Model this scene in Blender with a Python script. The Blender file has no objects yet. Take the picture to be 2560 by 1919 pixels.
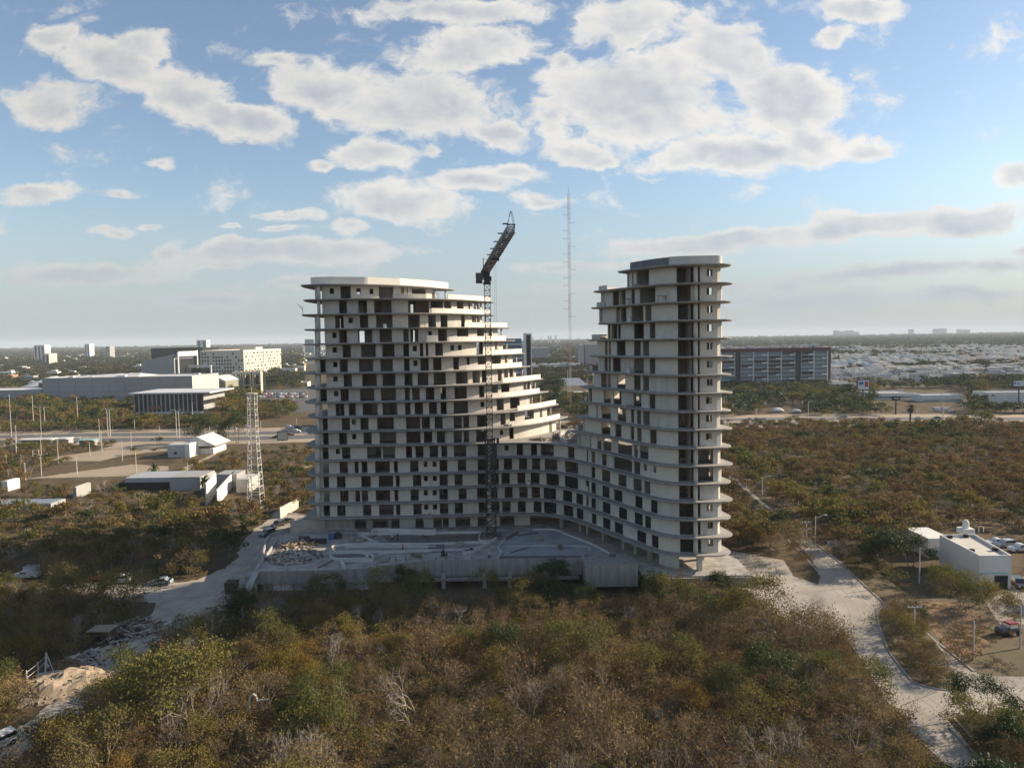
import bpy, math, random
from math import radians, sin, cos, tan, pi, atan2, sqrt, floor, hypot
from mathutils import Vector, Matrix, noise
from bisect import bisect
random.seed(7)
SC = bpy.context.scene
COL = SC.collection
# ------------------------------------------------------------------ camera
FPX, PITCH, ROLL, CH = 1800.0, radians(3.6), radians(0.9), 44.6
GZ = -4.0                                   # street level; the podium deck is z = 0
_f = Vector((0, cos(PITCH), -sin(PITCH))); _u0 = Vector((0, sin(PITCH), cos(PITCH))); _r0 = Vector((1, 0, 0))
_r = _r0*cos(ROLL) - _u0*sin(ROLL); _u = _u0*cos(ROLL) + _r0*sin(ROLL)
camd = bpy.data.cameras.new('camera'); cam = bpy.data.objects.new('camera', camd); COL.objects.link(cam)
camd.sensor_fit = 'HORIZONTAL'; camd.sensor_width = 36.0; camd.lens = 36.0*FPX/2560.0
camd.clip_start = 1.0; camd.clip_end = 60000.0
cam.matrix_world = Matrix(((_r.x, _u.x, -_f.x, 0), (_r.y, _u.y, -_f.y, 0), (_r.z, _u.z, -_f.z, CH), (0, 0, 0, 1)))
SC.camera = cam
SC.render.engine = 'CYCLES'
SC.render.resolution_x, SC.render.resolution_y = 1024, 767
SC.view_settings.view_transform = 'Standard'; SC.view_settings.look = 'None'
SC.view_settings.exposure = 0.85; SC.view_settings.gamma = 1.0
SC.cycles.max_bounces = 6; SC.cycles.diffuse_bounces = 3; SC.cycles.volume_bounces = 0
SC.cycles.transparent_max_bounces = 8
SC.cycles.use_denoising = True; SC.cycles.denoising_prefilter = 'NONE'

def ray(x, y): return _f + _r*((x-1280)/FPX) - _u*((y-959.5)/FPX)
def G(x, y, z=GZ):                         # where the sight line of a photo point meets the level z
    d = ray(x, y); t = (z-CH)/d.z; return (d.x*t, d.y*t)
def D(x, y, Y):                            # the same at a known distance: gives X, Z
    d = ray(x, y); t = Y/d.y; return (d.x*t, CH+d.z*t)
def proj(X, Y, Z):
    v = Vector((X, Y, Z-CH)); d = v.dot(_f); return (1280+FPX*v.dot(_r)/d, 959.5-FPX*v.dot(_u)/d)

# ------------------------------------------------------------------ sun and sky
SUN_AZ, SUN_EL = radians(16), radians(23)       # azimuth measured from +X towards +Y
sund = bpy.data.lights.new('sun', 'SUN'); sun = bpy.data.objects.new('sun', sund); COL.objects.link(sun)
sund.energy = SUN_E = 5.0; sund.angle = radians(0.55); sund.color = (1.0, 0.83, 0.62)
sdir = Vector((cos(SUN_EL)*cos(SUN_AZ), cos(SUN_EL)*sin(SUN_AZ), sin(SUN_EL)))
sun.rotation_euler = sdir.to_track_quat('Z', 'Y').to_euler(); sun.location = (60, 30, 120)

W = bpy.data.worlds.new('World'); SC.world = W; W.use_nodes = True
W.cycles.sampling_method = 'MANUAL'; W.cycles.sample_map_resolution = 256
N = W.node_tree.nodes; L = W.node_tree.links; N.clear()
def nd(t, **kw):
    n = N.new(t)
    for k, v in kw.items(): setattr(n, k, v)
    return n
def mth(op, a, b=None, c=None, clamp=False):
    n = nd('ShaderNodeMath', operation=op); n.use_clamp = clamp
    for i, v in enumerate((a, b, c)):
        if v is None: continue
        if isinstance(v, (int, float)): n.inputs[i].default_value = v
        else: L.new(v, n.inputs[i])
    return n.outputs[0]
out = nd('ShaderNodeOutputWorld'); bg = nd('ShaderNodeBackground'); L.new(bg.outputs[0], out.inputs[0])
sky = nd('ShaderNodeTexSky', sky_type='NISHITA'); sky.sun_disc = False
sky.sun_elevation = SUN_EL; sky.sun_rotation = radians(90)-SUN_AZ
sky.altitude = 50; sky.air_density = 1.0; sky.dust_density = 0.5; sky.ozone_density = 1.2
SKY_K = 0.088
bg.inputs['Strength'].default_value = 1.0
skm = nd('ShaderNodeVectorMath', operation='SCALE'); L.new(sky.outputs[0], skm.inputs[0]); skm.inputs['Scale'].default_value = SKY_K
tc = nd('ShaderNodeTexCoord'); sp = nd('ShaderNodeSeparateXYZ'); L.new(tc.outputs['Generated'], sp.inputs[0])
ay = mth('MAXIMUM', mth('ABSOLUTE', sp.outputs[1]), 0.12)
U = mth('DIVIDE', sp.outputs[0], ay); V = mth('DIVIDE', sp.outputs[2], ay)
cb = nd('ShaderNodeCombineXYZ'); L.new(U, cb.inputs[0]); L.new(V, cb.inputs[1])
def fbm(vec, scale, detail, rough, yst=1.7):
    mp = nd('ShaderNodeMapping'); mp.inputs['Scale'].default_value = (1, yst, 1); L.new(vec, mp.inputs[0])
    t = nd('ShaderNodeTexNoise'); t.inputs['Scale'].default_value = scale; t.inputs['Detail'].default_value = detail
    t.inputs['Roughness'].default_value = rough; L.new(mp.outputs[0], t.inputs['Vector']); return t
w1 = fbm(cb.outputs[0], 7.0, 5, 0.6)
wv = nd('ShaderNodeVectorMath', operation='MULTIPLY_ADD'); L.new(w1.outputs['Color'], wv.inputs[0])
wv.inputs[1].default_value = (0.10, 0.055, 0); L.new(cb.outputs[0], wv.inputs[2])
wsub = nd('ShaderNodeVectorMath', operation='SUBTRACT'); L.new(wv.outputs[0], wsub.inputs[0]); wsub.inputs[1].default_value = (0.05, 0.0275, 0)
# cumulus: x, y, half width, half height (in an overview 2212 wide), tilt, weight
CL = [(120,215,150,60,0,1),(235,140,130,60,.1,1),(110,85,80,28,0,.8),(400,205,150,70,.2,1),(540,262,120,50,.2,1),(470,250,110,55,.3,1),(300,110,90,40,0,.8),
 (690,190,170,60,.1,1),(600,130,80,30,0,.7),(900,225,260,90,.05,1.05),(1000,115,200,60,-.1,1),(970,25,280,36,0,.95),(1345,50,140,66,-.2,1),(1090,292,100,34,.25,.9),(1190,262,70,70,.2,.8),(1215,130,60,40,0,.8),
 (1370,205,250,125,0,1.2),(1570,105,150,85,.3,1.1),(1690,215,180,105,.3,1.1),(1250,330,100,34,.2,.9),(1740,300,130,60,.2,1),(1490,340,140,42,-.05,1),(1620,335,220,55,0,1.05),
 (1870,325,90,38,0,.95),(1835,22,150,34,0,1),(1822,78,62,32,0,.9),(1290,345,60,24,0,.85),(805,330,130,40,.05,1),(697,350,48,22,0,.95),(925,312,32,28,.4,.75),
 (860,435,185,52,.08,1.05),(1020,395,125,38,.05,1),(1110,370,110,32,0,.9),(1170,432,80,24,0,.85),(75,412,130,30,0,1),(245,418,75,15,0,.75),(340,362,40,20,0,.8),
 (238,500,66,16,0,.85),(320,487,46,12,0,.8),(520,488,42,11,0,.8),(625,462,86,17,.1,.85),(620,490,66,12,0,.75),(755,485,70,28,0,.75),
 (600,548,350,38,0,1.05),(375,535,60,26,0,.9),(190,592,260,28,0,1),(480,577,86,13,0,.75),(420,640,230,20,0,.7),(620,612,200,15,-.05,.65),
 (1560,522,360,34,-.07,1.05),(1850,492,300,36,-.08,1.1),(2110,465,210,44,-.12,1.1),(2200,385,70,32,-.2,.95),(1230,580,150,22,0,.85),(1900,592,430,24,-.08,1),
 (2150,578,150,28,0,.95),(2195,543,46,15,0,.8),(1700,645,480,26,0,.75),(1300,625,200,20,0,.6),(1090,660,220,16,0,.5),(2120,640,300,22,0,.7),(1420,378,60,14,0,.6),(0,485,30,16,0,.7)]
acc = None
for (cx, cy, rx, ry, rt, wt) in CL:
    k = 2560/2212; d = ray(cx*k, cy*k); u0_, v0_ = d.x/d.y, d.z/d.y
    mp = nd('ShaderNodeMapping', vector_type='TEXTURE')
    mp.inputs['Location'].default_value = (u0_, v0_, 0); mp.inputs['Rotation'].default_value = (0, 0, -rt)
    mp.inputs['Scale'].default_value = (rx*k/FPX*1.08, ry*k/FPX*1.10, 1); L.new(wsub.outputs[0], mp.inputs[0])
    g = nd('ShaderNodeTexGradient', gradient_type='SPHERICAL'); L.new(mp.outputs[0], g.inputs[0])
    v = mth('MULTIPLY', g.outputs['Fac'], wt)
    acc = v if acc is None else mth('SMOOTH_MAX', acc, v, 0.06)
n2 = fbm(wsub.outputs[0], 11.0, 10, 0.62, 1.5)
dens = mth('ADD', mth('SUBTRACT', mth('POWER', acc, 0.85), 0.06), mth('MULTIPLY', mth('SUBTRACT', n2.outputs['Fac'], 0.5), 1.75))
n4 = fbm(wsub.outputs[0], 42.0, 6, 0.62, 1.3)
dens = mth('ADD', dens, mth('MULTIPLY', mth('SUBTRACT', n4.outputs['Fac'], 0.5), 0.55))
def mrange(v, a, b, c, d_, smooth=True):
    m = nd('ShaderNodeMapRange'); m.interpolation_type = 'SMOOTHSTEP' if smooth else 'LINEAR'
    for i, x in enumerate((a, b, c, d_)): m.inputs[i+1].default_value = x
    L.new(v, m.inputs[0]); return m.outputs[0]
alpha = mrange(dens, 0.08, 0.50, 0, 0.97)
# relief of the cloud against the low sun on the right
off = nd('ShaderNodeVectorMath', operation='ADD'); L.new(cb.outputs[0], off.inputs[0]); off.inputs[1].default_value = (0.010, 0.012, 0)
n3 = fbm(off.outputs[0], 13.0, 5, 0.55, 1.6)
n2b = fbm(cb.outputs[0], 13.0, 5, 0.55, 1.6)
relief = mth('MULTIPLY', mth('SUBTRACT', n2b.outputs['Fac'], n3.outputs['Fac']), 1.35)
core = mrange(mth('ADD', mth('MULTIPLY', acc, 0.55), mth('MULTIPLY', dens, 0.5)), 0.36, 0.90, 0, 1)
lightness = mth('ADD', mth('SUBTRACT', 1.0, mth('MULTIPLY', core, 0.60)), relief, clamp=True)
cm = nd('ShaderNodeMix', data_type='RGBA'); L.new(lightness, cm.inputs[0])
cm.inputs[6].default_value = (0.26, 0.285, 0.33, 1); cm.inputs[7].default_value = (0.49, 0.475, 0.45, 1)
# brighter towards the sun side
gl = mrange(U, -0.7, 0.7, 0.86, 1.10, False)
cs = nd('ShaderNodeVectorMath', operation='SCALE'); L.new(cm.outputs[2], cs.inputs[0]); L.new(mth('MULTIPLY', gl, mrange(V, 0.02, 0.30, 1.2, 1.0, False)), cs.inputs['Scale'])
mx = nd('ShaderNodeMix', data_type='RGBA'); L.new(alpha, mx.inputs[0]); L.new(skm.outputs[0], mx.inputs[6]); L.new(cs.outputs[0], mx.inputs[7])
# pale band of far haze near the horizon
hz = mrange(V, -0.02, 0.25, 0.95, 0.06)
mh = nd('ShaderNodeMix', data_type='RGBA'); L.new(hz, mh.inputs[0]); L.new(mx.outputs[2], mh.inputs[6]); mh.inputs[7].default_value = (0.235, 0.265, 0.292, 1)
L.new(mh.outputs[2], bg.inputs['Color'])

# ------------------------------------------------------------------ materials
MATS = {}
def mat(name, col, rough=0.85, col2=None, nscale=1.0, namt=0.5, bump=0.0, bscale=8.0, metal=0.0, rnd=0.0, trans=0.0, spec=0.3, detail=6, streak=False, coat=0.0, cols=None, crnd=None):
    if name in MATS: return MATS[name]
    m = bpy.data.materials.new(name); m.use_nodes = True; nt = m.node_tree; b = nt.nodes['Principled BSDF']; MATS[name] = m
    def n(t): return nt.nodes.new(t)
    lk = nt.links.new
    b.inputs['Roughness'].default_value = rough; b.inputs['Metallic'].default_value = metal
    b.inputs['Specular IOR Level'].default_value = spec; b.inputs['Coat Weight'].default_value = coat
    src = None
    if cols:                                             # each copy takes its own colour from a ramp
        oi = n('ShaderNodeObjectInfo'); rp = n('ShaderNodeValToRGB'); rp.color_ramp.interpolation = 'LINEAR'
        el = rp.color_ramp.elements
        while len(el) < len(cols): el.new(0.5)
        for i, c in enumerate(cols): el[i].position = i/(len(cols)-1); el[i].color = (*c, 1)
        lk(oi.outputs['Random'], rp.inputs[0]); src = rp.outputs[0]
    if col2 is not None:
        g = n('ShaderNodeNewGeometry'); t = n('ShaderNodeTexNoise'); t.inputs['Scale'].default_value = nscale; t.inputs['Detail'].default_value = detail
        t.inputs['Roughness'].default_value = 0.65
        if streak:
            mp = n('ShaderNodeMapping'); mp.inputs['Scale'].default_value = (1, 1, 0.12); lk(g.outputs['Position'], mp.inputs[0]); lk(mp.outputs[0], t.inputs['Vector'])
        else: lk(g.outputs['Position'], t.inputs['Vector'])
        mr = n('ShaderNodeMapRange'); mr.inputs[1].default_value = 0.5-namt*0.5; mr.inputs[2].default_value = 0.5+namt*0.5
        lk(t.outputs['Fac'], mr.inputs[0])
        mi = n('ShaderNodeMix'); mi.data_type = 'RGBA'; lk(mr.outputs[0], mi.inputs[0])
        mi.inputs[6].default_value = (*col, 1); mi.inputs[7].default_value = (*col2, 1)
        if src is not None:
            lk(src, mi.inputs[6]); mu = n('ShaderNodeMix'); mu.data_type = 'RGBA'; mu.blend_type = 'MULTIPLY'; mu.inputs[0].default_value = 1
            lk(src, mu.inputs[6]); mu.inputs[7].default_value = (*col2, 1); lk(mu.outputs[2], mi.inputs[7])
        src = mi.outputs[2]
    if rnd > 0:
        oi = n('ShaderNodeObjectInfo'); hs = n('ShaderNodeHueSaturation'); mr = n('ShaderNodeMapRange')
        mr.inputs[3].default_value = 1-rnd; mr.inputs[4].default_value = 1+rnd; lk(oi.outputs['Random'], mr.inputs[0]); lk(mr.outputs[0], hs.inputs['Value'])
        if src is not None: lk(src, hs.inputs['Color'])
        else: hs.inputs['Color'].default_value = (*col, 1)
        src = hs.outputs[0]
    if src is not None: lk(src, b.inputs['Base Color'])
    else: b.inputs['Base Color'].default_value = (*col, 1)
    if bump > 0:
        g = n('ShaderNodeNewGeometry'); t = n('ShaderNodeTexNoise'); t.inputs['Scale'].default_value = bscale; t.inputs['Detail'].default_value = 5
        lk(g.outputs['Position'], t.inputs['Vector']); bp = n('ShaderNodeBump'); bp.inputs['Strength'].default_value = 1.0; bp.inputs['Distance'].default_value = bump
        lk(t.outputs['Fac'], bp.inputs['Height']); lk(bp.outputs[0], b.inputs['Normal'])
    if trans > 0:
        tr = n('ShaderNodeBsdfTranslucent'); ms = n('ShaderNodeMixShader'); ms.inputs[0].default_value = trans
        if src is not None: lk(src, tr.inputs[0])
        else: tr.inputs[0].default_value = (*col, 1)
        o = nt.nodes['Material Output']; lk(b.outputs[0], ms.inputs[1]); lk(tr.outputs[0], ms.inputs[2]); lk(ms.outputs[0], o.inputs[0])
    return m
plaster = mat('plaster', (0.60, 0.57, 0.52), 0.9, (0.46, 0.435, 0.395), 0.8, 0.55, 0.004, 9)
balwhite = mat('balustrade_white', (0.74, 0.71, 0.65), 0.85, (0.66, 0.63, 0.57), 0.5, 0.5)
plaster_b = mat('plaster_worn', (0.56, 0.535, 0.49), 0.93, (0.36, 0.345, 0.315), 1.0, 0.5, 0.004, 9, streak=True)
plaster_c = mat('plaster_warm', (0.60, 0.56, 0.48), 0.93, (0.53, 0.49, 0.42), 0.4, 0.5, 0.004, 9)
plaster_raw = mat('plaster_raw', (0.40, 0.38, 0.35), 0.95, (0.53, 0.50, 0.47), 0.5, 0.4, 0.006, 7)
whitewall = mat('white_wall', (0.70, 0.69, 0.66), 0.85, (0.60, 0.59, 0.57), 0.3, 0.5)
concrete = mat('concrete', (0.40, 0.385, 0.36), 0.92, (0.21, 0.205, 0.195), 1.3, 0.5, 0.006, 6)
concrete_lt = mat('concrete_light', (0.46, 0.45, 0.43), 0.92, (0.30, 0.295, 0.285), 0.35, 0.5, 0.006, 5)
conc_streak = mat('concrete_streaked', (0.38, 0.36, 0.33), 0.92, (0.19, 0.18, 0.165), 1.1, 0.45, 0.006, 6, streak=True)
inner = mat('inner_block', (0.50, 0.46, 0.41), 0.95, (0.34, 0.31, 0.275), 0.7, 0.5)
innerred = mat('inner_brick', (0.30, 0.21, 0.17), 0.95, (0.24, 0.18, 0.15), 1.2, 0.5)
deckm = mat('deck_concrete', (0.52, 0.485, 0.435), 0.93, (0.20, 0.185, 0.165), 0.45, 0.42, 0.01, 2.5)
glassm = mat('dark_glass', (0.012, 0.014, 0.016), 0.06, spec=0.6)
framem = mat('dark_frame', (0.03, 0.03, 0.032), 0.4, metal=0.3)
steel = mat('dark_steel', (0.035, 0.038, 0.045), 0.55, (0.06, 0.05, 0.05), 2, 0.5, metal=0.2)
whitesteel = mat('white_steel', (0.66, 0.65, 0.60), 0.5, (0.5, 0.49, 0.45), 1, 0.5)
redsteel = mat('red_steel', (0.42, 0.22, 0.18), 0.6)
greysteel = mat('grey_steel', (0.36, 0.36, 0.36), 0.5, metal=0.4)
lampm = mat('lamp_pole', (0.48, 0.46, 0.42), 0.6)
wood = mat('timber', (0.28, 0.21, 0.15), 0.9, (0.14, 0.11, 0.09), 3, 0.6)
rubblem = mat('rubble', (0.42, 0.38, 0.33), 0.95, (0.24, 0.20, 0.16), 1.2, 0.6, 0.05, 3)
tyre = mat('tyre', (0.015, 0.015, 0.015), 0.8)
hub = mat('wheel_hub', (0.4, 0.4, 0.42), 0.35, metal=0.8)
barkm = mat('bark', (0.27, 0.215, 0.155), 0.95, (0.15, 0.12, 0.09), 3, 0.5)
palebark = mat('pale_bark', (0.40, 0.36, 0.31), 0.95, (0.25, 0.22, 0.18), 3, 0.5)

# ------------------------------------------------------------------ mesh helpers
class MB:
    def __init__(s): s.v = []; s.f = []; s.m = []; s.mats = []; s.cur = 0
    def use(s, m):
        if m not in s.mats: s.mats.append(m)
        s.cur = s.mats.index(m); return s
    def face(s, idx): s.f.append(tuple(idx)); s.m.append(s.cur)
    def poly(s, pts):
        b = len(s.v); s.v += [tuple(p) for p in pts]; s.face(range(b, b+len(pts)))
    def box(s, cx, cy, z0, sx, sy, sz, rz=0.0, top=1.0):
        c, n_ = cos(rz), sin(rz); b = len(s.v)
        for zz, k in ((z0, 1.0), (z0+sz, top)):
            for dx, dy in ((-1, -1), (1, -1), (1, 1), (-1, 1)):
                x, y = dx*sx/2*k, dy*sy/2*k; s.v.append((cx+x*c-y*n_, cy+x*n_+y*c, zz))
        for q in ((0, 3, 2, 1), (4, 5, 6, 7), (0, 1, 5, 4), (1, 2, 6, 5), (2, 3, 7, 6), (3, 0, 4, 7)): s.face([b+i for i in q])
        return s
    def prism(s, poly, z0, z1):
        if area(poly) < 0: poly = poly[::-1]
        b = len(s.v); n_ = len(poly)
        s.v += [(p[0], p[1], z0) for p in poly] + [(p[0], p[1], z1) for p in poly]
        s.face([b+i for i in range(n_)][::-1]); s.face([b+n_+i for i in range(n_)])
        for i in range(n_): j = (i+1) % n_; s.face((b+i, b+j, b+n_+j, b+n_+i))
        return s
    def tube(s, p, q, r0, r1=None, n_=5, caps=True):
        r1 = r0 if r1 is None else r1; p = Vector(p); q = Vector(q); d = (q-p)
        if d.length < 1e-6: return s
        d.normalize(); a = d.orthogonal().normalized(); c = d.cross(a); b = len(s.v)
        for o, r_ in ((p, r0), (q, r1)):
            for i in range(n_):
                t = 2*pi*i/n_; s.v.append(tuple(o+(a*cos(t)+c*sin(t))*r_))
        for i in range(n_): j = (i+1) % n_; s.face((b+i, b+j, b+n_+j, b+n_+i))
        if caps: s.face([b+i for i in range(n_)][::-1]); s.face([b+n_+i for i in range(n_)])
        return s
    def strip(s, outer, inn, z0, z1):                      # a wall between two matching polylines
        b = len(s.v); n_ = len(outer)
        for P in (outer, inn):
            s.v += [(p[0], p[1], z0) for p in P] + [(p[0], p[1], z1) for p in P]
        o0, o1, i0, i1 = b, b+n_, b+2*n_, b+3*n_
        for i in range(n_-1):
            s.face((o0+i, o0+i+1, o1+i+1, o1+i)); s.face((i0+i+1, i0+i, i1+i, i1+i+1))
            s.face((o1+i, o1+i+1, i1+i+1, i1+i)); s.face((o0+i+1, o0+i, i0+i, i0+i+1))
        s.face((o0, o1, i1, i0)); s.face((o0+n_-1, i0+n_-1, i1+n_-1, o1+n_-1)); return s
    def mesh(s, name):
        me = bpy.data.meshes.new(name); me.from_pydata(s.v, [], s.f)
        for m in s.mats: me.materials.append(m)
        me.polygons.foreach_set('material_index', s.m); me.update(); return me
    def build(s, name, m=None, parent=None, smooth=False):
        if m is not None: s.mats = [m]; s.m = [0]*len(s.f)
        me = s.mesh(name); o = bpy.data.objects.new(name, me); COL.objects.link(o)
        if parent is not None: o.parent = parent
        if smooth: me.polygons.foreach_set('use_smooth', [True]*len(me.polygons))
        return o
def wallgrid(P, spans, z0, z1, T, end_z=()):
    '''one connected wall along a path: spans = (a, b, kind, material); open spans keep only a low threshold'''
    H = [z0, z0+.06, z0+1.25, z1-.55, z1]; m = MB(); cols_ = []; ts = []
    for a, b, kd, mt in spans:
        if b-a < .05: continue
        n_ = max(1, int((b-a)/.9)); 
        for i in range(n_):
            cols_.append(({'solid': (1, 1, 1, 1), 'small': (1, 1, 0, 1), 'open': (1, 0, 0, 0)}[kd], mt)); ts.append(a+(b-a)*i/n_)
    ts.append(spans[-1][1]); pts = [P.at(t) for t in ts]; inn = offset(pts, T); nh = len(H)
    for P_ in (pts, inn): m.v += [(p[0], p[1], h) for p in P_ for h in H]
    O = lambda i, j: i*nh+j
    I = lambda i, j: (len(ts)+i)*nh+j
    S = lambda i, j: 0 <= i < len(cols_) and 0 <= j < nh-1 and cols_[i][0][j]
    for i, (fl, mt) in enumerate(cols_):
        m.use(mt)
        for j in range(nh-1):
            if not fl[j]: continue
            m.face((O(i, j), O(i+1, j), O(i+1, j+1), O(i, j+1))); m.face((I(i+1, j), I(i, j), I(i, j+1), I(i+1, j+1)))
            if not S(i, j+1): m.face((O(i, j+1), O(i+1, j+1), I(i+1, j+1), I(i, j+1)))
            if not S(i, j-1): m.face((O(i+1, j), O(i, j), I(i, j), I(i+1, j)))
            if not S(i-1, j): m.face((O(i, j), O(i, j+1), I(i, j+1), I(i, j)))
            if not S(i+1, j): m.face((O(i+1, j+1), O(i+1, j), I(i+1, j), I(i+1, j+1)))
    return m
def area(p): return 0.5*sum(p[i][0]*p[(i+1) % len(p)][1]-p[(i+1) % len(p)][0]*p[i][1] for i in range(len(p)))
def tag(o, label=None, cat=None, group=None, kind=None):
    if label: o['label'] = label
    if cat: o['category'] = cat
    if group: o['group'] = group
    if kind: o['kind'] = kind
    return o
def empty(name, loc=(0, 0, 0), rz=0, **kw):
    o = bpy.data.objects.new(name, None); COL.objects.link(o); o.location = loc; o.rotation_euler = (0, 0, rz)
    o.empty_display_size = 0.5; tag(o, **kw); return o
def dup(o, loc=None, rz=None, sc=None, parent=None, kids=None):
    c = o.copy(); COL.objects.link(c)
    if parent is not None: c.parent = parent
    if loc is not None: c.location = loc
    if rz is not None: c.rotation_euler = (0, 0, rz)
    if sc is not None: c.scale = (sc, sc, sc)
    for ch in (KIDS.get(o.name) if o.name in KIDS else [x for x in o.children]): dup(ch, parent=c)
    return c
KIDS = {}
def inside(x, y, P):
    c = False; n_ = len(P); j = n_-1
    for i in range(n_):
        if (P[i][1] > y) != (P[j][1] > y) and x < (P[j][0]-P[i][0])*(y-P[i][1])/(P[j][1]-P[i][1])+P[i][0]: c = not c
        j = i
    return c
def smooth(pts, closed=False, sub=6):                     # Catmull-Rom
    n_ = len(pts); o = []
    for i in range(n_ if closed else n_-1):
        if closed: p0, p1, p2, p3 = pts[i-1], pts[i], pts[(i+1) % n_], pts[(i+2) % n_]
        else: p0, p1, p2, p3 = pts[max(i-1, 0)], pts[i], pts[i+1], pts[min(i+2, n_-1)]
        for k in range(sub):
            t = k/sub; t2, t3 = t*t, t*t*t
            o.append(tuple(0.5*(2*p1[a]+(p2[a]-p0[a])*t+(2*p0[a]-5*p1[a]+4*p2[a]-p3[a])*t2+(3*p1[a]-p0[a]-3*p2[a]+p3[a])*t3) for a in range(2)))
    if not closed: o.append(tuple(pts[-1]))
    return o
def offset(pts, d, closed=False):                          # to the left of travel
    o = []; n_ = len(pts)
    for i in range(n_):
        a = pts[i-1] if (closed or i > 0) else pts[i]; b = pts[(i+1) % n_] if (closed or i < n_-1) else pts[i]
        tx, ty = b[0]-a[0], b[1]-a[1]; l = hypot(tx, ty) or 1; o.append((pts[i][0]-ty/l*d, pts[i][1]+tx/l*d))
    return o
class Path:
    def __init__(s, pts, step=0.5):
        s.p = []; s.s = []; acc_ = 0
        for i in range(len(pts)-1):
            a, b = pts[i], pts[i+1]; l = hypot(b[0]-a[0], b[1]-a[1]); k = max(1, int(l/step))
            for j in range(k): s.p.append((a[0]+(b[0]-a[0])*j/k, a[1]+(b[1]-a[1])*j/k)); s.s.append(acc_+l*j/k)
            acc_ += l
        s.p.append(tuple(pts[-1])); s.s.append(acc_); s.len = acc_
    def at(s, t):
        t = max(0, min(s.len, t)); i = min(max(bisect(s.s, t)-1, 0), len(s.p)-2); k = (t-s.s[i])/max(1e-9, s.s[i+1]-s.s[i])
        a, b = s.p[i], s.p[i+1]; return (a[0]+(b[0]-a[0])*k, a[1]+(b[1]-a[1])*k)
    def sub(s, a, b): return [s.at(a)]+[s.p[i] for i in range(len(s.p)) if a+0.02 < s.s[i] < b-0.02]+[s.at(b)]
    def nrm(s, t):                                        # left of travel
        a, b = s.at(t-0.3), s.at(t+0.3); l = hypot(b[0]-a[0], b[1]-a[1]) or 1; return (-(b[1]-a[1])/l, (b[0]-a[0])/l)
    def px(s, X, z):                                      # arc position seen at photo column X
        best = None; by = 1e9
        for i in range(len(s.p)-1):
            a, b = proj(*s.p[i], z)[0], proj(*s.p[i+1], z)[0]
            if ((a <= X < b) or (b < X <= a)) and s.p[i][1] < by: best = s.s[i]+(s.s[i+1]-s.s[i])*(X-a)/(b-a); by = s.p[i][1]
        if best is not None: return best
        a0, a1 = proj(*s.p[0], z)[0], proj(*s.p[-1], z)[0]
        return 0.0 if abs(X-a0) < abs(X-a1) else s.len
def resample(pts, n_):
    P = Path(pts, 1); return [P.at(P.len*i/(n_-1)) for i in range(n_)]
# ------------------------------------------------------------------ the unfinished towers
FH = 3.4
def zk(k): return 3.36+(16-k)*FH
TIP = [-14.8, -4.4, -4.4, -0.4, 0.9, 3.4, 4.9, 8.2, 9.6, 12.2, 14.6]
RPX = [1548, 1487, 1482, 1498, 1470, 1473, 1465, 1452, 1452, 1441, 1430]
CURVE = [(7.3, 166.0), (11.3, 163), (14.5, 158.8), (18.3, 151.7), (22, 144.7), (25.4, 138.2), (28.3, 134.6), (32, 133.1), (37, 132.9), (40.0, 133.6), (41.4, 135.8), (41.0, 139), (40.2, 143)]
LEFT = [(-44, 190.5), (-47.4, 187.5), (-48.9, 182), (-49.4, 175), (-49.2, 170.2), (-48, 167.2), (-45, 166.0), (-40, 165.8)]
def left_front(k):
    t = TIP[k]; L_ = [(x+(0.5 if k % 2 else 0)*(i < 6), y) for i, (x, y) in enumerate(LEFT)]
    rel = [(-26, -24.0), (-18, -21.6), (-11, -16.8), (-6, -10.8), (-2.3, -4.6), (0, -0.3), (-0.6, 1.6), (-3, 2.3)]
    L_ = [p for p in L_ if p[0] < t-27.5]
    if t-26 > -32: L_.append((-34, 165.9))
    if t-26 > -20: L_.append((-22, 166.0))
    return smooth(L_+[(t+a, 190+b) for a, b in rel])
def full_front(): return smooth(LEFT+[(-30, 165.8), (-18, 166.1), (-6, 166.8), (2, 167.1)]+CURVE)
BASEC = Path(smooth(CURVE), 0.4)
def right_front(k, ext=0.0):
    s0 = BASEC.px(RPX[k], zk(k)); A = BASEC.at(s0)
    pts = [(A[0]+8.5, A[1]+11), (A[0]+3.6, A[1]+6.0), (A[0]+0.7, A[1]+2.2), A]+[p for p in CURVE if BASEC_s(p) > s0+3]
    r_ = smooth(pts)
    return [(x+(ext if x > 39.5 else 0), y) for x, y in r_], A
def BASEC_s(p):
    return min(range(len(BASEC.p)), key=lambda i: hypot(BASEC.p[i][0]-p[0], BASEC.p[i][1]-p[1]))*0.4
BASEC_s_cache = {p: BASEC.s[min(range(len(BASEC.p)), key=lambda i: hypot(BASEC.p[i][0]-p[0], BASEC.p[i][1]-p[1]))] for p in CURVE}
def BASEC_s(p): return BASEC_s_cache[p]
BACKFULL = [(36.8, 153), (33.2, 163), (30.5, 172), (27, 182), (20, 190.2), (5, 191.2), (-20, 191.4), (-38, 191.2)]
TOWER = empty('apartment_towers', (0, 167, 0), label='unfinished pale concrete apartment complex, two curved towers joined by a low wing', cat='building')
TOWER.location = (0, 0, 0)
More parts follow.
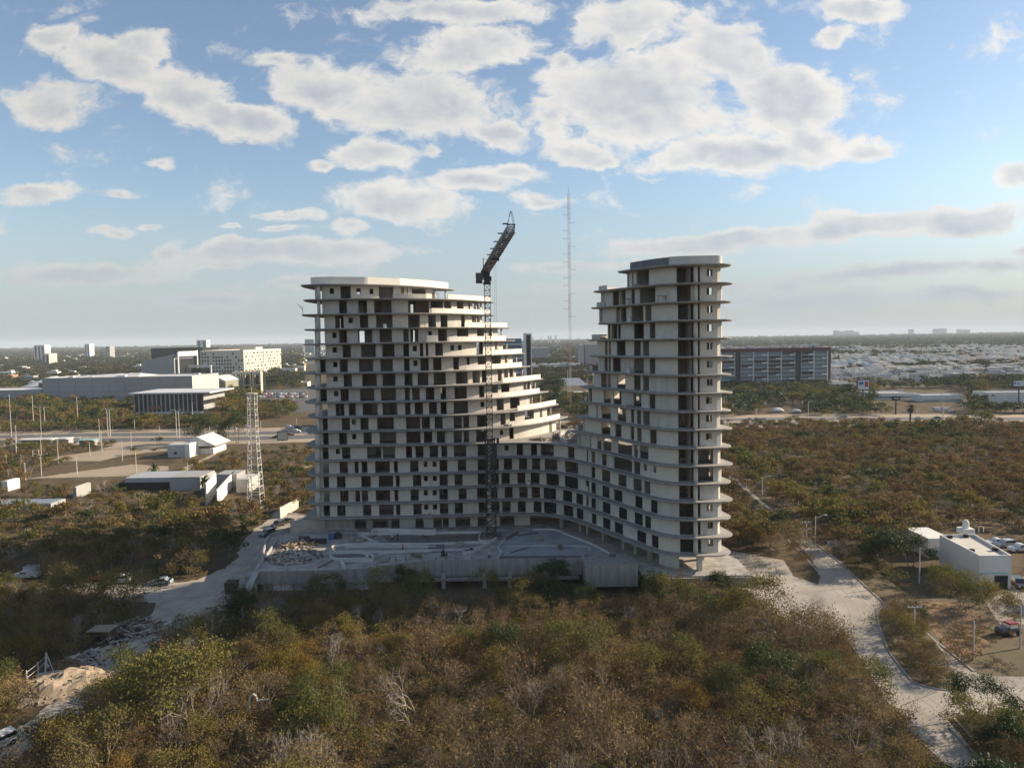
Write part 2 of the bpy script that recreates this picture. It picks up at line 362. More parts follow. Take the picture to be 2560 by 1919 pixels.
def slab_mesh(poly, k, th=0.36, lip=True):
    m = MB(); z = zk(k); ins = offset(poly, 0.35, True) if area(poly) > 0 else offset(poly, -0.35, True)
    n_ = len(poly); b = 0                                   # the underside bevels in towards the edge
    rings = [(ins, z-th), (poly, z-th*0.45), (poly, z)]
    for P, zz in rings: m.v += [(p[0], p[1], zz) for p in P]
    ccw = area(poly) > 0
    for r_ in range(2):
        for i in range(n_):
            j = (i+1) % n_; q = (r_*n_+i, r_*n_+j, (r_+1)*n_+j, (r_+1)*n_+i); m.face(q if ccw else q[::-1])
    bot = list(range(n_)); top = [2*n_+i for i in range(n_)]
    m.face(bot[::-1] if ccw else bot); m.face(top if ccw else top[::-1])
    return m
fronts = {}
for k in range(17):
    if k <= 10:
        lf = left_front(k); poly = lf+[(TIP[k]-14, 191.5), (-30, 191.5)]
        slab_mesh(poly, k).build('floor_slab', concrete, TOWER); fronts[('L', k)] = lf
        rf, A = right_front(k, 0.0 if k % 2 == 0 else 0.25)
        poly = rf+[(36.5, 153), (33, 162), (A[0]+13, A[1]+14)] if k else rf+[(38.5, 149), (35, 158), (31, 160)]
        slab_mesh(poly, k).build('floor_slab', concrete, TOWER); fronts[('R', k)] = rf
    else:
        ff = [(x+(0.35 if k % 2 and x > 36 else 0)-(0.4 if k % 2 == 0 and x < -46 else 0), y) for x, y in full_front()]
        poly = ff+BACKFULL
        slab_mesh(poly, k).build('floor_slab', concrete, TOWER); fronts[('F', k)] = ff

# openings transcribed from the photograph: (origin, scale, [a, b] pairs; three numbers = small window)
Z1, Z2, Z3, Z4, Z5, Z6 = (740, 4.878), (1040, 4.878), (740, 4.3625), (1100, 4.3625), (1440, 4.364), (1400, 3.189)
w = 'w'
RT5 = [(1112, 1283), (1325, 1350), (1430, 1490, w)]
RT6 = [(942, 1068), (1093, 1114), (1165, 1212, w)]
OPEN = {
 ('L', 0): [(Z1, [(255, 315), (412, 465, w), (542, 667), (737, 790, w), (898, 945, w), (1010, 1190), (1280, 1320), (1350, 1365), (1415, 1585), (1688, 1790)])],
 ('L', 1): [(Z1, [(225, 320), (525, 620), (760, 865), (952, 1165), (1365, 1440)]), (Z2, [(-50, 160), (180, 330), (345, 430), (500, 580), (640, 660), (690, 740), (745, 785)])],
 ('L', 2): [(Z1, [(270, 345), (478, 580), (640, 695, w), (780, 880), (978, 1178), (1368, 1512)]), (Z2, [(150, 245), (300, 385), (550, 600), (685, 712), (735, 780)])],
 ('L', 3): [(Z1, [(275, 350), (442, 495, w), (525, 622), (757, 930), (1020, 1170), (1310, 1375), (1395, 1492)]), (Z2, [(153, 195, w), (270, 380), (500, 640), (745, 830), (885, 905, w)])],
 ('L', 4): [(Z1, [(295, 360), (445, 498, w), (568, 668), (795, 972), (1050, 1200), (1310, 1378), (1425, 1475, w)]), (Z2, [(48, 90), (120, 150), (235, 330), (420, 468, w), (512, 558, w), (737, 820)])],
 ('L', 5): [(Z1, [(275, 362), (453, 505, w), (532, 632), (768, 942), (1028, 1180), (1318, 1385), (1432, 1482, w)]), (Z2, [(55, 155), (210, 312), (455, 525), (620, 655), (755, 850), (925, 1035), (1105, 1120, w)])],
 ('L', 6): [(Z1, [(300, 370), (455, 510, w), (582, 682), (807, 985), (1055, 1212), (1322, 1420)]), (Z2, [(20, 150), (215, 365), (487, 633), (690, 780), (803, 860), (1000, 1045), (1075, 1125), (1140, 1180), (1220, 1285)])],
 ('L', 7): [(Z1, [(290, 375), (463, 517, w), (542, 642), (782, 955), (1037, 1218), (1328, 1390), (1415, 1508)]), (Z2, [(120, 222), (300, 368), (470, 622), (770, 835), (930, 1000), (1040, 1140), (1310, 1390)])],
 ('L', 8): [(Z3, [(285, 345), (432, 527), (575, 652), (727, 890), (945, 1105), (1190, 1248), (1295, 1385), (1450, 1537), (1578, 1643)]), (Z4, [(150, 307), (443, 487, w), (620, 697), (765, 870), (1000, 1060)])],
 ('L', 9): [(Z3, [(290, 345), (498, 588), (610, 655, w), (702, 790), (885, 1067), (1200, 1355), (1370, 1460), (1513, 1600)]), (Z4, [(150, 238), (255, 318), (405, 510), (660, 718), (760, 820), (925, 1025)])],
 ('L', 10): [(Z3, [(295, 355), (470, 557), (613, 658, w), (737, 825), (912, 1092), (1202, 1358), (1395, 1485), (1537, 1625)]), (Z4, [(150, 238), (258, 318), (395, 510), (655, 690, w), (757, 805)])],
 ('F', 11): [(Z3, [(290, 355), (433, 480, w), (502, 593), (775, 932), (945, 1080), (1200, 1265), (1303, 1390), (1460, 1550)]), (Z4, [(15, 78), (152, 285), (412, 520), (560, 622), (705, 750, w), (838, 905), (992, 1058), (1100, 1240), (1395, 1465)]), (Z6, [(212, 225), (250, 280), (333, 370), (430, 575), (590, 640), (668, 692, w), (745, 768, w), (945, 1070), (1100, 1222)])],
 ('F', 12): [(Z3, [(290, 360), (475, 565), (640, 682), (715, 778), (862, 1022), (1068, 1110), (1245, 1335), (1392, 1433, w), (1490, 1532, w), (1565, 1650)]), (Z4, [(195, 285), (412, 520), (550, 640), (697, 787), (862, 950), (1003, 1093), (1142, 1280), (1362, 1505)]), (Z6, [(250, 280), (333, 400), (465, 530), (585, 650), (672, 720), (950, 1070), (1093, 1115)])],
 ('F', 13): [(Z3, [(300, 360), (447, 540), (712, 815), (903, 1060), (1088, 1130), (1275, 1365), (1395, 1438, w), (1492, 1535, w), (1565, 1655)]), (Z4, [(160, 245), (412, 520), (560, 640), (670, 760), (845, 930), (990, 1085), (1160, 1297), (1362, 1505), (1590, 1612, w)]), (Z6, [(210, 232), (250, 285), (338, 395), (432, 497), (600, 657), (725, 778), (950, 1066), (1096, 1120), (1173, 1217, w)])],
 ('F', 14): [(Z3, [(300, 368), (482, 573), (648, 700), (716, 785), (870, 1027), (1075, 1115), (1250, 1338), (1395, 1440, w), (1490, 1535, w), (1565, 1655)]), (Z4, [(203, 290), (405, 515), (555, 627), (705, 792), (865, 955), (1000, 1090), (1130, 1265), (1340, 1442), (1485, 1560), (1595, 1620)]), (Z6, [(250, 285), (340, 402), (470, 535), (595, 660), (678, 725), (955, 1078), (1100, 1120), (1178, 1220, w)])],
 ('F', 15): [(Z3, [(300, 370), (450, 540), (732, 820), (907, 1065), (1092, 1137), (1280, 1370), (1398, 1443, w), (1493, 1538, w), (1568, 1662)]), (Z4, [(163, 250), (422, 520), (560, 650), (680, 770), (848, 935), (1020, 1108), (1135, 1270), (1350, 1452), (1490, 1562)]), (Z6, [(255, 290), (343, 402), (437, 502), (615, 687), (732, 785), (958, 1125), (1180, 1222, w)])],
 ('R', 0): [(Z5, [(612, 625), (660, 798), (1097, 1283), (1327, 1352), (1430, 1490, w)])],
 ('R', 1): [(Z5, [(400, 480), (485, 540), (605, 640), (695, 865), (1100, 1255), (1325, 1350), (1427, 1488, w)])],
 ('R', 2): [(Z5, [(437, 480), (485, 550), (605, 735), (755, 822)]+RT5)],
 ('R', 3): [(Z5, [(345, 375), (385, 450), (455, 487), (630, 740), (803, 865)]+RT5)],
 ('R', 4): [(Z5, [(315, 345), (355, 380), (445, 540), (630, 705), (730, 797)]+RT5)],
 ('R', 5): [(Z5, [(310, 345), (355, 380), (400, 487), (630, 740), (803, 865)]+RT5)],
 ('R', 6): [(Z5, [(272, 335), (345, 378), (447, 540), (630, 705), (730, 797)]+RT5)],
 ('R', 7): [(Z6, [(225, 255), (347, 405), (425, 490), (585, 648), (712, 760)]+RT6)],
 ('R', 8): [(Z6, [(290, 300), (330, 405), (458, 527), (565, 590), (612, 645), (663, 715)]+RT6)],
 ('R', 9): [(Z6, [(330, 400), (440, 490), (563, 590), (615, 650), (717, 770)]+RT6)],
 ('R', 10): [(Z6, [(240, 250), (295, 330), (345, 410), (460, 575), (590, 620), (635, 705), (945, 1070), (1100, 1222)])],
}
rw = random.Random(3)
RAW = {('L', 1): [(780, 1010)]}
win_n = 0
def storey(key, front, z0, z1, ins, s_trim=0.0, glass=None, midgap=(), area_=None):
    global win_n
    ok = lambda q: area_ is None or inside(q[0], q[1], area_)
    P = Path(offset(Path(front, 0.6).p, ins), 0.5); zm = (z0+z1)/2
    ops = []
    for (o, sc), lst in OPEN[key]:
        for t in lst:
            a = P.px(o+t[0]/sc, zm); b = P.px(o+t[1]/sc, zm)
            if b-a > 0.15: ops.append((a, b, len(t) > 2))
    ops.sort(); end = P.len-s_trim
    mw = MB(); mi = MB().use(inner); T = 0.22
    spans = []
    def wall(a, b, mat_=plaster):
        if b > a: spans.append((a, b, 'solid', mat_))
    s_start = max(0.0, P.px(787, zm)) if key[0] in 'LF' else 0.0
    cur = s_start
    for (a, b, small) in ops:
        if a > end: break
        if a > cur:
            wall(cur, a, plaster_raw if (rw.random() < 0.10 and key[1] < 11) else rw.choice((plaster, plaster, plaster_b, plaster_c)))
            c_ = (cur+a)/2; q = P.at(c_); n_ = P.nrm(c_)
            dl = 5.6
            while dl > 1 and not ok((q[0]+n_[0]*(dl+1.2), q[1]+n_[1]*(dl+1.2))): dl -= 0.8
            if dl > 1 and a-cur > 0.5 and (not any(g0 < q[0] < g1 for g0, g1 in midgap)):
                ang = atan2(n_[1], n_[0])
                mi.box(q[0]+n_[0]*(dl/2+T+0.02), q[1]+n_[1]*(dl/2+T+0.02), z0+0.003, dl, 0.18, z1-z0-0.006, ang)
        if max(cur, a) < b: spans.append((max(cur, a), b, 'small' if small else 'open', plaster))
        cur = max(cur, b)
        if glass and b-a > 1.3 and glass(P.at((a+b)/2)) and not small and win_n < 60:
            win_n += 1; o_ = offset([P.at(a+0.02), P.at(b-0.02)], T*0.55); g = MB().use(framem); L_ = hypot(o_[1][0]-o_[0][0], o_[1][1]-o_[0][1])
            tx, ty = (o_[1][0]-o_[0][0])/L_, (o_[1][1]-o_[0][1])/L_; ang = atan2(ty, tx)
            nn = max(2, int(L_/1.4))
            for i in range(nn+1): g.box(o_[0][0]+tx*(0.04+(L_-0.08)*i/nn), o_[0][1]+ty*(0.04+(L_-0.08)*i/nn), z0+0.02, 0.07, 0.09, z1-z0-0.04, ang)
            cxm, cym = (o_[0][0]+o_[1][0])/2, (o_[0][1]+o_[1][1])/2
            for zz in (z0+0.005, z1-0.085): g.box(cxm, cym, zz, L_, 0.085, 0.08, ang)
            wo = g.build('window', None, TOWER)
            MB().box(cxm, cym, z0+0.09, L_-0.1, 0.02, z1-z0-0.18, ang).build('pane', glassm, wo)
    wall(cur, end)
    # middle wall of rooms and a far wall with gaps
    Q = Path(offset(P.p, 5.9), 1.0); c = 2.0
    while c < Q.len-s_trim-2:
        l = rw.uniform(3, 7); q = Q.at(c+l/2)
        if all(ok(Q.at(c+l*j)) for j in (0, .5, 1)) and not any(g0 < q[0] < g1 for g0, g1 in midgap) and (key[0] != 'L' or q[1] > 167):
            o_ = Q.sub(c, min(c+l, Q.len-s_trim-1.5)); mi.use(innerred if rw.random() < 0.25 else inner); mi.strip(o_, offset(o_, 0.16), z0+0.002, z1-0.002)
        c += l+(rw.uniform(0.9, 1.6) if rw.random() < 0.5 else 0.0)
    mw = wallgrid(P, spans, z0, z1, T); mw.build('facade_wall', None, TOWER); mi.build('inner_wall', None, TOWER)
    return P
def rear(BW, z0, z1):
    sp_ = []; c = 0
    while c < BW.len-1:
        l = min(c+rw.uniform(2, 5), BW.len); sp_.append((c, l, 'solid', plaster)); g_ = min(l+rw.uniform(.9, 1.9), BW.len); sp_.append((l, g_, 'open', plaster)); c = g_
    return wallgrid(BW, sp_, z0, z1, .2)
for k in range(16):
    z0, z1 = zk(k+1)+0.002, zk(k)-0.362
    if k <= 10:
        P = storey(('L', k), fronts[('L', k)], z0, z1, 2.2, 4.6, midgap=((-50, -43.0),), area_=offset(fronts[('L', k)], 1.8)+[(TIP[k]-14, 189), (-30, 189)])
        # rear wall of the tower
        BW = Path([(-44, 189.7), (TIP[k]-4, 189.7)], 1); m = rear(BW, z0, z1)
        m.build('rear_wall', plaster, TOWER)
        storey(('R', k), fronts[('R', k)], z0, z1, 1.9, 2.5, midgap=((10, 23.5),) if k < 10 else ((10, 27.5),), area_=offset(fronts[('R', k)], 1.2)+([(36, 152), (32.5, 161), (26, 170)] if k else [(37.5, 148), (31, 158)]))
        m = MB(); BW = Path([(38.6, 142), (34.6, 153), (31.4, 162)] if k else [(38.6, 142), (36.2, 150)], 1); m = rear(BW, z0, z1)
        m.build('rear_wall', plaster, TOWER)
        MB().box(36.0, 139.8, z0+.004, 4.6, .2, z1-z0-.008).build('inner_wall', inner, TOWER)
    else:
        storey(('F', k), fronts[('F', k)], z0, z1, 2.0, 2.0, glass=(lambda q, k=k: (k >= 13 and q[0] > 6) or (k == 15 and q[0] > 0)), midgap=((-50, -43),)+(((18, 27),) if k in (11,) else ()))
        MB().box(36.0, 139.8, z0+.004, 4.6, .2, z1-z0-.008).build('inner_wall', inner, TOWER)
        m = MB(); BW = Path([(38.6, 142), (34.6, 153), (31.2, 163), (28.6, 172), (25.4, 181), (19.5, 188.2), (5, 189.4), (-40, 189.6)], 1); m = rear(BW, z0, z1)
        m.build('rear_wall', plaster, TOWER)
# service core of each tower keeps daylight out of the middle
MB().box(-30, 180.5, 0.0, 9, 7, zk(0)+0.9, 0).build('core', plaster_raw, TOWER)
MB().box(33.2, 147.5, 0.0, 5, 6, zk(0)+0.6, -0.3).build('core', plaster_raw, TOWER)
# solid balustrades on the terraces (from px, bend px, to px), roof parapets
def band(name, pts, z0, h, m_=balwhite, t=0.16):
    pts = Path(smooth(pts, sub=4), 0.8).p
    MB().strip(pts, offset(pts, t), z0, z0+h).build(name, m_, TOWER)
PAR = {1: (1120, 1235), 2: (1079, 1225), 3: (1162, 1268), 4: (1123, 1265), 5: (1208, 1307), 6: (1165, 1305), 7: (1257, 1354), 8: (1228, 1349), 9: (1272, 1390), 10: (1250, 1396)}
PAR = {1: (1120, 1235), 2: (1079, 1225), 3: (1162, 1268), 4: (1123, 1265), 5: (1208, 1307), 6: (1165, 1305), 7: (1257, 1354), 8: (1228, 1349), 9: (1272, 1398), 10: (1194, 1400)}
for k, (a, b) in PAR.items():
    P = Path(offset(Path(fronts[('L', k)], 0.6).p, 0.75), 0.5); z = zk(k)
    sa, sb = P.px(a, z), P.px(b, z)
    if k == 1: sb = P.len-3.5
    sb = min(sb, P.len-3.0)
    if k == 10: sa = P.px(1272, z)
    if k == 9: sa = P.px(1294, z)
    band('balustrade', P.sub(sa, sb), z+0.003, 1.15, balwhite)
P = Path(offset(Path(fronts[('L', 0)], 0.6).p, 1.6), 0.5)
pp = Path([P.at(P.px(777, zk(0))), P.at(P.px(830, zk(0))), P.at(P.px(912, zk(0))), P.at(P.px(919, zk(0))), P.at(P.px(1000, zk(0))), P.at(P.px(1068, zk(0))), P.at(P.px(1074, zk(0))), P.at(P.len-2.2)], 2).p; MB().strip(pp, offset(pp, 0.2), zk(0)+0.003, zk(0)+1.75).build('roof_parapet', balwhite, TOWER)
pb = [pp[0], (-44.5, 190), (-20, 190.4), pp[-1]]; pb = Path(pb, 2).p
MB().strip(pb[3:-3], offset(pb, 0.2)[3:-3], zk(0)+0.003, zk(0)+1.7).build('roof_parapet', plaster, TOWER)
P = Path(offset(Path(fronts[('L', 1)], 0.6).p, 1.0), 0.5)     # grey curved balustrade one floor down
band('balustrade', P.sub(P.px(982, zk(1)), P.px(1066, zk(1))), zk(1)+0.004, 1.05, plaster_raw)
P = Path(offset(Path(fronts[('L', 4)], 0.6).p, 0.5), 0.5)
P3 = Path(offset(Path(fronts[('L', 4)], 0.6).p, 1.1), 0.5); band('balustrade', P3.sub(P3.px(1067, zk(4)), P3.px(1095, zk(4))), zk(4)+0.004, 1.5, plaster)
# right tower: roof parapet with a stained part, end balustrades
P = Path(offset(Path(fronts[('R', 0)], 0.6).p, 1.7), 0.5); sa, sm, sb = P.px(1575, zk(0)), P.px(1672, zk(0)), P.len-1
MB().strip(P.sub(sa, sm), offset(P.sub(sa, sm), 0.2), zk(0)+0.003, zk(0)+1.55).build('roof_parapet', mat('stained_concrete', (0.20, 0.21, 0.225), 0.95, (0.10, 0.105, 0.115), 1.2, 0.5, streak=True), TOWER)['label'] = 'dark stained length of roof parapet'
MB().strip(P.sub(sm+0.01, sb), offset(P.sub(sm+0.01, sb), 0.2), zk(0)+0.003, zk(0)+1.62).build('roof_parapet', plaster, TOWER)
for k, l in ((1, 5.5), (2, 5.0), (4, 6.5), (6, 6), (8, 4), (10, 4)):
    A = BASEC.at(BASEC.px(RPX[k], zk(k))); pts = [(A[0]+7.5, A[1]+9.2), (A[0]+3.9, A[1]+5.4), (A[0]+1.2, A[1]+2.4), (A[0]+1.35, A[1]+0.4), (A[0]+2.4, A[1]-1.2)]
    if k >= 6: pts = pts[:4]
    band('balustrade', pts[::1] if True else pts, zk(k)+0.004, 1.05, plaster if k < 2 else plaster_raw)
# columns: round ones at balcony edges and under open corners
def column(x, y, z0, z1, r_=0.3, m_=plaster): MB().tube((x, y, z0), (x, y, z1), r_, r_, 12).build('column', m_, TOWER, True)
for k in range(16):
    z0, z1 = zk(k+1)+0.001, zk(k)-0.361
    P = Path(offset(Path(fronts[('L' if k <= 10 else 'F', k)], 0.6).p, 1.2), 0.5); q = P.at(P.px(797, zk(k+1)+1.5)); column(q[0], q[1], z0, z1, 0.38)
    P = Path(offset(Path(fronts[('R' if k <= 10 else 'F', k)], 0.6).p, 1.5), 0.5); q = P.at(P.px(1739, zk(k+1)+1.5)); column(q[0], q[1], z0, z1, 0.42)
    if k <= 10:
        t = TIP[k]
        for dx, dy in ((-2.2, -1.2), (-4.6, -4.8)): column(t+dx, 190+dy, z0, z1, 0.22)
        A = BASEC.at(BASEC.px(RPX[k], zk(k))); column(A[0]+3.2, A[1]+1.7, z0, z1, 0.25)
# ground storey: walls on the left, arcade under the curved wing
z0, z1 = 0.003, zk(16)-0.362
P = Path(offset(Path(fronts[('F', 16)], 0.6).p, 3.0), 0.5); m = MB().use(conc_streak)
def X3(v): return 740+v/4.3625
def X4(v): return 1100+v/4.3625
cur = P.px(795, 1.5)
for a, b in [(X3(640), X3(765)), (X3(838), X3(998)), (X3(1040), X3(1128)), (X3(1303), X3(1392)), (X3(1500), X3(1590)), (X3(1600), X3(1665)), (X4(170), X4(330)), (X4(412), X4(500)), (X4(655), X4(812))]:
    sa, sb = P.px(a, 1.5), P.px(b, 1.5); o_ = P.sub(cur, sa); m.use(conc_streak if a < 1000 else plaster_raw); m.strip(o_, offset(o_, 0.25), z0, z1); cur = sb
o_ = P.sub(cur, P.px(1325, 1.5)); m.strip(o_, offset(o_, 0.25), z0, z1)
m.build('facade_wall', None, TOWER)
for X in (1404, 1452, 1470, 1510, 1560, 1590, 1625): 
    q = P.at(P.px(X, 1.5)); MB().box(q[0], q[1], z0, 0.7, 0.7, z1-z0, 0.6).build('column', conc_streak, TOWER)
o_ = P.sub(P.px(1648, 1.5), P.px(1698, 1.5)); MB().strip(o_, offset(o_, 0.25), z0, z1).build('facade_wall', plaster, TOWER)
for X, sx in ((1745, 0.9), (1797, 1.0)): q = P.at(P.px(X, 1.5)); MB().box(q[0], q[1]-1.0, z0, sx, 0.9, z1-z0).build('column', plaster, TOWER)
m = MB().use(inner); Q = Path(offset(P.p, 7.0), 1)
o_ = Q.sub(6, Q.px(1440, 1.5)); m.strip(o_, offset(o_, 0.2), z0, z1)
m.use(mat('sandstone_wall', (0.50, 0.38, 0.26), 0.9)); 
for a, b in ((1505, 1535), (1550, 1592), (1600, 1618)): o_ = Q.sub(Q.px(a, 1.5), Q.px(b, 1.5)); m.strip(o_, offset(o_, 0.2), z0, z1-0.4)
m.build('inner_wall', None, TOWER)
# propping, hoist arm and bits left on the floors
def litter(name, parts, m_, lab, cat, group=None):
    o = MB()
    for p in parts: o.box(*p)
    return tag(o.build(name, m_), lab, cat, group)
q = D(762, 746, 172); z = zk(2)
m = MB(); m.tube((q[0], 170, z), (q[0], 170, z+2.0), 0.06); m.tube((q[0], 170, z+1.5), (q[0]-1.2, 169.6, z+2.5), 0.06); m.tube((q[0], 170, z+0.9), (q[0]-0.7, 169.8, z+2.1), 0.04)
tag(m.build('hoist_arm', greysteel), 'small steel hoist arm on the left tower, left edge near the top', 'hoist')
# ------------------------------------------------------------------ podium
POD = empty('parking_podium', (0, 0, 0), label='raw concrete parking podium with raised deck in front of the towers', cat='podium')
FL = [(-50.6, 138.0), (-36, 138.0), (-20, 139.6), (-4, 140.3), (13.2, 140.0)]       # front edge of the deck, left to right
deck = [(-50.6, 138.0), (-36, 138.0), (-20, 139.4), (13.2, 139.4), (23.4, 139.2), (24.2, 131.6), (44, 131.6), (44.5, 141), (38, 158), (31, 182), (20, 193), (-46, 193), (-53.5, 186), (-54.5, 166), (-53.5, 160)]
MB().prism(deck, -0.45, 0.0).build('deck_slab', deckm, POD)
def seg(name, pts, z0, z1, t, m_): MB().strip(pts, offset(pts, t), z0, z1).build(name, m_, POD)
# front wall: parapet low at the left, higher from the middle on, block at the right
m = MB().use(conc_streak)
xs = [-50.6, -44, -38, -32, -27, -22, -17, -12, -6, 0, 6, 12, 13.2]
def fy(x): return 138.0 if x < -36 else 138.0+min(1, (x+36)/16)*1.4
def ft(x): return 0.15 if x < -31 else 0.15+min(1, (x+31)/14)*1.25
for a, b in zip(xs[:-1], xs[1:]):
    ya, yb, ta, tb = fy(a), fy(b), ft(a), ft(b); A_, B_ = (a+0.01, ya-0.3), (b-0.01, yb-0.3)
    v = [(A_[0], A_[1], -1.9), (B_[0], B_[1], -1.9), (B_[0], B_[1], tb), (A_[0], A_[1], ta), (A_[0], A_[1]+0.29, -1.9), (B_[0], B_[1]+0.29, -1.9), (B_[0], B_[1]+0.29, tb), (A_[0], A_[1]+0.29, ta)]
    i = len(m.v); m.v += v
    for q in ((0, 1, 2, 3), (5, 4, 7, 6), (3, 2, 6, 7), (0, 3, 7, 4), (1, 5, 6, 2), (0, 4, 5, 1)): m.face([i+j for j in q])
m.box(-19, 138.2, -2.4, 63, 0.9, 0.5)
m.build('front_wall', None, POD)
MB().box(18.3, 136.4, -2.6, 10.0, 5.2, 4.1).build('planter_block', conc_streak, POD)
MB().box(34.2, 130.4, -1.9, 20.6, 0.3, 1.95).build('front_wall', conc_streak, POD)
MB().box(34.0, 129.6, -3.6, 20, 0.25, 0.9, 0.03).build('ramp_wall', concrete_lt, POD)
m = MB(); x = -48.5
while x < 43:
    yy = fy(x)-.3 if x < 13 else (133.8 if x < 23.5 else 130.25); tt = (ft(x) if x < 13 else (1.4 if x < 23.5 else 0))
    if not 12.6 < x < 13.8 and not 22.8 < x < 24.6: m.box(x, yy-.004, -1.85, .07, .01, tt+1.8)
    x += 3.4
m.box(-18.6, 137.66, -.75, 32, .01, .05) if False else None
m.build('wall_joints', mat('joint_stain', (.17, .168, .16), .95), POD)
# underside: columns, back wall, boarded lower wall on the left
for x in (-30, -22, -14, -6, -1, 6, 14, 19.5, 23, 25.5, 31, 33.8, 41): MB().box(x, 138.3 if x < 24 else 131.8, -5, 0.75, 0.6, 4.5-0.45 if x < 24 else 4.4).build('column', concrete_lt, POD)
MB().box(-5, 150, -5, 92, 0.3, 4.5).build('rear_wall', inner, POD)
m = MB(); x = -49.5
while x < -27:
    l = random.uniform(1.6, 2.8); m.use(random.choice((conc_streak, concrete_lt, whitewall))); m.box(x+l/2, 138.6, -5, l-0.12, 0.25, 3.0 if random.random() < 0.8 else 2.2); x += l
m.build('lower_wall', None, POD)
# left side: sloping chute, ramp walls
m = MB(); m.strip([(-53.6, 160), (-50.8, 138)], [(-53.3, 160), (-50.5, 138)], -4.5, 0.5); m.build('side_wall', concrete_lt, POD)
m = MB(); v = [(-51.0, 137.6, 0.2), (-49.8, 137.6, 0.2), (-50.9, 132.4, -3.9), (-52.1, 132.4, -3.9)]
i = 0; m.v = v+[(x, y, z-0.25) for x, y, z in v]
for q in ((3, 2, 1, 0), (4, 5, 6, 7), (0, 1, 5, 4), (1, 2, 6, 5), (2, 3, 7, 6), (3, 0, 4, 7)): m.face(q)
m.build('chute', concrete_lt, POD)
seg('ramp_wall', smooth([G(655, 1402, 0), G(664, 1362, 0), G(682, 1341, 0), G(740, 1322, 0), G(793, 1312, 0)]), 0.003, 0.9, -0.25, concrete_lt)
seg('ramp_wall', smooth([G(762, 1333, 0), G(800, 1325, 0), G(870, 1323, 0), G(893, 1325, 0)]), 0.003, 0.35, -0.2, concrete_lt)
# pools, steps and planters cast on the deck
dk2 = mat('deck_dark', (0.19, 0.18, 0.17), 0.95, (0.12, 0.115, 0.11), 0.6, 0.5, 0.01, 3)
bl = mat('deck_blue', (0.44, 0.445, 0.45), 0.9, (0.24, 0.255, 0.275), 0.4, 0.45, 0.01, 3)
def flat(name, px, z, m_, z0=0.004): MB().prism([G(x, y, z) for x, y in px], z0, z).build(name, m_, POD)
flat('gravel_bed', [(903, 1333), (1205, 1327), (1196, 1350), (1080, 1356), (948, 1356)], 0.02, dk2)
flat('plaza', [(1240, 1369), (1262, 1342), (1330, 1322), (1386, 1322), (1420, 1335), (1470, 1352), (1522, 1377), (1462, 1380), (1460, 1396), (1240, 1396)], 0.03, bl)
flat('trough', [(1240, 1388.5), (1452, 1388.5), (1455, 1396), (1240, 1397)], 0.045, dk2)
wash = mat('white_washed', (0.60, 0.59, 0.56), 0.9, (0.42, 0.41, 0.39), 0.7, 0.5)
def rim(px, h, t=0.3, closed=False, m_=None):
    m_ = m_ or wash; h *= 1.25
    pts = [G(x, y, h) for x, y in px]; pts = smooth(pts, closed, 4)
    if closed: pts.append(pts[0])
    MB().strip(pts, offset(pts, -t), 0.05, h).build('kerb_wall', m_, POD)
flat('pool_floor', [(842, 1362), (930, 1358), (1080, 1359), (1078, 1370), (950, 1374), (840, 1373)], 0.03, concrete)
flat('pool_floor', [(830, 1379), (903, 1378), (915, 1391), (838, 1393)], 0.035, dk2)
flat('pool_floor', [(858, 1398), (930, 1395), (925, 1404), (862, 1410)], 0.03, dk2)
flat('bed', [(960, 1381), (1075, 1375), (1180, 1373), (1180, 1378), (1075, 1381), (965, 1386)], 0.03, dk2)
flat('bed', [(1085, 1358), (1210, 1354), (1195, 1366), (1090, 1370)], 0.028, concrete)
rim([(1090, 1322), (1062, 1323), (945, 1320), (932, 1324)], 1.1)
rim([(896, 1330), (940, 1330), (1080, 1328), (1206, 1326)], 0.5)
rim([(896, 1331), (950, 1356)], 0.35)
rim([(1206, 1327), (1200, 1347), (1235, 1347)], 0.4)
rim([(1080, 1357), (930, 1357), (842, 1361), (832, 1370), (840, 1375), (950, 1376), (1080, 1372)], 0.45)
rim([(1090, 1365), (900, 1364), (862, 1368)], 0.3)
rim([(828, 1378), (905, 1376), (918, 1392), (836, 1394), (822, 1380)], 0.5)
rim([(855, 1397), (930, 1394), (918, 1378)], 0.6)
rim([(860, 1412), (850, 1396)], 0.7)
rim([(1080, 1356), (1180, 1352), (1218, 1352)], 0.5)
rim([(1075, 1374), (960, 1380), (950, 1384)], 0.4)
rim([(1070, 1372), (1180, 1371)], 0.35)
rim([(1156, 1378), (1185, 1371), (1238, 1342)], 0.55, 0.5)
rim([(1238, 1395), (1252, 1378), (1244, 1366), (1262, 1344)], 0.35)
rim([(1330, 1321), (1388, 1321), (1424, 1335), (1475, 1354), (1524, 1379)], 0.3, 0.3)
rim([(1262, 1363), (1450, 1362), (1478, 1374)], 0.18)
rim([(905, 1331), (930, 1356)], 0.12)
for i in range(9): flat('step', [(906+i*5.5, 1336), (908+i*5.5, 1336), (930+i*5, 1354), (927+i*5, 1354)], 0.09, concrete_lt)
flat('hatch', [(1072, 1357), (1111, 1357), (1111, 1370), (1070, 1370)], 0.25, dk2)
for x in (975, 990, 1014, 1052, 1090, 1115, 1140, 1180): q = G(x, 1400, 0); MB().box(q[0], q[1], 0.001, 0.12, 0.12, 0.75).build('stub', steel, POD)
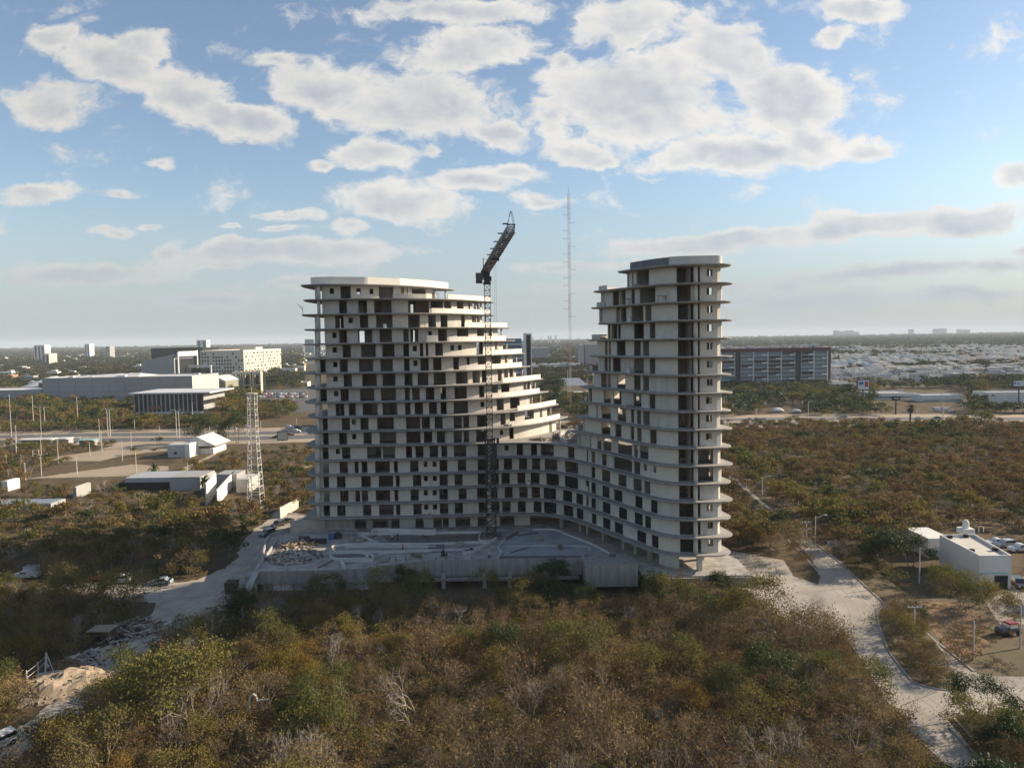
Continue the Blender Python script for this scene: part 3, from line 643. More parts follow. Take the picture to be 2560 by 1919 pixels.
# loose things on the deck
def pile(name, cx, cy, z, rx, ry, h, n_, mats, sizes, lab, cat, seed, group=None, flatness=0.4):
    r_ = random.Random(seed); m = MB()
    for i in range(n_):
        a, d_ = r_.uniform(0, 2*pi), sqrt(r_.random()); x, y = cx+rx*d_*cos(a), cy+ry*d_*sin(a); zz = z+h*(1-d_)**0.8*r_.uniform(0.4, 1.0)
        l, w_, t = [r_.uniform(*s_) for s_ in sizes]; m.use(r_.choice(mats)); d3 = Vector((cos(r_.uniform(0, 2*pi))*1, sin(r_.uniform(0, 2*pi)), r_.uniform(-flatness, flatness))).normalized()
        up = d3.orthogonal().normalized() if r_.random() < 0.5 else Vector((0, 0, 1)); s_ = d3.cross(up).normalized(); up = s_.cross(d3)
        b = len(m.v); c = Vector((x, y, max(zz, z)+t*0.5))
        for k1 in (-1, 1):
            for k2, k3 in ((-1, -1), (1, -1), (1, 1), (-1, 1)): m.v.append(tuple(c+d3*(k2*l/2)+s_*(k3*w_/2)+up*(k1*t/2)))
        for q in ((0, 3, 2, 1), (4, 5, 6, 7), (0, 1, 5, 4), (1, 2, 6, 5), (2, 3, 7, 6), (3, 0, 4, 7)): m.face([b+i_ for i_ in q])
    return tag(m.build(name), lab, cat, group)
q = G(738, 1392, 0); pile('rubble_heap', q[0], q[1], 0, 5.6, 5.2, 1.1, 520, [wood, concrete_lt, dk2, rubblem, inner], ((0.4, 2.2), (0.15, 0.6), (0.06, 0.22)), 'heap of broken boards and concrete on the deck behind the left corner', 'rubble', 5)
q = G(745, 1366, 0); pile('board_stack', q[0], q[1], 0, 4.0, 2.6, 1.3, 160, [wood, rubblem, mat('shutter_board', (0.35, 0.24, 0.15), 0.9)], ((1.6, 3.2), (0.3, 0.7), (0.05, 0.1)), 'stack of tan formwork boards behind the rubble on the deck', 'timber', 6, flatness=0.12)
q = G(790, 1358, 0); tag(MB().box(q[0], q[1], 0.001, 4.5, 1.0, 1.0).box(q[0]-2.9, q[1]+1.2, 0.001, 2.2, 1.0, 1.3).build('scaffold_bundle', steel), 'dark stack of scaffold frames on the deck', 'scaffold')
q = G(829, 1348, 0); m = MB(); m.use(mat('blue_paint', (0.06, 0.12, 0.28), 0.6)).box(q[0], q[1], 0.001, 1.1, 1.0, 1.2).box(q[0], q[1], 1.21, 1.2, 1.1, 0.06); tag(m.build('tool_box'), 'small blue site box on the deck', 'box')
q = G(845, 1345, 0); m = MB().use(steel).box(q[0], q[1], 0.3, 1.7, 0.9, 0.8, top=0.9).box(q[0], q[1], 1.1, 0.9, 0.6, 0.25); m.tube((q[0]-0.6, q[1]-0.5, 0.3), (q[0]-0.6, q[1]+0.5, 0.3), 0.3, n_=10).tube((q[0]+0.6, q[1]-0.5, 0.3), (q[0]+0.6, q[1]+0.5, 0.3), 0.3, n_=10); tag(m.build('generator'), 'dark generator on wheels beside the blue box', 'generator')
for X, Y_, s_, lab in ((872, 1340, 1.0, 'grey trestle frame beside the gravel bed'), (888, 1338, 0.8, 'grey trestle frame nearer the low wall of the gravel bed')):
    q = G(X, Y_, 0); m = MB()
    for dx in (-0.7, 0.7):
        for dy in (-0.4, 0.4): m.tube((q[0]+dx, q[1]+dy, 0), (q[0]+dx*0.8, q[1]+dy*0.6, 1.1*s_), 0.05)
    m.box(q[0], q[1], 1.1*s_, 1.8, 0.9, 0.08); tag(m.build('trestle', greysteel), lab, 'trestle')
q = G(1108, 1389, 0); m = MB().use(steel).box(q[0], q[1], 0.001, 0.9, 0.8, 0.9, top=0.8).tube((q[0], q[1], 0.9), (q[0], q[1], 1.35), 0.35, 0.2, 8).box(q[0]+0.7, q[1], 0, 0.3, 0.3, 0.6); tag(m.build('mixer'), 'dark cement mixer on the deck near the front wall', 'mixer')
q = G(1172, 1382, 0); m = MB().use(steel).box(q[0], q[1], 0.001, 1.9, 1.0, 0.7, 0.4, top=0.7).box(q[0]+0.5, q[1], 0.7, 0.7, 0.6, 0.3, 0.4); tag(m.build('compressor'), 'low dark compressor at the foot of the slanting wall', 'compressor')
q = G(1257, 1352, 0); q2 = G(1300, 1330, 0); m = MB().use(wood)
for i in range(6): m.box((q[0]+q2[0])/2+random.uniform(-.2, .2), (q[1]+q2[1])/2+i*0.25-0.6, 0.05+0.04*i, 6.2, 0.22, 0.1, 1.05)
tag(m.build('plank_stack'), 'long brown plank stack lying diagonally beside the crane base', 'planks')
# rubble, rebar and reels on the roof terrace between the towers
zt = zk(11)
q = G(1440, 1092, zt); pile('debris_heap', q[0], q[1], zt, 6, 3.2, 0.7, 150, [wood, rubblem, concrete_lt, steel], ((0.6, 2.6), (0.1, 0.4), (0.06, 0.2)), 'sunlit heap of timber and debris on the terrace between the towers', 'rubble', 8)
q = G(1362, 1100, zt); pile('debris_heap', q[0], q[1], zt, 3, 2, 0.6, 60, [wood, rubblem], ((0.6, 2.2), (0.1, 0.3), (0.06, 0.15)), 'smaller debris heap beside the left terrace columns', 'rubble', 9)
m = MB().use(concrete_lt)
pts = smooth([G(x, y, zt+1) for x, y in ((1410, 1096), (1402, 1085), (1408, 1076), (1430, 1074), (1446, 1078), (1444, 1090), (1425, 1096))], True, 4); pts.append(pts[0])
m.strip(pts, offset(pts, 0.35), zt+0.003, zt+1.0); m.build('pool_rim', None, TOWER)
# ------------------------------------------------------------------ tower crane
CX, CY = G(1229, 1342, 0)
CR = empty('tower_crane', (CX, CY, 0), label='dark lattice tower crane standing in front of the left tower, jib pointing at the viewer', cat='crane')
def lattice(m, p, q, w0, w1, step, r_, tri=False, rz=0.0, diag=True):
    p = Vector(p); q = Vector(q); d = q-p; L_ = d.length; d.normalize(); up = Vector((0, 0, 1)) if abs(d.z) < 0.9 else Vector((sin(rz), cos(rz), 0))
    s_ = d.cross(up).normalized(); up = s_.cross(d); n_ = max(1, round(L_/step)); sh = ((-1, -1), (1, -1), (1, 1), (-1, 1)) if not tri else ((-1, -1), (1, -1), (0, 1))
    def P_(i, c): t = i/n_; w_ = (w0+(w1-w0)*t)/2; return p+d*(L_*t)+s_*(c[0]*w_)+up*(c[1]*w_)
    for ci, c in enumerate(sh):
        m.tube(P_(0, c), P_(n_, c), r_*1.5, n_=4)
        c2 = sh[(ci+1) % len(sh)]
        for i in range(n_):
            m.tube(P_(i, c), P_(i, c2), r_, n_=3, caps=False)
            if diag: m.tube(P_(i, c), P_(i+1, c2), r_, n_=3, caps=False) if i % 2 else m.tube(P_(i, c2), P_(i+1, c), r_, n_=3, caps=False)
    return m
ZS = 60.2
lattice(MB(), (0, 0, 21.5), (0, 0, ZS-3.6), 1.25, 1.25, 1.3, 0.055).build('mast', steel, CR)
lattice(MB(), (0, 0, 0.4), (0, 0, 22.5), 2.05, 2.05, 1.5, 0.10).build('climbing_frame', steel, CR)
m = lattice(MB(), (0, 0, 12), (0, 0, 22.5), 1.3, 1.3, 1.3, 0.06); m.box(0, 0, 22.0, 2.5, 2.5, 0.25); m.box(0.9, -0.9, 16.4, 1.1, 0.3, 5.0); m.build('inner_mast', steel, CR)
MB().box(0, 0, 0.0, 4.4, 4.4, 0.45).box(0, 0, 0.45, 3.0, 0.5, 0.3).box(0, 0, 0.46, 0.5, 3.0, 0.3).build('base', dk2, CR)
m = MB().box(0, 0, ZS-3.6, 1.7, 1.7, 0.5).box(0, 0, ZS-3.1, 1.3, 1.3, 2.4).box(0.75, -0.3, ZS-2.9, 0.5, 0.8, 1.0); m.build('slewing_ring', steel, CR)
c = empty('cab', (-1.75, 0.1, ZS-3.3)); c.parent = CR
MB().box(0, 0, 0, 1.4, 1.7, 0.5).box(0, 0, 2.1, 1.4, 1.7, 0.12).box(-0.65, -0.8, 0.5, 0.1, 0.1, 1.6).box(0.65, -0.8, 0.5, 0.1, 0.1, 1.6).box(0, 0.75, 0.5, 1.4, 0.1, 1.6).build('cab_shell', steel, c)
MB().box(0, -0.78, 0.5, 1.2, 0.04, 1.6).box(-0.66, 0, 0.5, 0.03, 1.4, 1.6).build('pane', glassm, c)
jd = Vector((D(1277, 541, 103)[0]-CX, 103-CY, 0)); JL = jd.length; jd.normalize()
j0 = Vector((0, 0, ZS-0.2))+jd*0.4
lattice(MB(), j0, j0+jd*(JL*0.55), 1.3, 1.2, 1.25, 0.048).build('jib', steel, CR)
lattice(MB(), j0+jd*(JL*0.55+0.05), j0+jd*JL, 1.2, 1.0, 1.25, 0.045).build('jib', steel, CR)
e_ = j0+jd*JL; s_ = jd.cross(Vector((0, 0, 1)))
m = MB()
for a in (-0.5, 0.5):
    m.tube(e_+s_*a+Vector((0, 0, .5)), e_+Vector((0, 0, 2.5))+s_*a*0.2, 0.035); m.tube(e_-jd*2+s_*a+Vector((0, 0, .5)), e_+Vector((0, 0, 2.5)), 0.03)
m.tube(e_+s_*-0.6+Vector((0, 0, .6)), e_+s_*0.6+Vector((0, 0, .6)), 0.08); m.build('jib_head', steel, CR)
for i in range(5):
    t = JL*(0.30+0.165*i); p = j0+jd*t-s_*0.6+Vector((0, 0, 0.6))
    m = MB(); m.tube(p, p+Vector((0, 0, 0.55)), 0.04, n_=4); m.tube(p+Vector((0, 0, .5)), p+Vector((-0.9, 0, .5)), 0.03, n_=4)
    m.box(p.x-1.25, p.y, p.z+0.42, 0.75, 0.35, 0.16); m.build('work_light', steel, CR)
cj = -jd; m = lattice(MB(), Vector((0, 0, ZS-0.3)), Vector((0, 0, ZS-0.3))+cj*13, 1.3, 1.3, 1.6, 0.06); m.build('counter_jib', steel, CR)
p = Vector((0, 0, ZS-1.6))+cj*11.5; MB().box(p.x, p.y, p.z, 1.4, 2.6, 2.0, atan2(cj.y, cj.x)-pi/2).build('counterweight', concrete, CR)
p = j0+jd*(JL*0.44); MB().box(p.x, p.y, p.z-0.95, 1.5, 1.6, 0.35).build('trolley', steel, CR)
MB().tube(p+Vector((0.1, 0, -1)), p+Vector((0.1, 0, -34)), 0.018, n_=3).tube(p+Vector((-0.25, 0, -1)), p+Vector((-0.25, 0, -34)), 0.018, n_=3).build('hoist_cable', steel, CR)
MB().box(p.x-0.08, p.y, p.z-35, 0.5, 0.3, 1.0).build('hook', steel, CR)
m = MB(); m.tube((-0.75, -0.3, ZS-2), (-0.75, -0.3, ZS+2.2), 0.09, n_=5); m.tube((-0.75, -0.3, ZS+1.9), (0.6, 0, ZS+1.9), 0.05, n_=4); m.build('top_post', steel, CR)
# ------------------------------------------------------------------ ground, roads
def ground_mat():
    m = bpy.data.materials.new('ground_soil'); m.use_nodes = True; nt = m.node_tree; b = nt.nodes['Principled BSDF']; b.inputs['Roughness'].default_value = 0.95
    b.inputs['Specular IOR Level'].default_value = 0.1
    g = nt.nodes.new('ShaderNodeNewGeometry'); lk = nt.links.new
    def noi(s, d=6, r=0.6):
        t = nt.nodes.new('ShaderNodeTexNoise'); t.inputs['Scale'].default_value = s; t.inputs['Detail'].default_value = d; t.inputs['Roughness'].default_value = r; lk(g.outputs['Position'], t.inputs['Vector']); return t.outputs['Fac']
    def ramp(v, els):
        r = nt.nodes.new('ShaderNodeValToRGB'); lk(v, r.inputs[0]); e = r.color_ramp.elements
        while len(e) < len(els): e.new(0.5)
        for i, (p, c) in enumerate(els): e[i].position = p; e[i].color = (*c, 1)
        return r.outputs[0]
    near = ramp(noi(0.09), [(0.3, (0.055, 0.045, 0.028)), (0.46, (0.10, 0.075, 0.045)), (0.56, (0.13, 0.095, 0.06)), (0.68, (0.075, 0.07, 0.035))])
    far = ramp(noi(0.004, 9, 0.7), [(0.36, (0.035, 0.045, 0.03)), (0.5, (0.06, 0.065, 0.045)), (0.56, (0.10, 0.10, 0.085)), (0.62, (0.20, 0.195, 0.18)), (0.7, (0.05, 0.055, 0.04))])
    ln = nt.nodes.new('ShaderNodeVectorMath'); ln.operation = 'LENGTH'; lk(g.outputs['Position'], ln.inputs[0])
    mr = nt.nodes.new('ShaderNodeMapRange'); mr.inputs[1].default_value = 700; mr.inputs[2].default_value = 1600; lk(ln.outputs['Value'], mr.inputs[0])
    mi = nt.nodes.new('ShaderNodeMix'); mi.data_type = 'RGBA'; lk(mr.outputs[0], mi.inputs[0]); lk(near, mi.inputs[6]); lk(far, mi.inputs[7]); lk(mi.outputs[2], b.inputs['Base Color'])
    return m
def ragged(pts, a=.45, st=1.2, seed=1):
    P = Path(list(pts)+[pts[0]], st).p[:-1]; return [(x+noise.noise(Vector((x*.7, y*.7, seed)))*a*2, y+noise.noise(Vector((x*.7, y*.7, seed+9)))*a*2) if hypot(x, y) < 330 else (x, y) for x, y in P]
def sheet(name, pts, z, m_, kind='structure', label=None, cat=None):
    if name in ('dirt_road', 'street', 'bare_ground', 'clearing'): pts = ragged(pts, .2 if name == 'street' else .6)
    m = MB(); P = pts if area(pts) > 0 else pts[::-1]; m.poly([(x, y, z) for x, y in P]); o = m.build(name, m_); tag(o, label, cat, kind=kind); return o
R_ = 20000
sheet('ground', [(R_*cos(2*pi*i/96), R_*sin(2*pi*i/96)) for i in range(96)], GZ, ground_mat())
dirt = mat('dirt_road', (0.47, 0.42, 0.355), 0.95, (0.31, 0.265, 0.21), 0.22, 0.4, 0.02, 1.5)
dirt2 = mat('tan_dirt', (0.40, 0.33, 0.25), 0.95, (0.29, 0.23, 0.16), 0.06, 0.45)
lotsoil = mat('lot_soil', (0.15, 0.115, 0.07), 0.95, (0.085, 0.075, 0.04), 0.30, 0.4, 0.03, 1)
dryearth = mat('red_earth', (0.27, 0.165, 0.095), 0.95, (0.14, 0.10, 0.06), 0.45, 0.42, 0.03, 1)
street = mat('street_concrete', (0.42, 0.38, 0.33), 0.9, (0.26, 0.235, 0.20), 0.20, 0.42, 0.004, 3)
asphalt = mat('asphalt', (0.085, 0.083, 0.085), 0.9, (0.12, 0.115, 0.11), 0.03, 0.5)
kerbm = mat('kerb', (0.42, 0.40, 0.37), 0.9, (0.25, 0.24, 0.22), 0.8, 0.5)
ROADL = smooth([G(*p) for p in ((700, 1283), (742, 1288), (800, 1300))], sub=3)
def gp(L_, z=GZ): return [G(x, y, z) for x, y in L_]
DIRT_L = gp([(690, 1275), (800, 1290), (800, 1330), (720, 1345), (670, 1370), (645, 1440), (620, 1500), (590, 1520), (530, 1530), (480, 1552), (430, 1575), (385, 1615), (310, 1680), (240, 1745), (160, 1810), (60, 1880), (-60, 1960), (-300, 2040), (-300, 1960), (0, 1850), (90, 1790), (190, 1715), (262, 1655), (320, 1600), (380, 1530), (395, 1505), (300, 1500), (100, 1480), (-200, 1480), (-200, 1452), (0, 1452), (200, 1462), (330, 1462), (480, 1452), (560, 1420), (590, 1395), (600, 1360), (640, 1320), (680, 1290)])
sheet('dirt_road', DIRT_L, GZ+0.004, dirt)
STREET = gp([(1700, 1100), (1815, 1178), (1850, 1205), (1973, 1310), (2036, 1358), (2099, 1406), (2198, 1498), (2281, 1560), (2432, 1678), (2490, 1690), (2700, 1690), (2700, 1790), (2520, 1790), (2405, 1783), (2368, 1800), (2377, 1824), (2470, 1930), (2560, 2040), (2460, 2040), (2380, 1919), (2281, 1838), (2250, 1780), (2205, 1740), (2180, 1690), (2120, 1600), (2000, 1560), (1950, 1540), (1860, 1480), (1810, 1440), (1790, 1400), (1810, 1372), (1860, 1382), (1960, 1400), (1985, 1440), (2045, 1460), (2050, 1440), (2032, 1400), (1960, 1320), (1920, 1272), (1850, 1215), (1810, 1190), (1690, 1105)])
sheet('street', STREET, GZ+0.004, street)
LOT = gp([(2190, 1440), (2360, 1440), (2560, 1450), (2700, 1480), (2700, 1700), (2500, 1700), (2440, 1680), (2290, 1555), (2200, 1490), (2100, 1400)])
sheet('bare_ground', LOT, GZ+0.002, lotsoil)
sheet('bare_ground', gp([(2250, 1512), (2300, 1500), (2400, 1508), (2470, 1545), (2480, 1600), (2440, 1650), (2400, 1640), (2330, 1580), (2275, 1545)]), GZ+0.004, dryearth)
sheet('driveway', gp([(2530, 1440), (2700, 1440), (2700, 1560), (2500, 1560), (2460, 1500), (2520, 1480)]), GZ+0.006, street)
def kerb(name, px, w_=0.3, h=0.13, lab=None):
    pts = Path(smooth(gp(px)), 1.0).p; m = MB(); m.strip(pts, offset(pts, w_), GZ, GZ+h); tag(m.build('kerb', kerbm), kind='structure'); return pts
tm = mat('tyre_track', (0.36, 0.32, 0.265), .95, (.29, .255, .21), .6, .5)
def tracks(px, m_, offs=(-1.6, -.2, 1.2), w_=.28):
    P = Path(smooth(gp(px)), 1.0).p
    for i, o_ in enumerate(offs): a = offset(P, o_+.25*sin(i)); b = offset(P, o_+w_+.25*sin(i)); sheet('tyre_track', a+b[::-1], GZ+.009+.001*i, m_)
tracks([(730, 1300), (690, 1345), (640, 1400), (600, 1445), (540, 1490), (470, 1530), (400, 1580), (330, 1650), (240, 1725), (150, 1800)], tm); tracks([(560, 1470), (480, 1478), (380, 1474), (250, 1470)], tm)
tracks([(1950, 1310), (2030, 1385), (2090, 1450), (2150, 1520), (2190, 1620), (2250, 1720), (2330, 1790), (2420, 1900)], tm, (-2.2, -.8, 1.0, 2.4)); tracks([(2150, 1480), (2250, 1560), (2380, 1670), (2480, 1730)], tm, (-1.5, 0, 1.4)); tracks([(2060, 1520), (1960, 1480), (1880, 1440), (1830, 1400)], tm)
for (a, b) in (((2045, 1478), (2172, 1462)), ((2025, 1420), (2105, 1412)), ((2130, 1640), (2205, 1612)), ((2250, 1765), (2345, 1728))):
    q0, q1 = G(*a), G(*b); pts = [q0, q1]; sheet('joint_line', pts+offset(pts, .12)[::-1], GZ+.013, mat('joint_dark', (.12, .11, .10), .95))
kerb('k', [(1973, 1310), (2036, 1358), (2099, 1406), (2198, 1498), (2281, 1560), (2370, 1628), (2432, 1678)])
kerb('k', [(2372, 1818), (2420, 1872), (2478, 1935), (2560, 2040)])
MED = smooth(gp([(2192, 1532), (2230, 1530), (2322, 1585), (2370, 1650), (2401, 1707), (2385, 1724), (2350, 1724), (2300, 1712), (2274, 1697), (2240, 1655), (2212, 1608)]), True)
MB().prism(MED, GZ, GZ+0.14).build('median', kerbm)['kind'] = 'structure'
i2 = offset(MED, 0.25 if area(MED) > 0 else -0.25, True); o = MB().prism(i2, GZ+0.02, GZ+0.18).build('median_soil', lotsoil); o['kind'] = 'structure'
# highway, crossing behind the towers
def strip_px(name, pts, w_, z, m_):
    P = smooth(pts, sub=5); a = offset(P, w_/2); b = offset(P, -w_/2); return sheet(name, a+b[::-1], z, m_)
HW = [G(-150, 1100), G(200, 1092), G(600, 1088), G(900, 1080), G(1500, 1062), G(1900, 1052), G(2300, 1050), G(2750, 1052)]
strip_px('highway_verge', HW, 64, GZ+0.02, dirt2)
strip_px('highway', [(x, y-13) for x, y in HW], 15, GZ+0.05, asphalt); strip_px('highway', [(x, y+8) for x, y in HW], 14, GZ+0.05, asphalt)
paint = mat('road_paint', (0.6, 0.6, 0.58), 0.7)
for dy in (-20.2, -13, -5.8, 1.2, 8, 14.8): strip_px('lane_line', [(x, y+dy) for x, y in HW], 0.35, GZ+0.07, paint)
clear = [gp([(40, 1200), (330, 1160), (420, 1165), (420, 1185), (300, 1190), (100, 1195)]), gp([(150, 1140), (330, 1115), (480, 1105), (480, 1118), (300, 1140), (250, 1152), (130, 1152)]), gp([(240, 1125), (430, 1106), (480, 1100), (480, 1093), (300, 1110)]),
         gp([(400, 1198), (500, 1150), (540, 1130), (540, 1136), (470, 1175), (430, 1200)]), gp([(735, 1172), (785, 1155), (800, 1150), (800, 1165)])]
for c_ in clear: sheet('clearing', c_, GZ+0.012, dirt2)
sheet('clearing', gp([(1930, 1036), (2000, 1034), (2090, 1036), (2000, 1046), (1900, 1046)]), GZ+0.03, dirt2)
sheet('clearing', gp([(1390, 978), (1500, 976), (1500, 992), (1400, 995)]), GZ+0.03, dirt)
carpark = sheet('car_park', gp([(640, 975), (800, 970), (800, 1030), (700, 1030), (640, 1000)]), GZ+0.03, asphalt)
# ------------------------------------------------------------------ vegetation
LEAF = {
 'brown': mat('leaf_brown', (0.2, .1, .05), 0.9, (0.55, 0.55, 0.55), 1.3, 0.6, trans=0.2, spec=0.1, cols=[(0.25, 0.162, 0.068), (0.20, 0.14, 0.065), (0.30, 0.215, 0.095), (0.17, 0.14, 0.06), (0.24, 0.14, 0.058)]),
 'olive': mat('leaf_olive', (0.1, .1, .04), 0.85, (0.5, 0.55, 0.5), 1.3, 0.6, trans=0.3, spec=0.15, cols=[(0.20, 0.185, 0.055), (0.13, 0.14, 0.045), (0.25, 0.20, 0.06), (0.16, 0.14, 0.05), (0.26, 0.205, 0.05)]),
 'green': mat('leaf_green', (0.05, .08, .03), 0.55, (0.5, 0.55, 0.45), 1.3, 0.6, trans=0.2, spec=0.15, cols=[(0.055, 0.08, 0.025), (0.08, 0.11, 0.035), (0.045, 0.07, 0.03), (0.10, 0.12, 0.04)]),
 'mustard': mat('leaf_mustard', (0.2, .16, .04), 0.85, (0.6, 0.6, 0.5), 1.3, 0.6, trans=0.3, spec=0.1, cols=[(0.27, 0.20, 0.045), (0.22, 0.18, 0.05), (0.30, 0.19, 0.05)]),
 'city': mat('leaf_city', (0.05, .06, .03), 0.9, (0.6, 0.6, 0.6), 0.3, 0.6, trans=0.15, spec=0.1, cols=[(0.05, 0.07, 0.03), (0.08, 0.085, 0.035), (0.04, 0.055, 0.028), (0.10, 0.09, 0.045)])}
def leaf(m, c, s, r_):
    d = Vector((r_.gauss(0, 1), r_.gauss(0, 1), r_.gauss(0, 1)*0.8)).normalized(); a = d.orthogonal().normalized(); b_ = d.cross(a)
    t = r_.uniform(0, pi); a, b_ = a*cos(t)+b_*sin(t), b_*cos(t)-a*sin(t); a *= s*r_.uniform(.6, 1.1)*0.5; b_ *= s*r_.uniform(.35, .6)*0.5
    i = len(m.v); m.v += [tuple(c-a), tuple(c+b_), tuple(c+a), tuple(c-b_)]; m.face((i, i+1, i+2, i+3))
def make_tree(kind, seed, h=6.0, rad=3.2, stems=2, levels=4, nleaf=1800, lsize=0.24, twigs=3, r0=0.10, bark=None, lean=0.5, flat=0.75):
    r_ = random.Random(seed); T = MB(); C = MB(); term = []; bark = bark or barkm; T.use(bark); C.use(LEAF.get(kind, barkm))
    def grow(p, d, l, r0_, lv):
        q = p; n_ = 2
        for i in range(n_):
            d = (d+Vector((r_.gauss(0, .16), r_.gauss(0, .16), r_.gauss(0, .08)+0.03))).normalized(); q2 = q+d*(l/n_)
            T.tube(q, q2, r0_*(1-i*0.2), r0_*(0.8-i*0.2), n_=5 if lv >= levels-1 else 3, caps=False); q = q2
        if lv <= 0: term.append((q, d)); return
        for i in range(twigs if r_.random() < 0.7 else twigs-1 or 1):
            a = r_.uniform(0, 2*pi); sp_ = r_.uniform(.4, .95); o = d.orthogonal().normalized(); o2 = d.cross(o)
            nd_ = (d+(o*cos(a)+o2*sin(a))*sp_); nd_.z *= flat; nd_ = (nd_+Vector((0, 0, .12))).normalized()
            grow(q, nd_, l*r_.uniform(.6, .85), r0_*0.58, lv-1)
        if lv == levels-1 and r_.random() < .5: term.append((q, d))
    for i in range(stems):
        a = 2*pi*i/stems+r_.uniform(-.6, .6); grow(Vector((cos(a)*.12, sin(a)*.12, -0.3)), Vector((cos(a)*lean*r_.uniform(.4, 1.2), sin(a)*lean*r_.uniform(.4, 1.2), 1)).normalized(), h*0.36, r0, levels)
    # fit to the wanted size
    mz = max(p.z for p, d in term); mr_ = sorted(hypot(p.x, p.y) for p, d in term)[int(len(term)*.92)]
    sz, sx = h/mz, rad/max(mr_, .1)
    T.v = [(x*sx*(1 if z > .5 else .6+.4*max(z, 0)*2), y*sx*(1 if z > .5 else .6+.4*max(z, 0)*2), z*sz) for x, y, z in T.v]; tp = [Vector((p.x*sx, p.y*sx, p.z*sz)) for p, d in term]
    if nleaf:
        per = max(1, nleaf//len(tp)); sp = rad*0.15
        for p in tp:
            w_ = r_.uniform(.2, 1.8)
            for j in range(int(per*w_)): leaf(C, p+Vector((r_.gauss(0, sp), r_.gauss(0, sp), r_.gauss(0, sp*.6)-sp*.3)), lsize, r_)
    return T, C
def make_bush(kind, seed, h, rad, nleaf, lsize, lumps=9):                # cheap distant crown
    r_ = random.Random(seed); T = MB(); C = MB(); T.use(barkm); C.use(LEAF[kind]); T.tube((0, 0, -.3), (0, 0, h*.55), .14*h/6, .06*h/6, 4, False)
    L_ = [(Vector((r_.gauss(0, rad*.4), r_.gauss(0, rad*.4), h*r_.uniform(.42, .8))), rad*r_.uniform(.28, .5)) for i in range(lumps)]
    for i in range(nleaf):
        c, rr = L_[i % lumps]; d = Vector((r_.gauss(0, 1), r_.gauss(0, 1), r_.gauss(0, 1)+.4)).normalized()*rr*r_.uniform(.7, 1.05); d.z *= .7; leaf(C, c+d, lsize, r_)
    for c, rr in L_[:4]: T.tube((0, 0, h*.3), c, .07*h/6, .03*h/6, 3, False)
    return T, C
SRC = bpy.data.collections.new('tree_kinds')
KINDS = []                                                             # (tag, trunk mesh, crown mesh)
def reg(nm, TC):
    T, C = TC; tm = T.mesh('trunk'); cm_ = C.mesh('crown') if C.f else None
    J = MB(); J.v = T.v+C.v; J.f = T.f+[tuple(i+len(T.v) for i in f) for f in C.f]; J.mats = T.mats+(C.mats if C.f else []); J.m = [0]*len(T.f)+[1]*len(C.f)
    o = bpy.data.objects.new('%03d_%s' % (len(KINDS), nm), J.mesh('tree')); SRC.objects.link(o); KINDS.append((nm, tm, cm_)); return len(KINDS)-1
NEAR = {'brown': [reg('brown', make_tree('brown', 11+i, 5.2+.7*i, 2.6+.4*i, 2+i % 2, 5, (1500, 1100, 700)[i], 0.25, 3, .075)) for i in range(3)],
 'olive': [reg('olive', make_tree('olive', 21+i, 6.0+.6*i, 3.2+.5*i, 2, 4, 2500, 0.30, 3, .09)) for i in range(3)],
 'green': [reg('green', make_tree('green', 31+i, 6.4, 3.3+.3*i, 2, 4, 4200, 0.30, 3, .11)) for i in range(2)],
 'mustard': [reg('mustard', make_tree('mustard', 41, 4.6, 2.8, 3, 4, 2600, 0.22, 3, .06))],
 'bare': [reg('bare', make_tree('bare', 51+i, 5.6, 2.9+.4*i, 2+i, 5, 0, .2, 3, .10, palebark, .7)) for i in range(2)],
 'twiggy': [reg('twiggy', make_tree('brown', 61+i, 4.8, 2.5, 4, 5, 380, .28, 3, .05, mat('twig_bark', (0.33, 0.25, 0.175), .95, (.20, .15, .10), 2, .5), .6)) for i in range(3)]}
MID = {k: [reg('mid_'+k, make_bush(k, 71+i*7+len(k), 5.4, 3.2, 420, .62)) for i in range(3)] for k in ('brown', 'olive', 'green', 'mustard')}
LOW = {k: [reg('low_'+k, make_bush(k, 91+i*3+len(k), 2.0, 1.6, 260, .26, 7)) for i in range(2)] for k in ('brown', 'olive')}
FAR = {'city': [reg('far_city', make_bush('city', 121+i, 8.5, 5.6, 110, 2.3, 8)) for i in range(4)], 'olive': [reg('far_olive', make_bush('olive', 131+i, 6.5, 4.8, 110, 1.8, 8)) for i in range(2)], 'brown': [reg('far_brown', make_bush('brown', 136+i, 6, 4.8, 110, 1.8, 8)) for i in range(2)]}
def gn_group():
    g = bpy.data.node_groups.new('scatter', 'GeometryNodeTree'); g.interface.new_socket('Geometry', in_out='INPUT', socket_type='NodeSocketGeometry'); g.interface.new_socket('Geometry', in_out='OUTPUT', socket_type='NodeSocketGeometry')
    n = g.nodes; l = g.links.new; gi = n.new('NodeGroupInput'); go = n.new('NodeGroupOutput'); ip = n.new('GeometryNodeInstanceOnPoints'); ci = n.new('GeometryNodeCollectionInfo')
    ci.inputs['Collection'].default_value = SRC; ci.inputs['Separate Children'].default_value = True; ci.inputs['Reset Children'].default_value = True
    def na(nm, ty):
        a = n.new('GeometryNodeInputNamedAttribute'); a.data_type = ty; a.inputs['Name'].default_value = nm; return a.outputs['Attribute']
    l(gi.outputs[0], ip.inputs['Points']); l(ci.outputs[0], ip.inputs['Instance']); ip.inputs['Pick Instance'].default_value = True
    l(na('kind_index', 'INT'), ip.inputs['Instance Index']); l(na('turn', 'FLOAT_VECTOR'), ip.inputs['Rotation']); l(na('size', 'FLOAT_VECTOR'), ip.inputs['Scale']); l(ip.outputs[0], go.inputs[0]); return g
GN = gn_group()
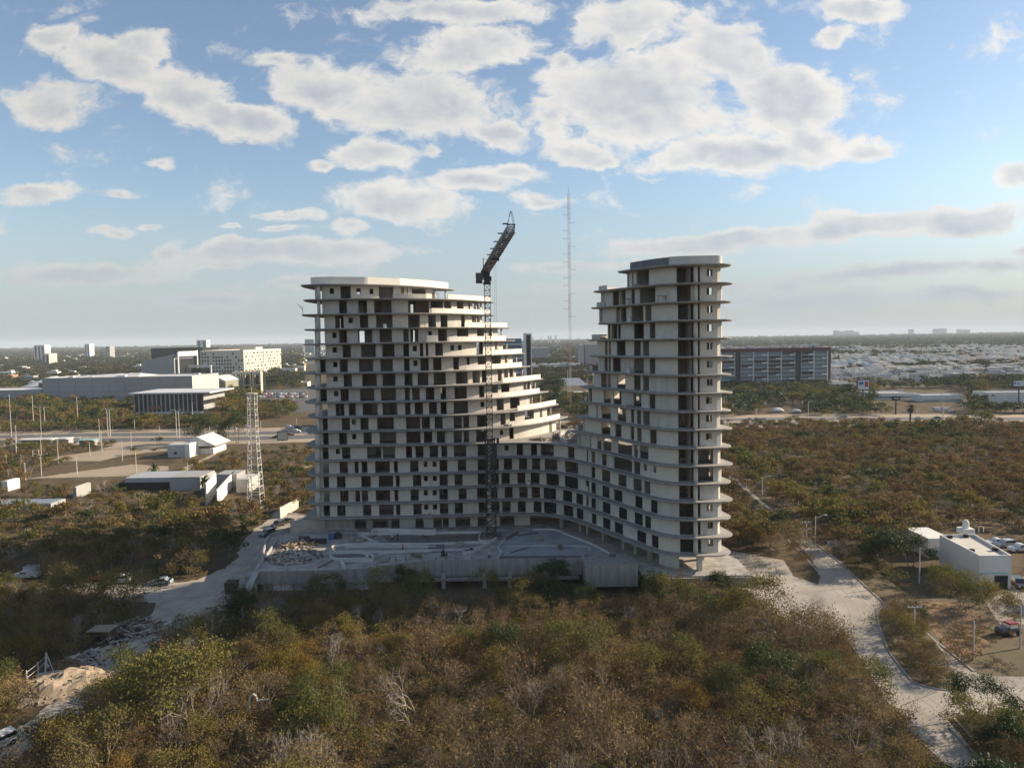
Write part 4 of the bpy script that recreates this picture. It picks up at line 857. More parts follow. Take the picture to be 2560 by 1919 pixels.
def scatter(name, pts, label, cat):
    me = bpy.data.meshes.new(name); me.from_pydata([p[:3] for p in pts], [], []); n_ = len(pts)
    a = me.attributes.new('kind_index', 'INT', 'POINT'); a.data.foreach_set('value', [p[3] for p in pts])
    a = me.attributes.new('turn', 'FLOAT_VECTOR', 'POINT'); a.data.foreach_set('vector', [c for p in pts for c in (0, 0, p[4])])
    a = me.attributes.new('size', 'FLOAT_VECTOR', 'POINT'); a.data.foreach_set('vector', [c for p in pts for c in (p[5], p[5], p[5]*p[6])])
    o = bpy.data.objects.new(name, me); COL.objects.link(o); md = o.modifiers.new('scatter', 'NODES'); md.node_group = GN; tag(o, label, cat, kind='stuff'); return o
# places kept free of trees
FOOT = [(-57, 129), (-51, 131), (46, 129), (47, 141), (40, 160), (34, 184), (22, 197), (-48, 197), (-60, 187), (-57, 160)]
NOGO = [FOOT, DIRT_L, STREET, gp([(1690, 1100), (1815, 1172), (1975, 1302), (2110, 1400), (2060, 1460), (2000, 1400), (1948, 1330), (1905, 1282), (1830, 1218), (1700, 1120)])]+clear
NOGO += [gp([(2330, 1350), (2450, 1500), (2560, 1500), (2720, 1470), (2700, 1400), (2580, 1350), (2440, 1320)]), gp([(520, 1190), (640, 1190), (640, 1260), (520, 1270), (310, 1250), (310, 1195)]), gp([(400, 1090), (520, 1090), (520, 1155), (400, 1160)])]
LOTP = LOT
BLD = []                                                               # building footprints filled in before scattering
SEEN = [[(0, 1925), (60, 1860), (230, 1730), (310, 1660), (350, 1605), (420, 1565), (490, 1550), (570, 1500), (640, 1400), (600, 1380), (520, 1430), (390, 1490), (330, 1550), (230, 1595), (190, 1645), (110, 1640), (40, 1700), (60, 1790), (-20, 1850)], [(170, 1430), (430, 1430), (430, 1475), (170, 1475)], [(20, 1410), (95, 1410), (95, 1450), (20, 1450)],
 [(2060, 1500), (2130, 1560), (2120, 1600), (2200, 1700), (2250, 1770), (2310, 1840), (2390, 1930), (2470, 1930), (2385, 1815), (2405, 1780), (2560, 1750), (2560, 1680), (2430, 1670), (2280, 1560), (2190, 1500), (2110, 1430), (2040, 1400), (1860, 1395), (1830, 1440), (1950, 1540)],
 [(1815, 1186), (1850, 1204), (2036, 1356), (2110, 1400), (2070, 1400), (1985, 1332), (1900, 1262)], [(2330, 1330), (2540, 1330), (2540, 1480), (2460, 1470), (2330, 1385)], [(2185, 972), (2420, 972), (2420, 1040), (2330, 1035), (2185, 1015)], [(2462, 975), (2600, 975), (2600, 1012), (2462, 1012)], [(1905, 1012), (2005, 1012), (2005, 1045), (1905, 1045)], [(640, 972), (790, 972), (790, 1000), (640, 1000)], [(515, 1195), (625, 1195), (600, 1240), (520, 1255)], [(1395, 940), (1500, 940), (1500, 985), (1395, 985)], [(330, 1000), (545, 990), (545, 1035), (330, 1038)], [(400, 1085), (520, 1085), (480, 1150), (410, 1150)], [(0, 1218), (62, 1210), (62, 1240), (0, 1250)], [(615, 1150), (665, 1150), (665, 1250), (615, 1250)]]
def hides(x, y, h):
    b = proj(x, y, GZ+.3); t = proj(x, y, GZ+h)
    for P in SEEN:
        for k in (0, .5, 1):
            if inside(b[0]+(t[0]-b[0])*k, b[1]+(t[1]-b[1])*k, P): return True
    return False
def free(x, y, pad=0):
    for P in NOGO:
        if inside(x, y, P): return False
    for (x0, y0, x1, y1) in BLD:
        if x0-pad < x < x1+pad and y0-pad < y < y1+pad: return False
    return True
def hw_dist(x, y):
    for i in range(len(HW)-1):
        a, b = HW[i], HW[i+1]
        if a[0] <= x <= b[0]: return y-(a[1]+(b[1]-a[1])*(x-a[0])/(b[0]-a[0]))
    return y-(HW[0][1] if x < 0 else HW[-1][1])
SPEC = {'brown': 'dry brown-leaved scrub tree', 'olive': 'olive-green broad scrub tree', 'green': 'dark green leafy tree', 'mustard': 'mustard-yellow rounded scrub tree', 'bare': 'leafless pale-branched tree', 'twiggy': 'twiggy dry shrub tree'}
SIZEW = ('small', 'medium', 'tall')
def region(x, y, s):
    q = proj(x, y, GZ+3); c = ('at the far left', 'left', 'left of centre', 'just left of centre', 'just right of centre', 'right of centre', 'right', 'at the far right')[max(0, min(7, int(q[0]//320)))]
    r = ('at the front edge of the woodland', 'in the front rows of the woodland', 'in the middle of the woodland', 'in the rear rows of the woodland', 'close below the podium')[0 if y < 76 else 1 if y < 88 else 2 if y < 102 else 3 if y < 118 else 4]
    if y > 131: r = 'beside the dirt road' if x < 0 else 'between the tower and the street'
    return r+', '+c
def one_tree(ki, x, y, rz, s, lab, grp='trees of the scrub woodland', z=GZ, hs=1.0):
    nm, tm, cm_ = KINDS[ki]; t = empty('tree', (x, y, z), rz, label=lab, cat='tree', group=grp); t.scale = (s, s, s*hs)
    a = bpy.data.objects.new('trunk', tm); COL.objects.link(a); a.parent = t
    if cm_: b = bpy.data.objects.new('crown', cm_); COL.objects.link(b); b.parent = t
    return t
def plant():
    rv = random.Random(42); near = []; stuff = []; under = []; mid = []; far = []
    sp_ = 3.85; y = 62.0
    def kindmix(x, y):
        n_ = noise.noise(Vector((x*.035, y*.05, 3.1))); n2_ = noise.noise(Vector((x*.09+7, y*.09, 9.3)))
        u_ = rv.random()
        if n_ > 0.12: c = ('olive', 'brown', 'green', 'mustard', 'brown', 'twiggy', 'twiggy')
        elif n_ < -0.15: c = ('brown', 'twiggy', 'twiggy', 'bare', 'brown', 'brown', 'twiggy')
        else: c = ('brown', 'brown', 'twiggy', 'bare', 'brown', 'twiggy', 'olive')
        if x < -18 and y < 125: c = ('olive', 'olive', 'mustard', 'brown', 'twiggy', 'bare', 'brown') if u_ > .35 else c
        return c[int(rv.random()*7)]
    while y < 152:
        lim = 0.76*y+14; x = -lim
        while x < lim:
            px, py = x+rv.uniform(-1.4, 1.4), y+rv.uniform(-1.4, 1.4); x += sp_
            if not free(px, py): continue
            if inside(px, py, LOTP) or (inside(px, py, MED)): continue
            if px > 0.36*py+16 and py < 120 and px > 57 and rv.random() < .6: continue
            if py > 127 and -60 < px < 48 and py < 131: continue
            if hides(px, py, 3.8): continue
            k = kindmix(px, py); ki = rv.choice(NEAR[k]); s = rv.uniform(.62, 1.22)*(1+.35*noise.noise(Vector((px*.05, py*.05, 4))))
            if rv.random() < .12: s *= 1.3
            if py > 118 and -60 < px < 45: s *= .9
            near.append((hypot(px, py), px, py, ki, rv.uniform(0, 6.28), s, k))
        y += sp_
    for i in range(23):
        x, y = -46+i*4.0+rv.uniform(-1, 1), 126.8+rv.uniform(-1.2, 1.2); k = rv.choice(('olive', 'brown', 'green', 'brown', 'twiggy'))
        if not -10 < x < 25: near.append((hypot(x, y), x, y, rv.choice(NEAR[k]), rv.uniform(0, 6), rv.uniform(.8, 1.2), k))
    near.sort(); vis = 0
    for d_, px, py, ki, rz, s, k in near:
        q = proj(px, py, GZ+4)
        if vis < 292 and -60 < q[0] < 2620 and q[1] < 2010: one_tree(ki, px, py, rz, s, SIZEW[0 if s < .76 else 1 if s < .98 else 2]+' '+SPEC[k]+' '+region(px, py, s)); vis += 1
        else: stuff.append((px, py, GZ, ki, rz, s, 1))
    y = 60.0                                                           # low undergrowth
    while y < 150:
        x = -.76*y-12
        while x < .76*y+12:
            px, py = x+rv.uniform(-1, 1), y+rv.uniform(-1, 1); x += 2.3
            if not free(px, py) or (inside(px, py, LOTP) and rv.random() < .93) or (not 60 < py < 129 and -60 < px < 46) or hides(px, py, 1.2): continue
            under.append((px, py, GZ, rv.choice(LOW['brown' if rv.random() < .62 else 'olive']), rv.uniform(0, 6.28), rv.uniform(.6, 1.5), rv.uniform(.7, 1.2)))
        y += 2.3
    for i in range(2600):
        px, py = rv.uniform(44, 100), rv.uniform(72, 150); q = proj(px, py, GZ); k = 'olive' if rv.random() < .5 else 'brown'
        inm = inside(px, py, offset(MED, .8 if area(MED) > 0 else -.8, True)); isl = q[0] > 2415 and 1775 < q[1] < 2010 and q[1] > 1775 and not inside(px, py, STREET)
        vg = (inside(px, py, LOTP) and not inside(px, py, STREET) and noise.noise(Vector((px*.12, py*.12, 3))) > -.02 and q[0] < 2560)
        if inm and rv.random() < .8 or isl and rv.random() < .5 or vg and rv.random() < .45: under.append((px, py, GZ+(.1 if inm else 0), rv.choice(LOW[k]), rv.uniform(0, 6.28), rv.uniform(.35, .8), rv.uniform(.5, 1.0)))
    y = 152.0                                                          # middle distance
    while y < 760:
        st = 4.6 if y < 260 else (5.2 if y < 430 else 6.6); x = -.76*y-20
        while x < .76*y+20:
            px, py = x+rv.uniform(-st, st)*.45, y+rv.uniform(-st, st)*.45; x += st
            if abs(px) < .34*py and py > 320 and -.30*py < px < -.02*py: continue          # hidden behind the towers
            if not free(px, py, 2) or inside(px, py, LOTP): continue
            if hides(px, py, 4): continue
            hd = hw_dist(px, py); n_ = noise.noise(Vector((px*.012, py*.012, 1.7)))
            if -26 < hd < 24: continue
            left = px < 0
            if left and hd < 0:
                if n_ < -.30 and py > 235: continue
                if rv.random() < .06: continue
            if hd > 24:
                if n_ < -.30 or rv.random() < .12: continue
                if not left and py > 690: continue
            n3_ = noise.noise(Vector((px*.03, py*.03, 5)))
            if hd > 24: c = ('olive', 'green', 'olive', 'brown') if left else ('green', 'olive', 'green', 'green')
            elif left: c = ('brown', 'olive', 'brown', 'olive', 'green') if n3_ > -.1 else ('brown', 'brown', 'olive')
            else: c = ('brown', 'brown', 'brown', 'olive', 'brown') if n3_ < .1 else ('olive', 'brown', 'green', 'olive')
            k = rv.choice(c); s = rv.uniform(.65, 1.35)*(1.25 if hd > 24 else .9)*(1+.35*noise.noise(Vector((px*.02, py*.02, 8)))); s *= 1.45 if rv.random() < .05 else 1
            if left and 200 < py and hd < 0: s *= .72
            if rv.random() < .05 and py < 300: mid.append((px, py, GZ, rv.choice(NEAR['bare']), rv.uniform(0, 6.28), rv.uniform(.8, 1.1), 1)); continue
            mid.append((px, py, GZ, rv.choice(MID[k]), rv.uniform(0, 6.28), s, rv.uniform(.8, 1.1)))
        y += st
    y = 760.0                                                          # town and plain
    while y < 9000:
        st = 9.0+(y-760)*.0105; x = -.78*y
        while x < .78*y:
            px, py = x+rv.uniform(-st, st)*.5, y+rv.uniform(-st, st)*.5; x += st
            if abs(px) < 0.31*py and px < .27*py and -.29*py < px < -.03*py: continue
            if not free(px, py, 3): continue
            n_ = noise.noise(Vector((px*.0035, py*.0035, 2.2))); right = px > .28*py
            if right and 700 < py < 2300 and n_ < .22 and rv.random() < .72: continue
            if not right and rv.random() < (.08 if n_ > -.1 else .3): continue
            s = rv.uniform(.7, 1.2)*(1+(y-760)*.00042); far.append((px, py, GZ, rv.choice(FAR['city']+FAR['city']+FAR['olive']+(FAR['brown'] if py < 1500 else [])), rv.uniform(0, 6.28), s, .9))
        y += st
    scatter('scrub_woodland', stuff, 'remaining trees of the scrub woodland round the towers', 'woodland')
    scatter('undergrowth', under, 'low dry bushes filling the woodland floor', 'undergrowth')
    scatter('scrubland', mid, 'brown and olive scrub stretching to and beyond the highway', 'scrub')
    scatter('distant_trees', far, 'dark trees spread through the distant town', 'trees')
    print('near', len(near), 'under', len(under), 'mid', len(mid), 'far', len(far))
# ------------------------------------------------------------------ neighbouring buildings, street furniture
GLB = mat('blue_glass', (0.08, 0.14, 0.18), 0.2, (0.16, 0.22, 0.26), 0.6, 0.5, spec=0.6)
GLD = mat('dark_facade_glass', (0.025, 0.03, 0.034), 0.12, spec=0.6)
greyw = mat('grey_cladding', (0.36, 0.36, 0.355), 0.8, (0.30, 0.30, 0.30), 0.05, 0.4)
creamw = mat('cream_cladding', (0.62, 0.57, 0.44), 0.85, (0.55, 0.5, 0.4), 0.05, 0.4)
whiteroof = mat('white_roof', (0.62, 0.63, 0.63), 0.6, (0.5, 0.5, 0.5), 0.08, 0.4)
brownw = mat('brown_cladding', (0.12, 0.05, 0.045), 0.8, (0.09, 0.04, 0.038), 0.3, 0.5)
cols = [mat('house_white', (0.62, 0.61, 0.58), 0.9, (0.48, 0.47, 0.45), 0.15, 0.5), mat('house_cream', (0.56, 0.50, 0.40), 0.9), mat('house_grey', (0.36, 0.36, 0.36), 0.9, (0.27, 0.27, 0.27), 0.1, 0.5), mat('house_blue', (0.30, 0.40, 0.48), 0.9), mat('house_terracotta', (0.42, 0.22, 0.15), 0.9)]
def foot(x0, y0, x1, y1): BLD.append((min(x0, x1), min(y0, y1), max(x0, x1), max(y0, y1)))
def bldg(name, x0, y0, x1, y1, z1, lab, m_=whitewall, roof=whiteroof, par=0.8):
    b = empty(name, ((x0+x1)/2, (y0+y1)/2, GZ), label=lab, cat='building'); w_, d_ = abs(x1-x0), abs(y1-y0); foot(x0, y0, x1, y1)
    MB().box(0, 0, 0, w_, d_, z1-GZ).build('wall', m_, b)
    MB().box(0, 0, z1-GZ+.004, w_-.8, d_-.8, .12).build('roof', roof, b)
    if par:
        m = MB()
        for cx, cy, sx, sy in ((0, -d_/2+.15, w_, .3), (0, d_/2-.15, w_, .3), (-w_/2+.15, 0, .3, d_-.62), (w_/2-.15, 0, .3, d_-.62)): m.box(cx, cy, z1-GZ+.003, sx, sy, par)
        m.build('parapet', m_, b)
    return b, w_, d_
def win(b, x, y, z, sx, sy, sz, m_=GLD): return MB().box(x, y, z, sx, sy, sz).build('window', m_, b)
# --- shopping centre, left
b, w_, d_ = bldg('shopping_centre', -392, 600, -267, 654, 17, 'long windowless grey shopping centre with a sunlit cream end wall', greyw)
MB().box(w_/2+.16, 0, 0, .3, d_, 21.3).build('end_wall', creamw, b)
m = MB()
for i in range(1, 4): m.box(0, -d_/2-.06, i*4.9, w_, .12, .12)
for i in range(1, 9): m.box(-w_/2+w_*i/9, -d_/2-.07, 0, .12, .14, 20)
m.build('cladding_joints', mat('joint_grey', (.17, .17, .175), .9), b)
m = MB(); rr = random.Random(4)
for i in range(14): m.box(rr.uniform(-w_*.45, w_*.45), rr.uniform(-d_*.3, d_*.4), 21.2, rr.uniform(2, 7), rr.uniform(2, 4), rr.uniform(.8, 2))
m.build('roof_units', whiteroof, b)
m = MB(); m.v = [(-w_*.48, -d_*.3, 21.2), (w_*.1, -d_*.3, 21.2), (w_*.1, d_*.4, 21.2), (-w_*.48, d_*.4, 21.2), (-w_*.1, 0, 23.6), (w_*.05, 0, 23.8)]
for q in ((0, 1, 5, 4), (1, 2, 5), (2, 3, 4, 5), (3, 0, 4)): m.face(q)
m.build('skylight_roof', whiteroof, b)
bldg('wing_wall', -465, 598, -392.5, 640, 7.6, 'low plain grey wing left of the shopping centre', greyw)
x0, z_ = D(1010/5.5275, 960, 600); 
dm = empty('tent_roof_hall', (-425, 668, GZ), label='round hall with a white conical tent roof behind the low grey wing', cat='building'); foot(-455, 645, -395, 695)
MB().tube((0, 0, 0), (0, 0, 10.5), 26, 26, 28).build('wall', creamw, dm); MB().tube((0, 0, 10.6), (0, 0, 20.5), 29, 2.5, 28).build('roof', whiteroof, dm)
MB().box(22, -25, 0, 36, 8, 16).build('dark_annex', mat('annex_dark', (.12, .12, .125), .8), dm)
# glass pavilion with white flat roof
X0, X1 = D(335, 1000, 500)[0], D(505, 1000, 500)[0]; ex = -214
b = empty('glass_pavilion', ((X0+X1)/2, 520, GZ), label='dark glass pavilion under a thin white flat roof in front of the shopping centre', cat='building'); foot(X0, 500, X1, 540); w_ = X1-X0
MB().box(0, 0, 0, w_, 38, 14.0).build('wall', GLD, b); MB().box(2, 0, 14.1, w_+9, 44, .9).build('roof', whiteroof, b)
m = MB()
for i in range(14): m.box(-w_/2+3+i*(w_-4)/14, -19.3, 0, .7, .6, 14)
m.build('mullions', mat('mullion_grey', (.4, .4, .42), .7), b); MB().box(w_/2+.25, 0, 2.5, .4, 37, 3.5).box(w_/2+.25, 0, 9, .4, 37, 4.8).build('side_panel', greyw, b)
MB().box(-w_*.18, -19.5, 3.6, 9, .4, 2.2).build('sign_band', mat('rust_band', (.25, .12, .09), .8), b)
MB().box(0, -19.4, 0, w_, .5, 1.4).build('base_band', whitewall, b)
# barrel-roofed hall and portal frames
b = empty('barrel_roof_hall', (-275, 682, GZ), label='hall with curved white barrel roof behind the cream end wall', cat='building'); foot(-287, 660, -263, 705)
MB().box(0, 0, 0, 24, 44, 14).build('wall', mat('olive_wall', (.24, .24, .2), .85), b); m = MB(); o_ = [(-12+24*i/12, 14.02+4.5*sin(pi*(.12+.88*i/12))) for i in range(13)]
m.v = [(x, -22, z) for x, z in o_]+[(x, 22, z) for x, z in o_]+[(-12, -22, 14.01), (12, -22, 14.01), (-12, 22, 14.01), (12, 22, 14.01)]
for i in range(12): m.face((i, i+1, 14+i, 13+i))
m.face([26]+list(range(13))[0:13]+[27]); m.face([29]+[25-i for i in range(13)]+[28]); m.build('roof', whiteroof, b)
X0 = D(588, 950, 700)[0]
b = empty('portal_colonnade', (X0, 700, GZ), label='row of three tall pale portal frames left of the hotel car park', cat='building'); foot(X0, 695, X0+34, 712)
m = MB()
for i in range(3):
    x = 3+i*9.5
    m.box(x-3.8, 0, 0, 1.0, 6, 21).box(x+3.4, 0, 0, 1.0, 6, 21).box(x-.2, 0, 18.5, 6.2, 6, 2.5).box(x-.2, -.4, 7, 6.2, 1, 1.2)
m.build('frame', mat('portal_stone', (.50, .46, .38), .85), b); MB().box(12.5, 4, 0, 31, 1.5, 17).build('glass_wall', GLD, b)
# hotel
b, w_, d_ = bldg('hotel', -383-62, 1030, -383, 1197, 33.5, 'cream hotel block with scattered small windows, brightest building on the left', mat('hotel_cream', (.60, .56, .46), .85))
rr = random.Random(12); m = MB()
for f in range(6):
    y = 4
    while y < 160:
        n_ = rr.choice((1, 1, 2, 3)); wd = 3.0*n_
        m.box(.1+w_/2, -d_/2+y+wd/2, 7.5+f*4.9, .35, wd-.4, 2.9); y += wd+rr.uniform(3, 9)
m.build('window_band', mat('window_olive', (.13, .13, .11), .3), b)
m = MB()
for f in range(6):
    for i in range(15): 
        if rr.random() < .7: m.box(-w_/2+3+i*4, -d_/2-.1, 7.5+f*4.9, 2.2, .3, 2.9)
m.build('window_band', GLD, b); MB().box(0, 0, .0, w_+.5, d_+.5, 5.0).build('ground_storey', greyw, b); MB().box(5, 20, 37.7, 25, 30, 4).build('roof_house', creamw, b)
bldg('glass_office_block', -383-62-75, 1040, -383-63, 1100, 38, 'dark glass office block joined to the left of the cream hotel', GLD, greyw)
# angular grey museum-like building
Yb = 900; xa, xb = D(352, 900, Yb)[0], D(445, 900, Yb)[0]
b = empty('angular_hall', ((xa+xb)/2, Yb+25, GZ), label='angular grey hall with sloping roof and white end frame behind the shopping centre', cat='building'); foot(xa, Yb, xb, Yb+60); w_ = xb-xa
m = MB(); m.v = [(-w_/2, -25, 0), (w_/2-5, -25, 0), (w_/2-5, 30, 0), (-w_/2, 30, 0), (-w_/2, -25, 27), (w_/2-5, -25, 36), (w_/2-5, 30, 36), (-w_/2, 30, 31)]
for q in ((0, 1, 5, 4), (1, 2, 6, 5), (2, 3, 7, 6), (3, 0, 4, 7), (4, 5, 6, 7)): m.face(q)
m.build('wall', greyw, b)
m = MB().box(w_/2, -25, 0, 1.5, 2, 38).box(w_/2, 30, 0, 1.5, 2, 40).box(w_/2, 2.5, 33, 1.5, 53, 6).box(w_/2+14, 5, 18, 28, 1.5, 3).box(w_/2+28, 5, 0, 1.5, 2, 21); m.build('end_frame', whitewall, b)
MB().box(w_/2-3.5, 3, 0, 1, 50, 30).build('glass_wall', GLD, b); MB().box(w_/2+13, 12, 0, 26, 2, 17).build('glass_wall', GLD, b)
# far towers on the skyline
def tower(x0, x1, ytop, Y, lab, m_=whitewall, d_=30, stripes=0):
    a, zt_ = D(x0, ytop, Y); c_, _ = D(x1, ytop, Y); o, w_, dd = bldg('tower_block', a, Y, c_, Y+d_, zt_, lab, m_, whiteroof, 0)
    if stripes:
        m = MB()
        for i in range(stripes): m.box(-w_/2+w_*(i+.5)/stripes, -d_/2-.15, 4, w_/stripes*.4, .4, zt_-GZ-8)
        m.build('window_band', GLD if m_ is not cols[2] else greyw, o)
    return o
tower(84, 111, 863, 2300, 'white slab tower alone on the left horizon', stripes=3); tower(104, 122, 884, 1700, 'short cream block below the white slab tower', cols[1], stripes=2)
tower(211, 223, 860, 2600, 'small white tower on the skyline right of the slab tower', stripes=2); tower(491, 516, 850, 2500, 'pale tower standing above the dark glass office block', stripes=2)
tower(264, 274, 866, 2400, 'narrow grey tower on the left skyline', cols[2]); tower(762, 784, 848, 3000, 'bluish glass block on the skyline at the left tower edge', GLB)
for i, (x, yt, w_) in enumerate(((1331, 842, 2), (1370, 840, 3), (1376, 840, 3), (1388, 839, 3.5), (1397, 846, 3), (1352, 843, 2))): tower(x, x+w_, yt, 4500+i*60, ('first', 'second', 'third', 'fourth', 'fifth', 'leftmost but one')[i]+' tiny white tower on the horizon between the towers')
for i, (x, yt, w_) in enumerate(((2088, 826, 9), (2100, 828, 14), (2118, 826, 16), (2137, 829, 10), (2277, 823, 8), (2338, 822, 12), (2352, 821, 15), (2398, 823, 6), (2406, 824, 20))): tower(x, x+w_, yt, 9000+i*80, 'faint high-rise on the right horizon, number %s from the left' % ('one two three four five six seven eight nine'.split()[i]), cols[2], 60)
tower(1331, 1372, 869, 1500, 'grey block with white vertical fins behind the trees between the towers', cols[2], 40, 12)
tower(1449, 1460, 862, 1150, 'narrow grey slab beside the pale block between the towers', greyw); tower(1462, 1500, 860, 1160, 'pale apartment block between the towers near the right one', cols[2], 30, 8)
# glass office tower with a white fin
Yb = 420; xa = D(1200, 900, Yb)[0]; xb, zt_ = D(1329, 832, Yb)
b = empty('glass_office_tower', (0, 0, 0), label='glass office tower with white floor bands and a tall white fin behind the left tower', cat='building'); foot(xa, Yb, xb, Yb+30)
zr = D(1300, 846, Yb)[1]; MB().box((xa+xb)/2-3, Yb+15, GZ, xb-xa-6, 29, zr-GZ).build('wall', GLB, b)
m = MB(); z = GZ+4
while z < zr: m.box((xa+xb)/2-3, Yb+14.6, z, xb-xa-5.5, 30.2, .55); z += 4.1
m.build('floor_band', whitewall, b)
MB().box(xb-4.0, Yb+1, GZ, 1.6, 3, zt_-GZ).box(xb-.3, Yb+1, GZ, .6, 3, zt_-GZ).box(xb-2.2, Yb+1.2, zt_+.01-.6, 2.6, 2.6, .5).build('fin', whitewall, b); MB().box(xb-1.9, Yb+2.5, GZ, 2.5, 2.5, zt_-GZ-.8).build('fin_core', GLD, b)
# brown and blue apartment block on the right
Yb = 663; xa = D(1720, 900, Yb)[0]; xb = D(2076, 900, Yb)[0]; zt_ = D(1950, 872, Yb)[1]; b = empty('apartment_block', (0, 0, 0), label='long brown-framed apartment block with blue-grey balconies right of the towers', cat='building'); foot(xa, Yb, xb, Yb+24)
w_ = xb-xa; zb = D(1950, 958, Yb)[1]; MB().box((xa+xb)/2, Yb+13, zb, w_-1, 22, zt_-zb-.5).build('wall', mat('apt_wall', (.24, .26, .28), .7, (.13, .14, .155), .5, .5), b)
MB().box((xa+xb)/2, Yb+14, GZ, w_-6, 20, zb-GZ).build('ground_storey', greyw, b)
m = MB().box((xa+xb)/2, Yb+11.6, zt_-2.2, w_, 24, 3.0).box((xa+xb)/2, Yb+11.5, zb-1.4, w_, 23, 1.4).box(xb-1.6, Yb+11, zb, 3.2, 24, zt_-zb-2.2); m.build('brown_frame', brownw, b)
nf = 8; fh = (zt_-2.4-zb)/nf; m = MB().use(whitewall)
bays = [D(x, 900, Yb)[0] for x in (1720, 1765, 1802, 1837)]+[D(x, 900, Yb)[0] for x in (1851, 1883, 1919, 1953, 1988)]+[D(x, 900, Yb)[0] for x in (2001, 2034, 2068)]
gl = MB().use(GLB); rr = random.Random(8); sl = MB().use(mat('apt_dark', (.03, .03, .035), .4)); lb = mat('balcony_white', (.42, .43, .45), .8)
for f in range(nf):
    for i in range(len(bays)-1):
        a, c_ = bays[i], bays[i+1]
        if c_-a < 8: continue
        z = zb+f*fh; m.box((a+c_)/2, Yb-.2, z, c_-a-.9, 2.0, .38)
        if rr.random() < .6: gl.box((a+c_)/2, Yb+.3, z+.4, c_-a-1.2, .25, fh-.5)
        for j in range(int((c_-a)/1.5)): sl.box(a+1+j*1.5, Yb+1.6, z+.4, .75, .5, fh-.8)
        if f % 2 == i % 2: m.box(c_-(c_-a)*.22, Yb-.9, z+.38, (c_-a)*.38, .3, 1.0)
for i in range(len(bays)): m.box(bays[i], Yb+.1, zb, .7, 2.6, zt_-zb-2.4)
m.build('balcony_band', None, b); gl.build('balcony_glass', None, b); sl.build('window_band', None, b)
for x in (1844, 1994): MB().box(D(x, 900, Yb)[0], Yb-.1, zb-.2, 5.0, 3, zt_-zb-2.0).build('stair_shaft', mat('shaft_dark', (.035, .037, .045), .8), b)
m = MB()
for i in range(22): m.box(xa+4+i*(w_-8)/22+rr.uniform(-1, 1), Yb+12, zt_+.8, rr.uniform(2.5, 5.5), rr.uniform(4, 9), rr.uniform(1.2, 3.2))
m.build('roof_house', cols[0], b)
# shops along the highway on the right
def shop(x0, x1, yt, yb, Y, d_, lab, m_=whitewall, band=None, roof=whiteroof):
    a, zt_ = D(x0, yt, Y); c_, zb_ = D(x1, yb, Y); o, w_, dd = bldg('shop', a, Y, c_, Y+d_, max(zt_, 0), lab, m_, roof)
    if band: MB().box(0, -dd/2-.15, (zt_-GZ)*.45, w_-1, .3, (zt_-GZ)*.3).build('window_band', band, o)
    return o
shop(2188, 2292, 988, 1020, 520, 26, 'white and blue flat-roofed showroom beyond the highway', whitewall, GLB, greyw); shop(2306, 2408, 998, 1020, 500, 14, 'low white shop with green-blue band right of the showroom', whitewall, mat('teal_band', (.08, .3, .3), .6))
shop(2470, 2640, 984, 1010, 480, 16, 'white flat-roofed shop at the right edge beyond the highway', whitewall, None, greyw); shop(2082, 2120, 955, 975, 640, 16, 'small cream building at the foot of the brown apartment block', cols[1]); shop(2085, 2140, 962, 972, 628, 12, 'long low white annex right of the apartment block', whitewall)
b = empty('open_sided_hall', (*G(1425, 985), GZ), label='open hall with grey hipped roof between the towers beyond the highway', cat='building'); foot(b.location.x-15, b.location.y-9, b.location.x+15, b.location.y+9)
m = MB(); m.v = [(-15, -9, 8), (15, -9, 8), (15, 9, 8), (-15, 9, 8), (-8, 0, 14), (8, 0, 14)]
for q in ((0, 1, 5, 4), (1, 2, 5), (2, 3, 4, 5), (3, 0, 4), (3, 2, 1, 0)): m.face(q)
m.build('roof', mat('grey_roof', (.33, .35, .38), .5), b); m = MB()
for x in (-14, -5, 5, 14): m.box(x, -8.5, 0, .5, .5, 8).box(x, 8.5, 0, .5, .5, 8)
m.build('post', whitesteel, b)
# domed canopies right beyond the highway
for (x, y, w_, lab) in ((1943, 1030, 30, 'white domed canopy beyond the highway right of the towers'), (1912, 1016, 22, 'grey arched canopy among the palms'), (1990, 1031, 22, 'low grey tent canopy right of the white domed one'), (1870, 1018, 16, 'small arched canopy at the tower edge')):
    q = G(x, y); s_ = hypot(*q)/FPX*w_; m = MB(); n_ = 10
    for i in range(n_): 
        for j in range(2): pass
    ring = [(s_/2*cos(pi*i/n_), s_*.28*sin(pi*i/n_)) for i in range(n_+1)]
    for k_, (yy, f) in enumerate(((-s_*.35, .55), (-s_*.18, .9), (0, 1), (s_*.18, .9), (s_*.35, .55))): m.v += [(q[0]+a*(.6+.4*f), q[1]+yy, GZ+.6+h_*f) for a, h_ in ring]
    for k_ in range(4):
        for i in range(n_): a = k_*(n_+1)+i; m.face((a, a+1, a+n_+2, a+n_+1))
    for k_ in (0, 4): m.face([k_*(n_+1)+i for i in range(n_+1)])
    for sx in (-1, 1):
        for sy in (-.2, .2): m.box(q[0]+sx*s_*.42, q[1]+sy*s_, GZ, .3, .3, 1.2)
    tag(m.build('canopy', whiteroof if 'white' in lab else greyw), lab, 'canopy'); foot(q[0]-s_/2, q[1]-s_/2, q[0]+s_/2, q[1]+s_/2)
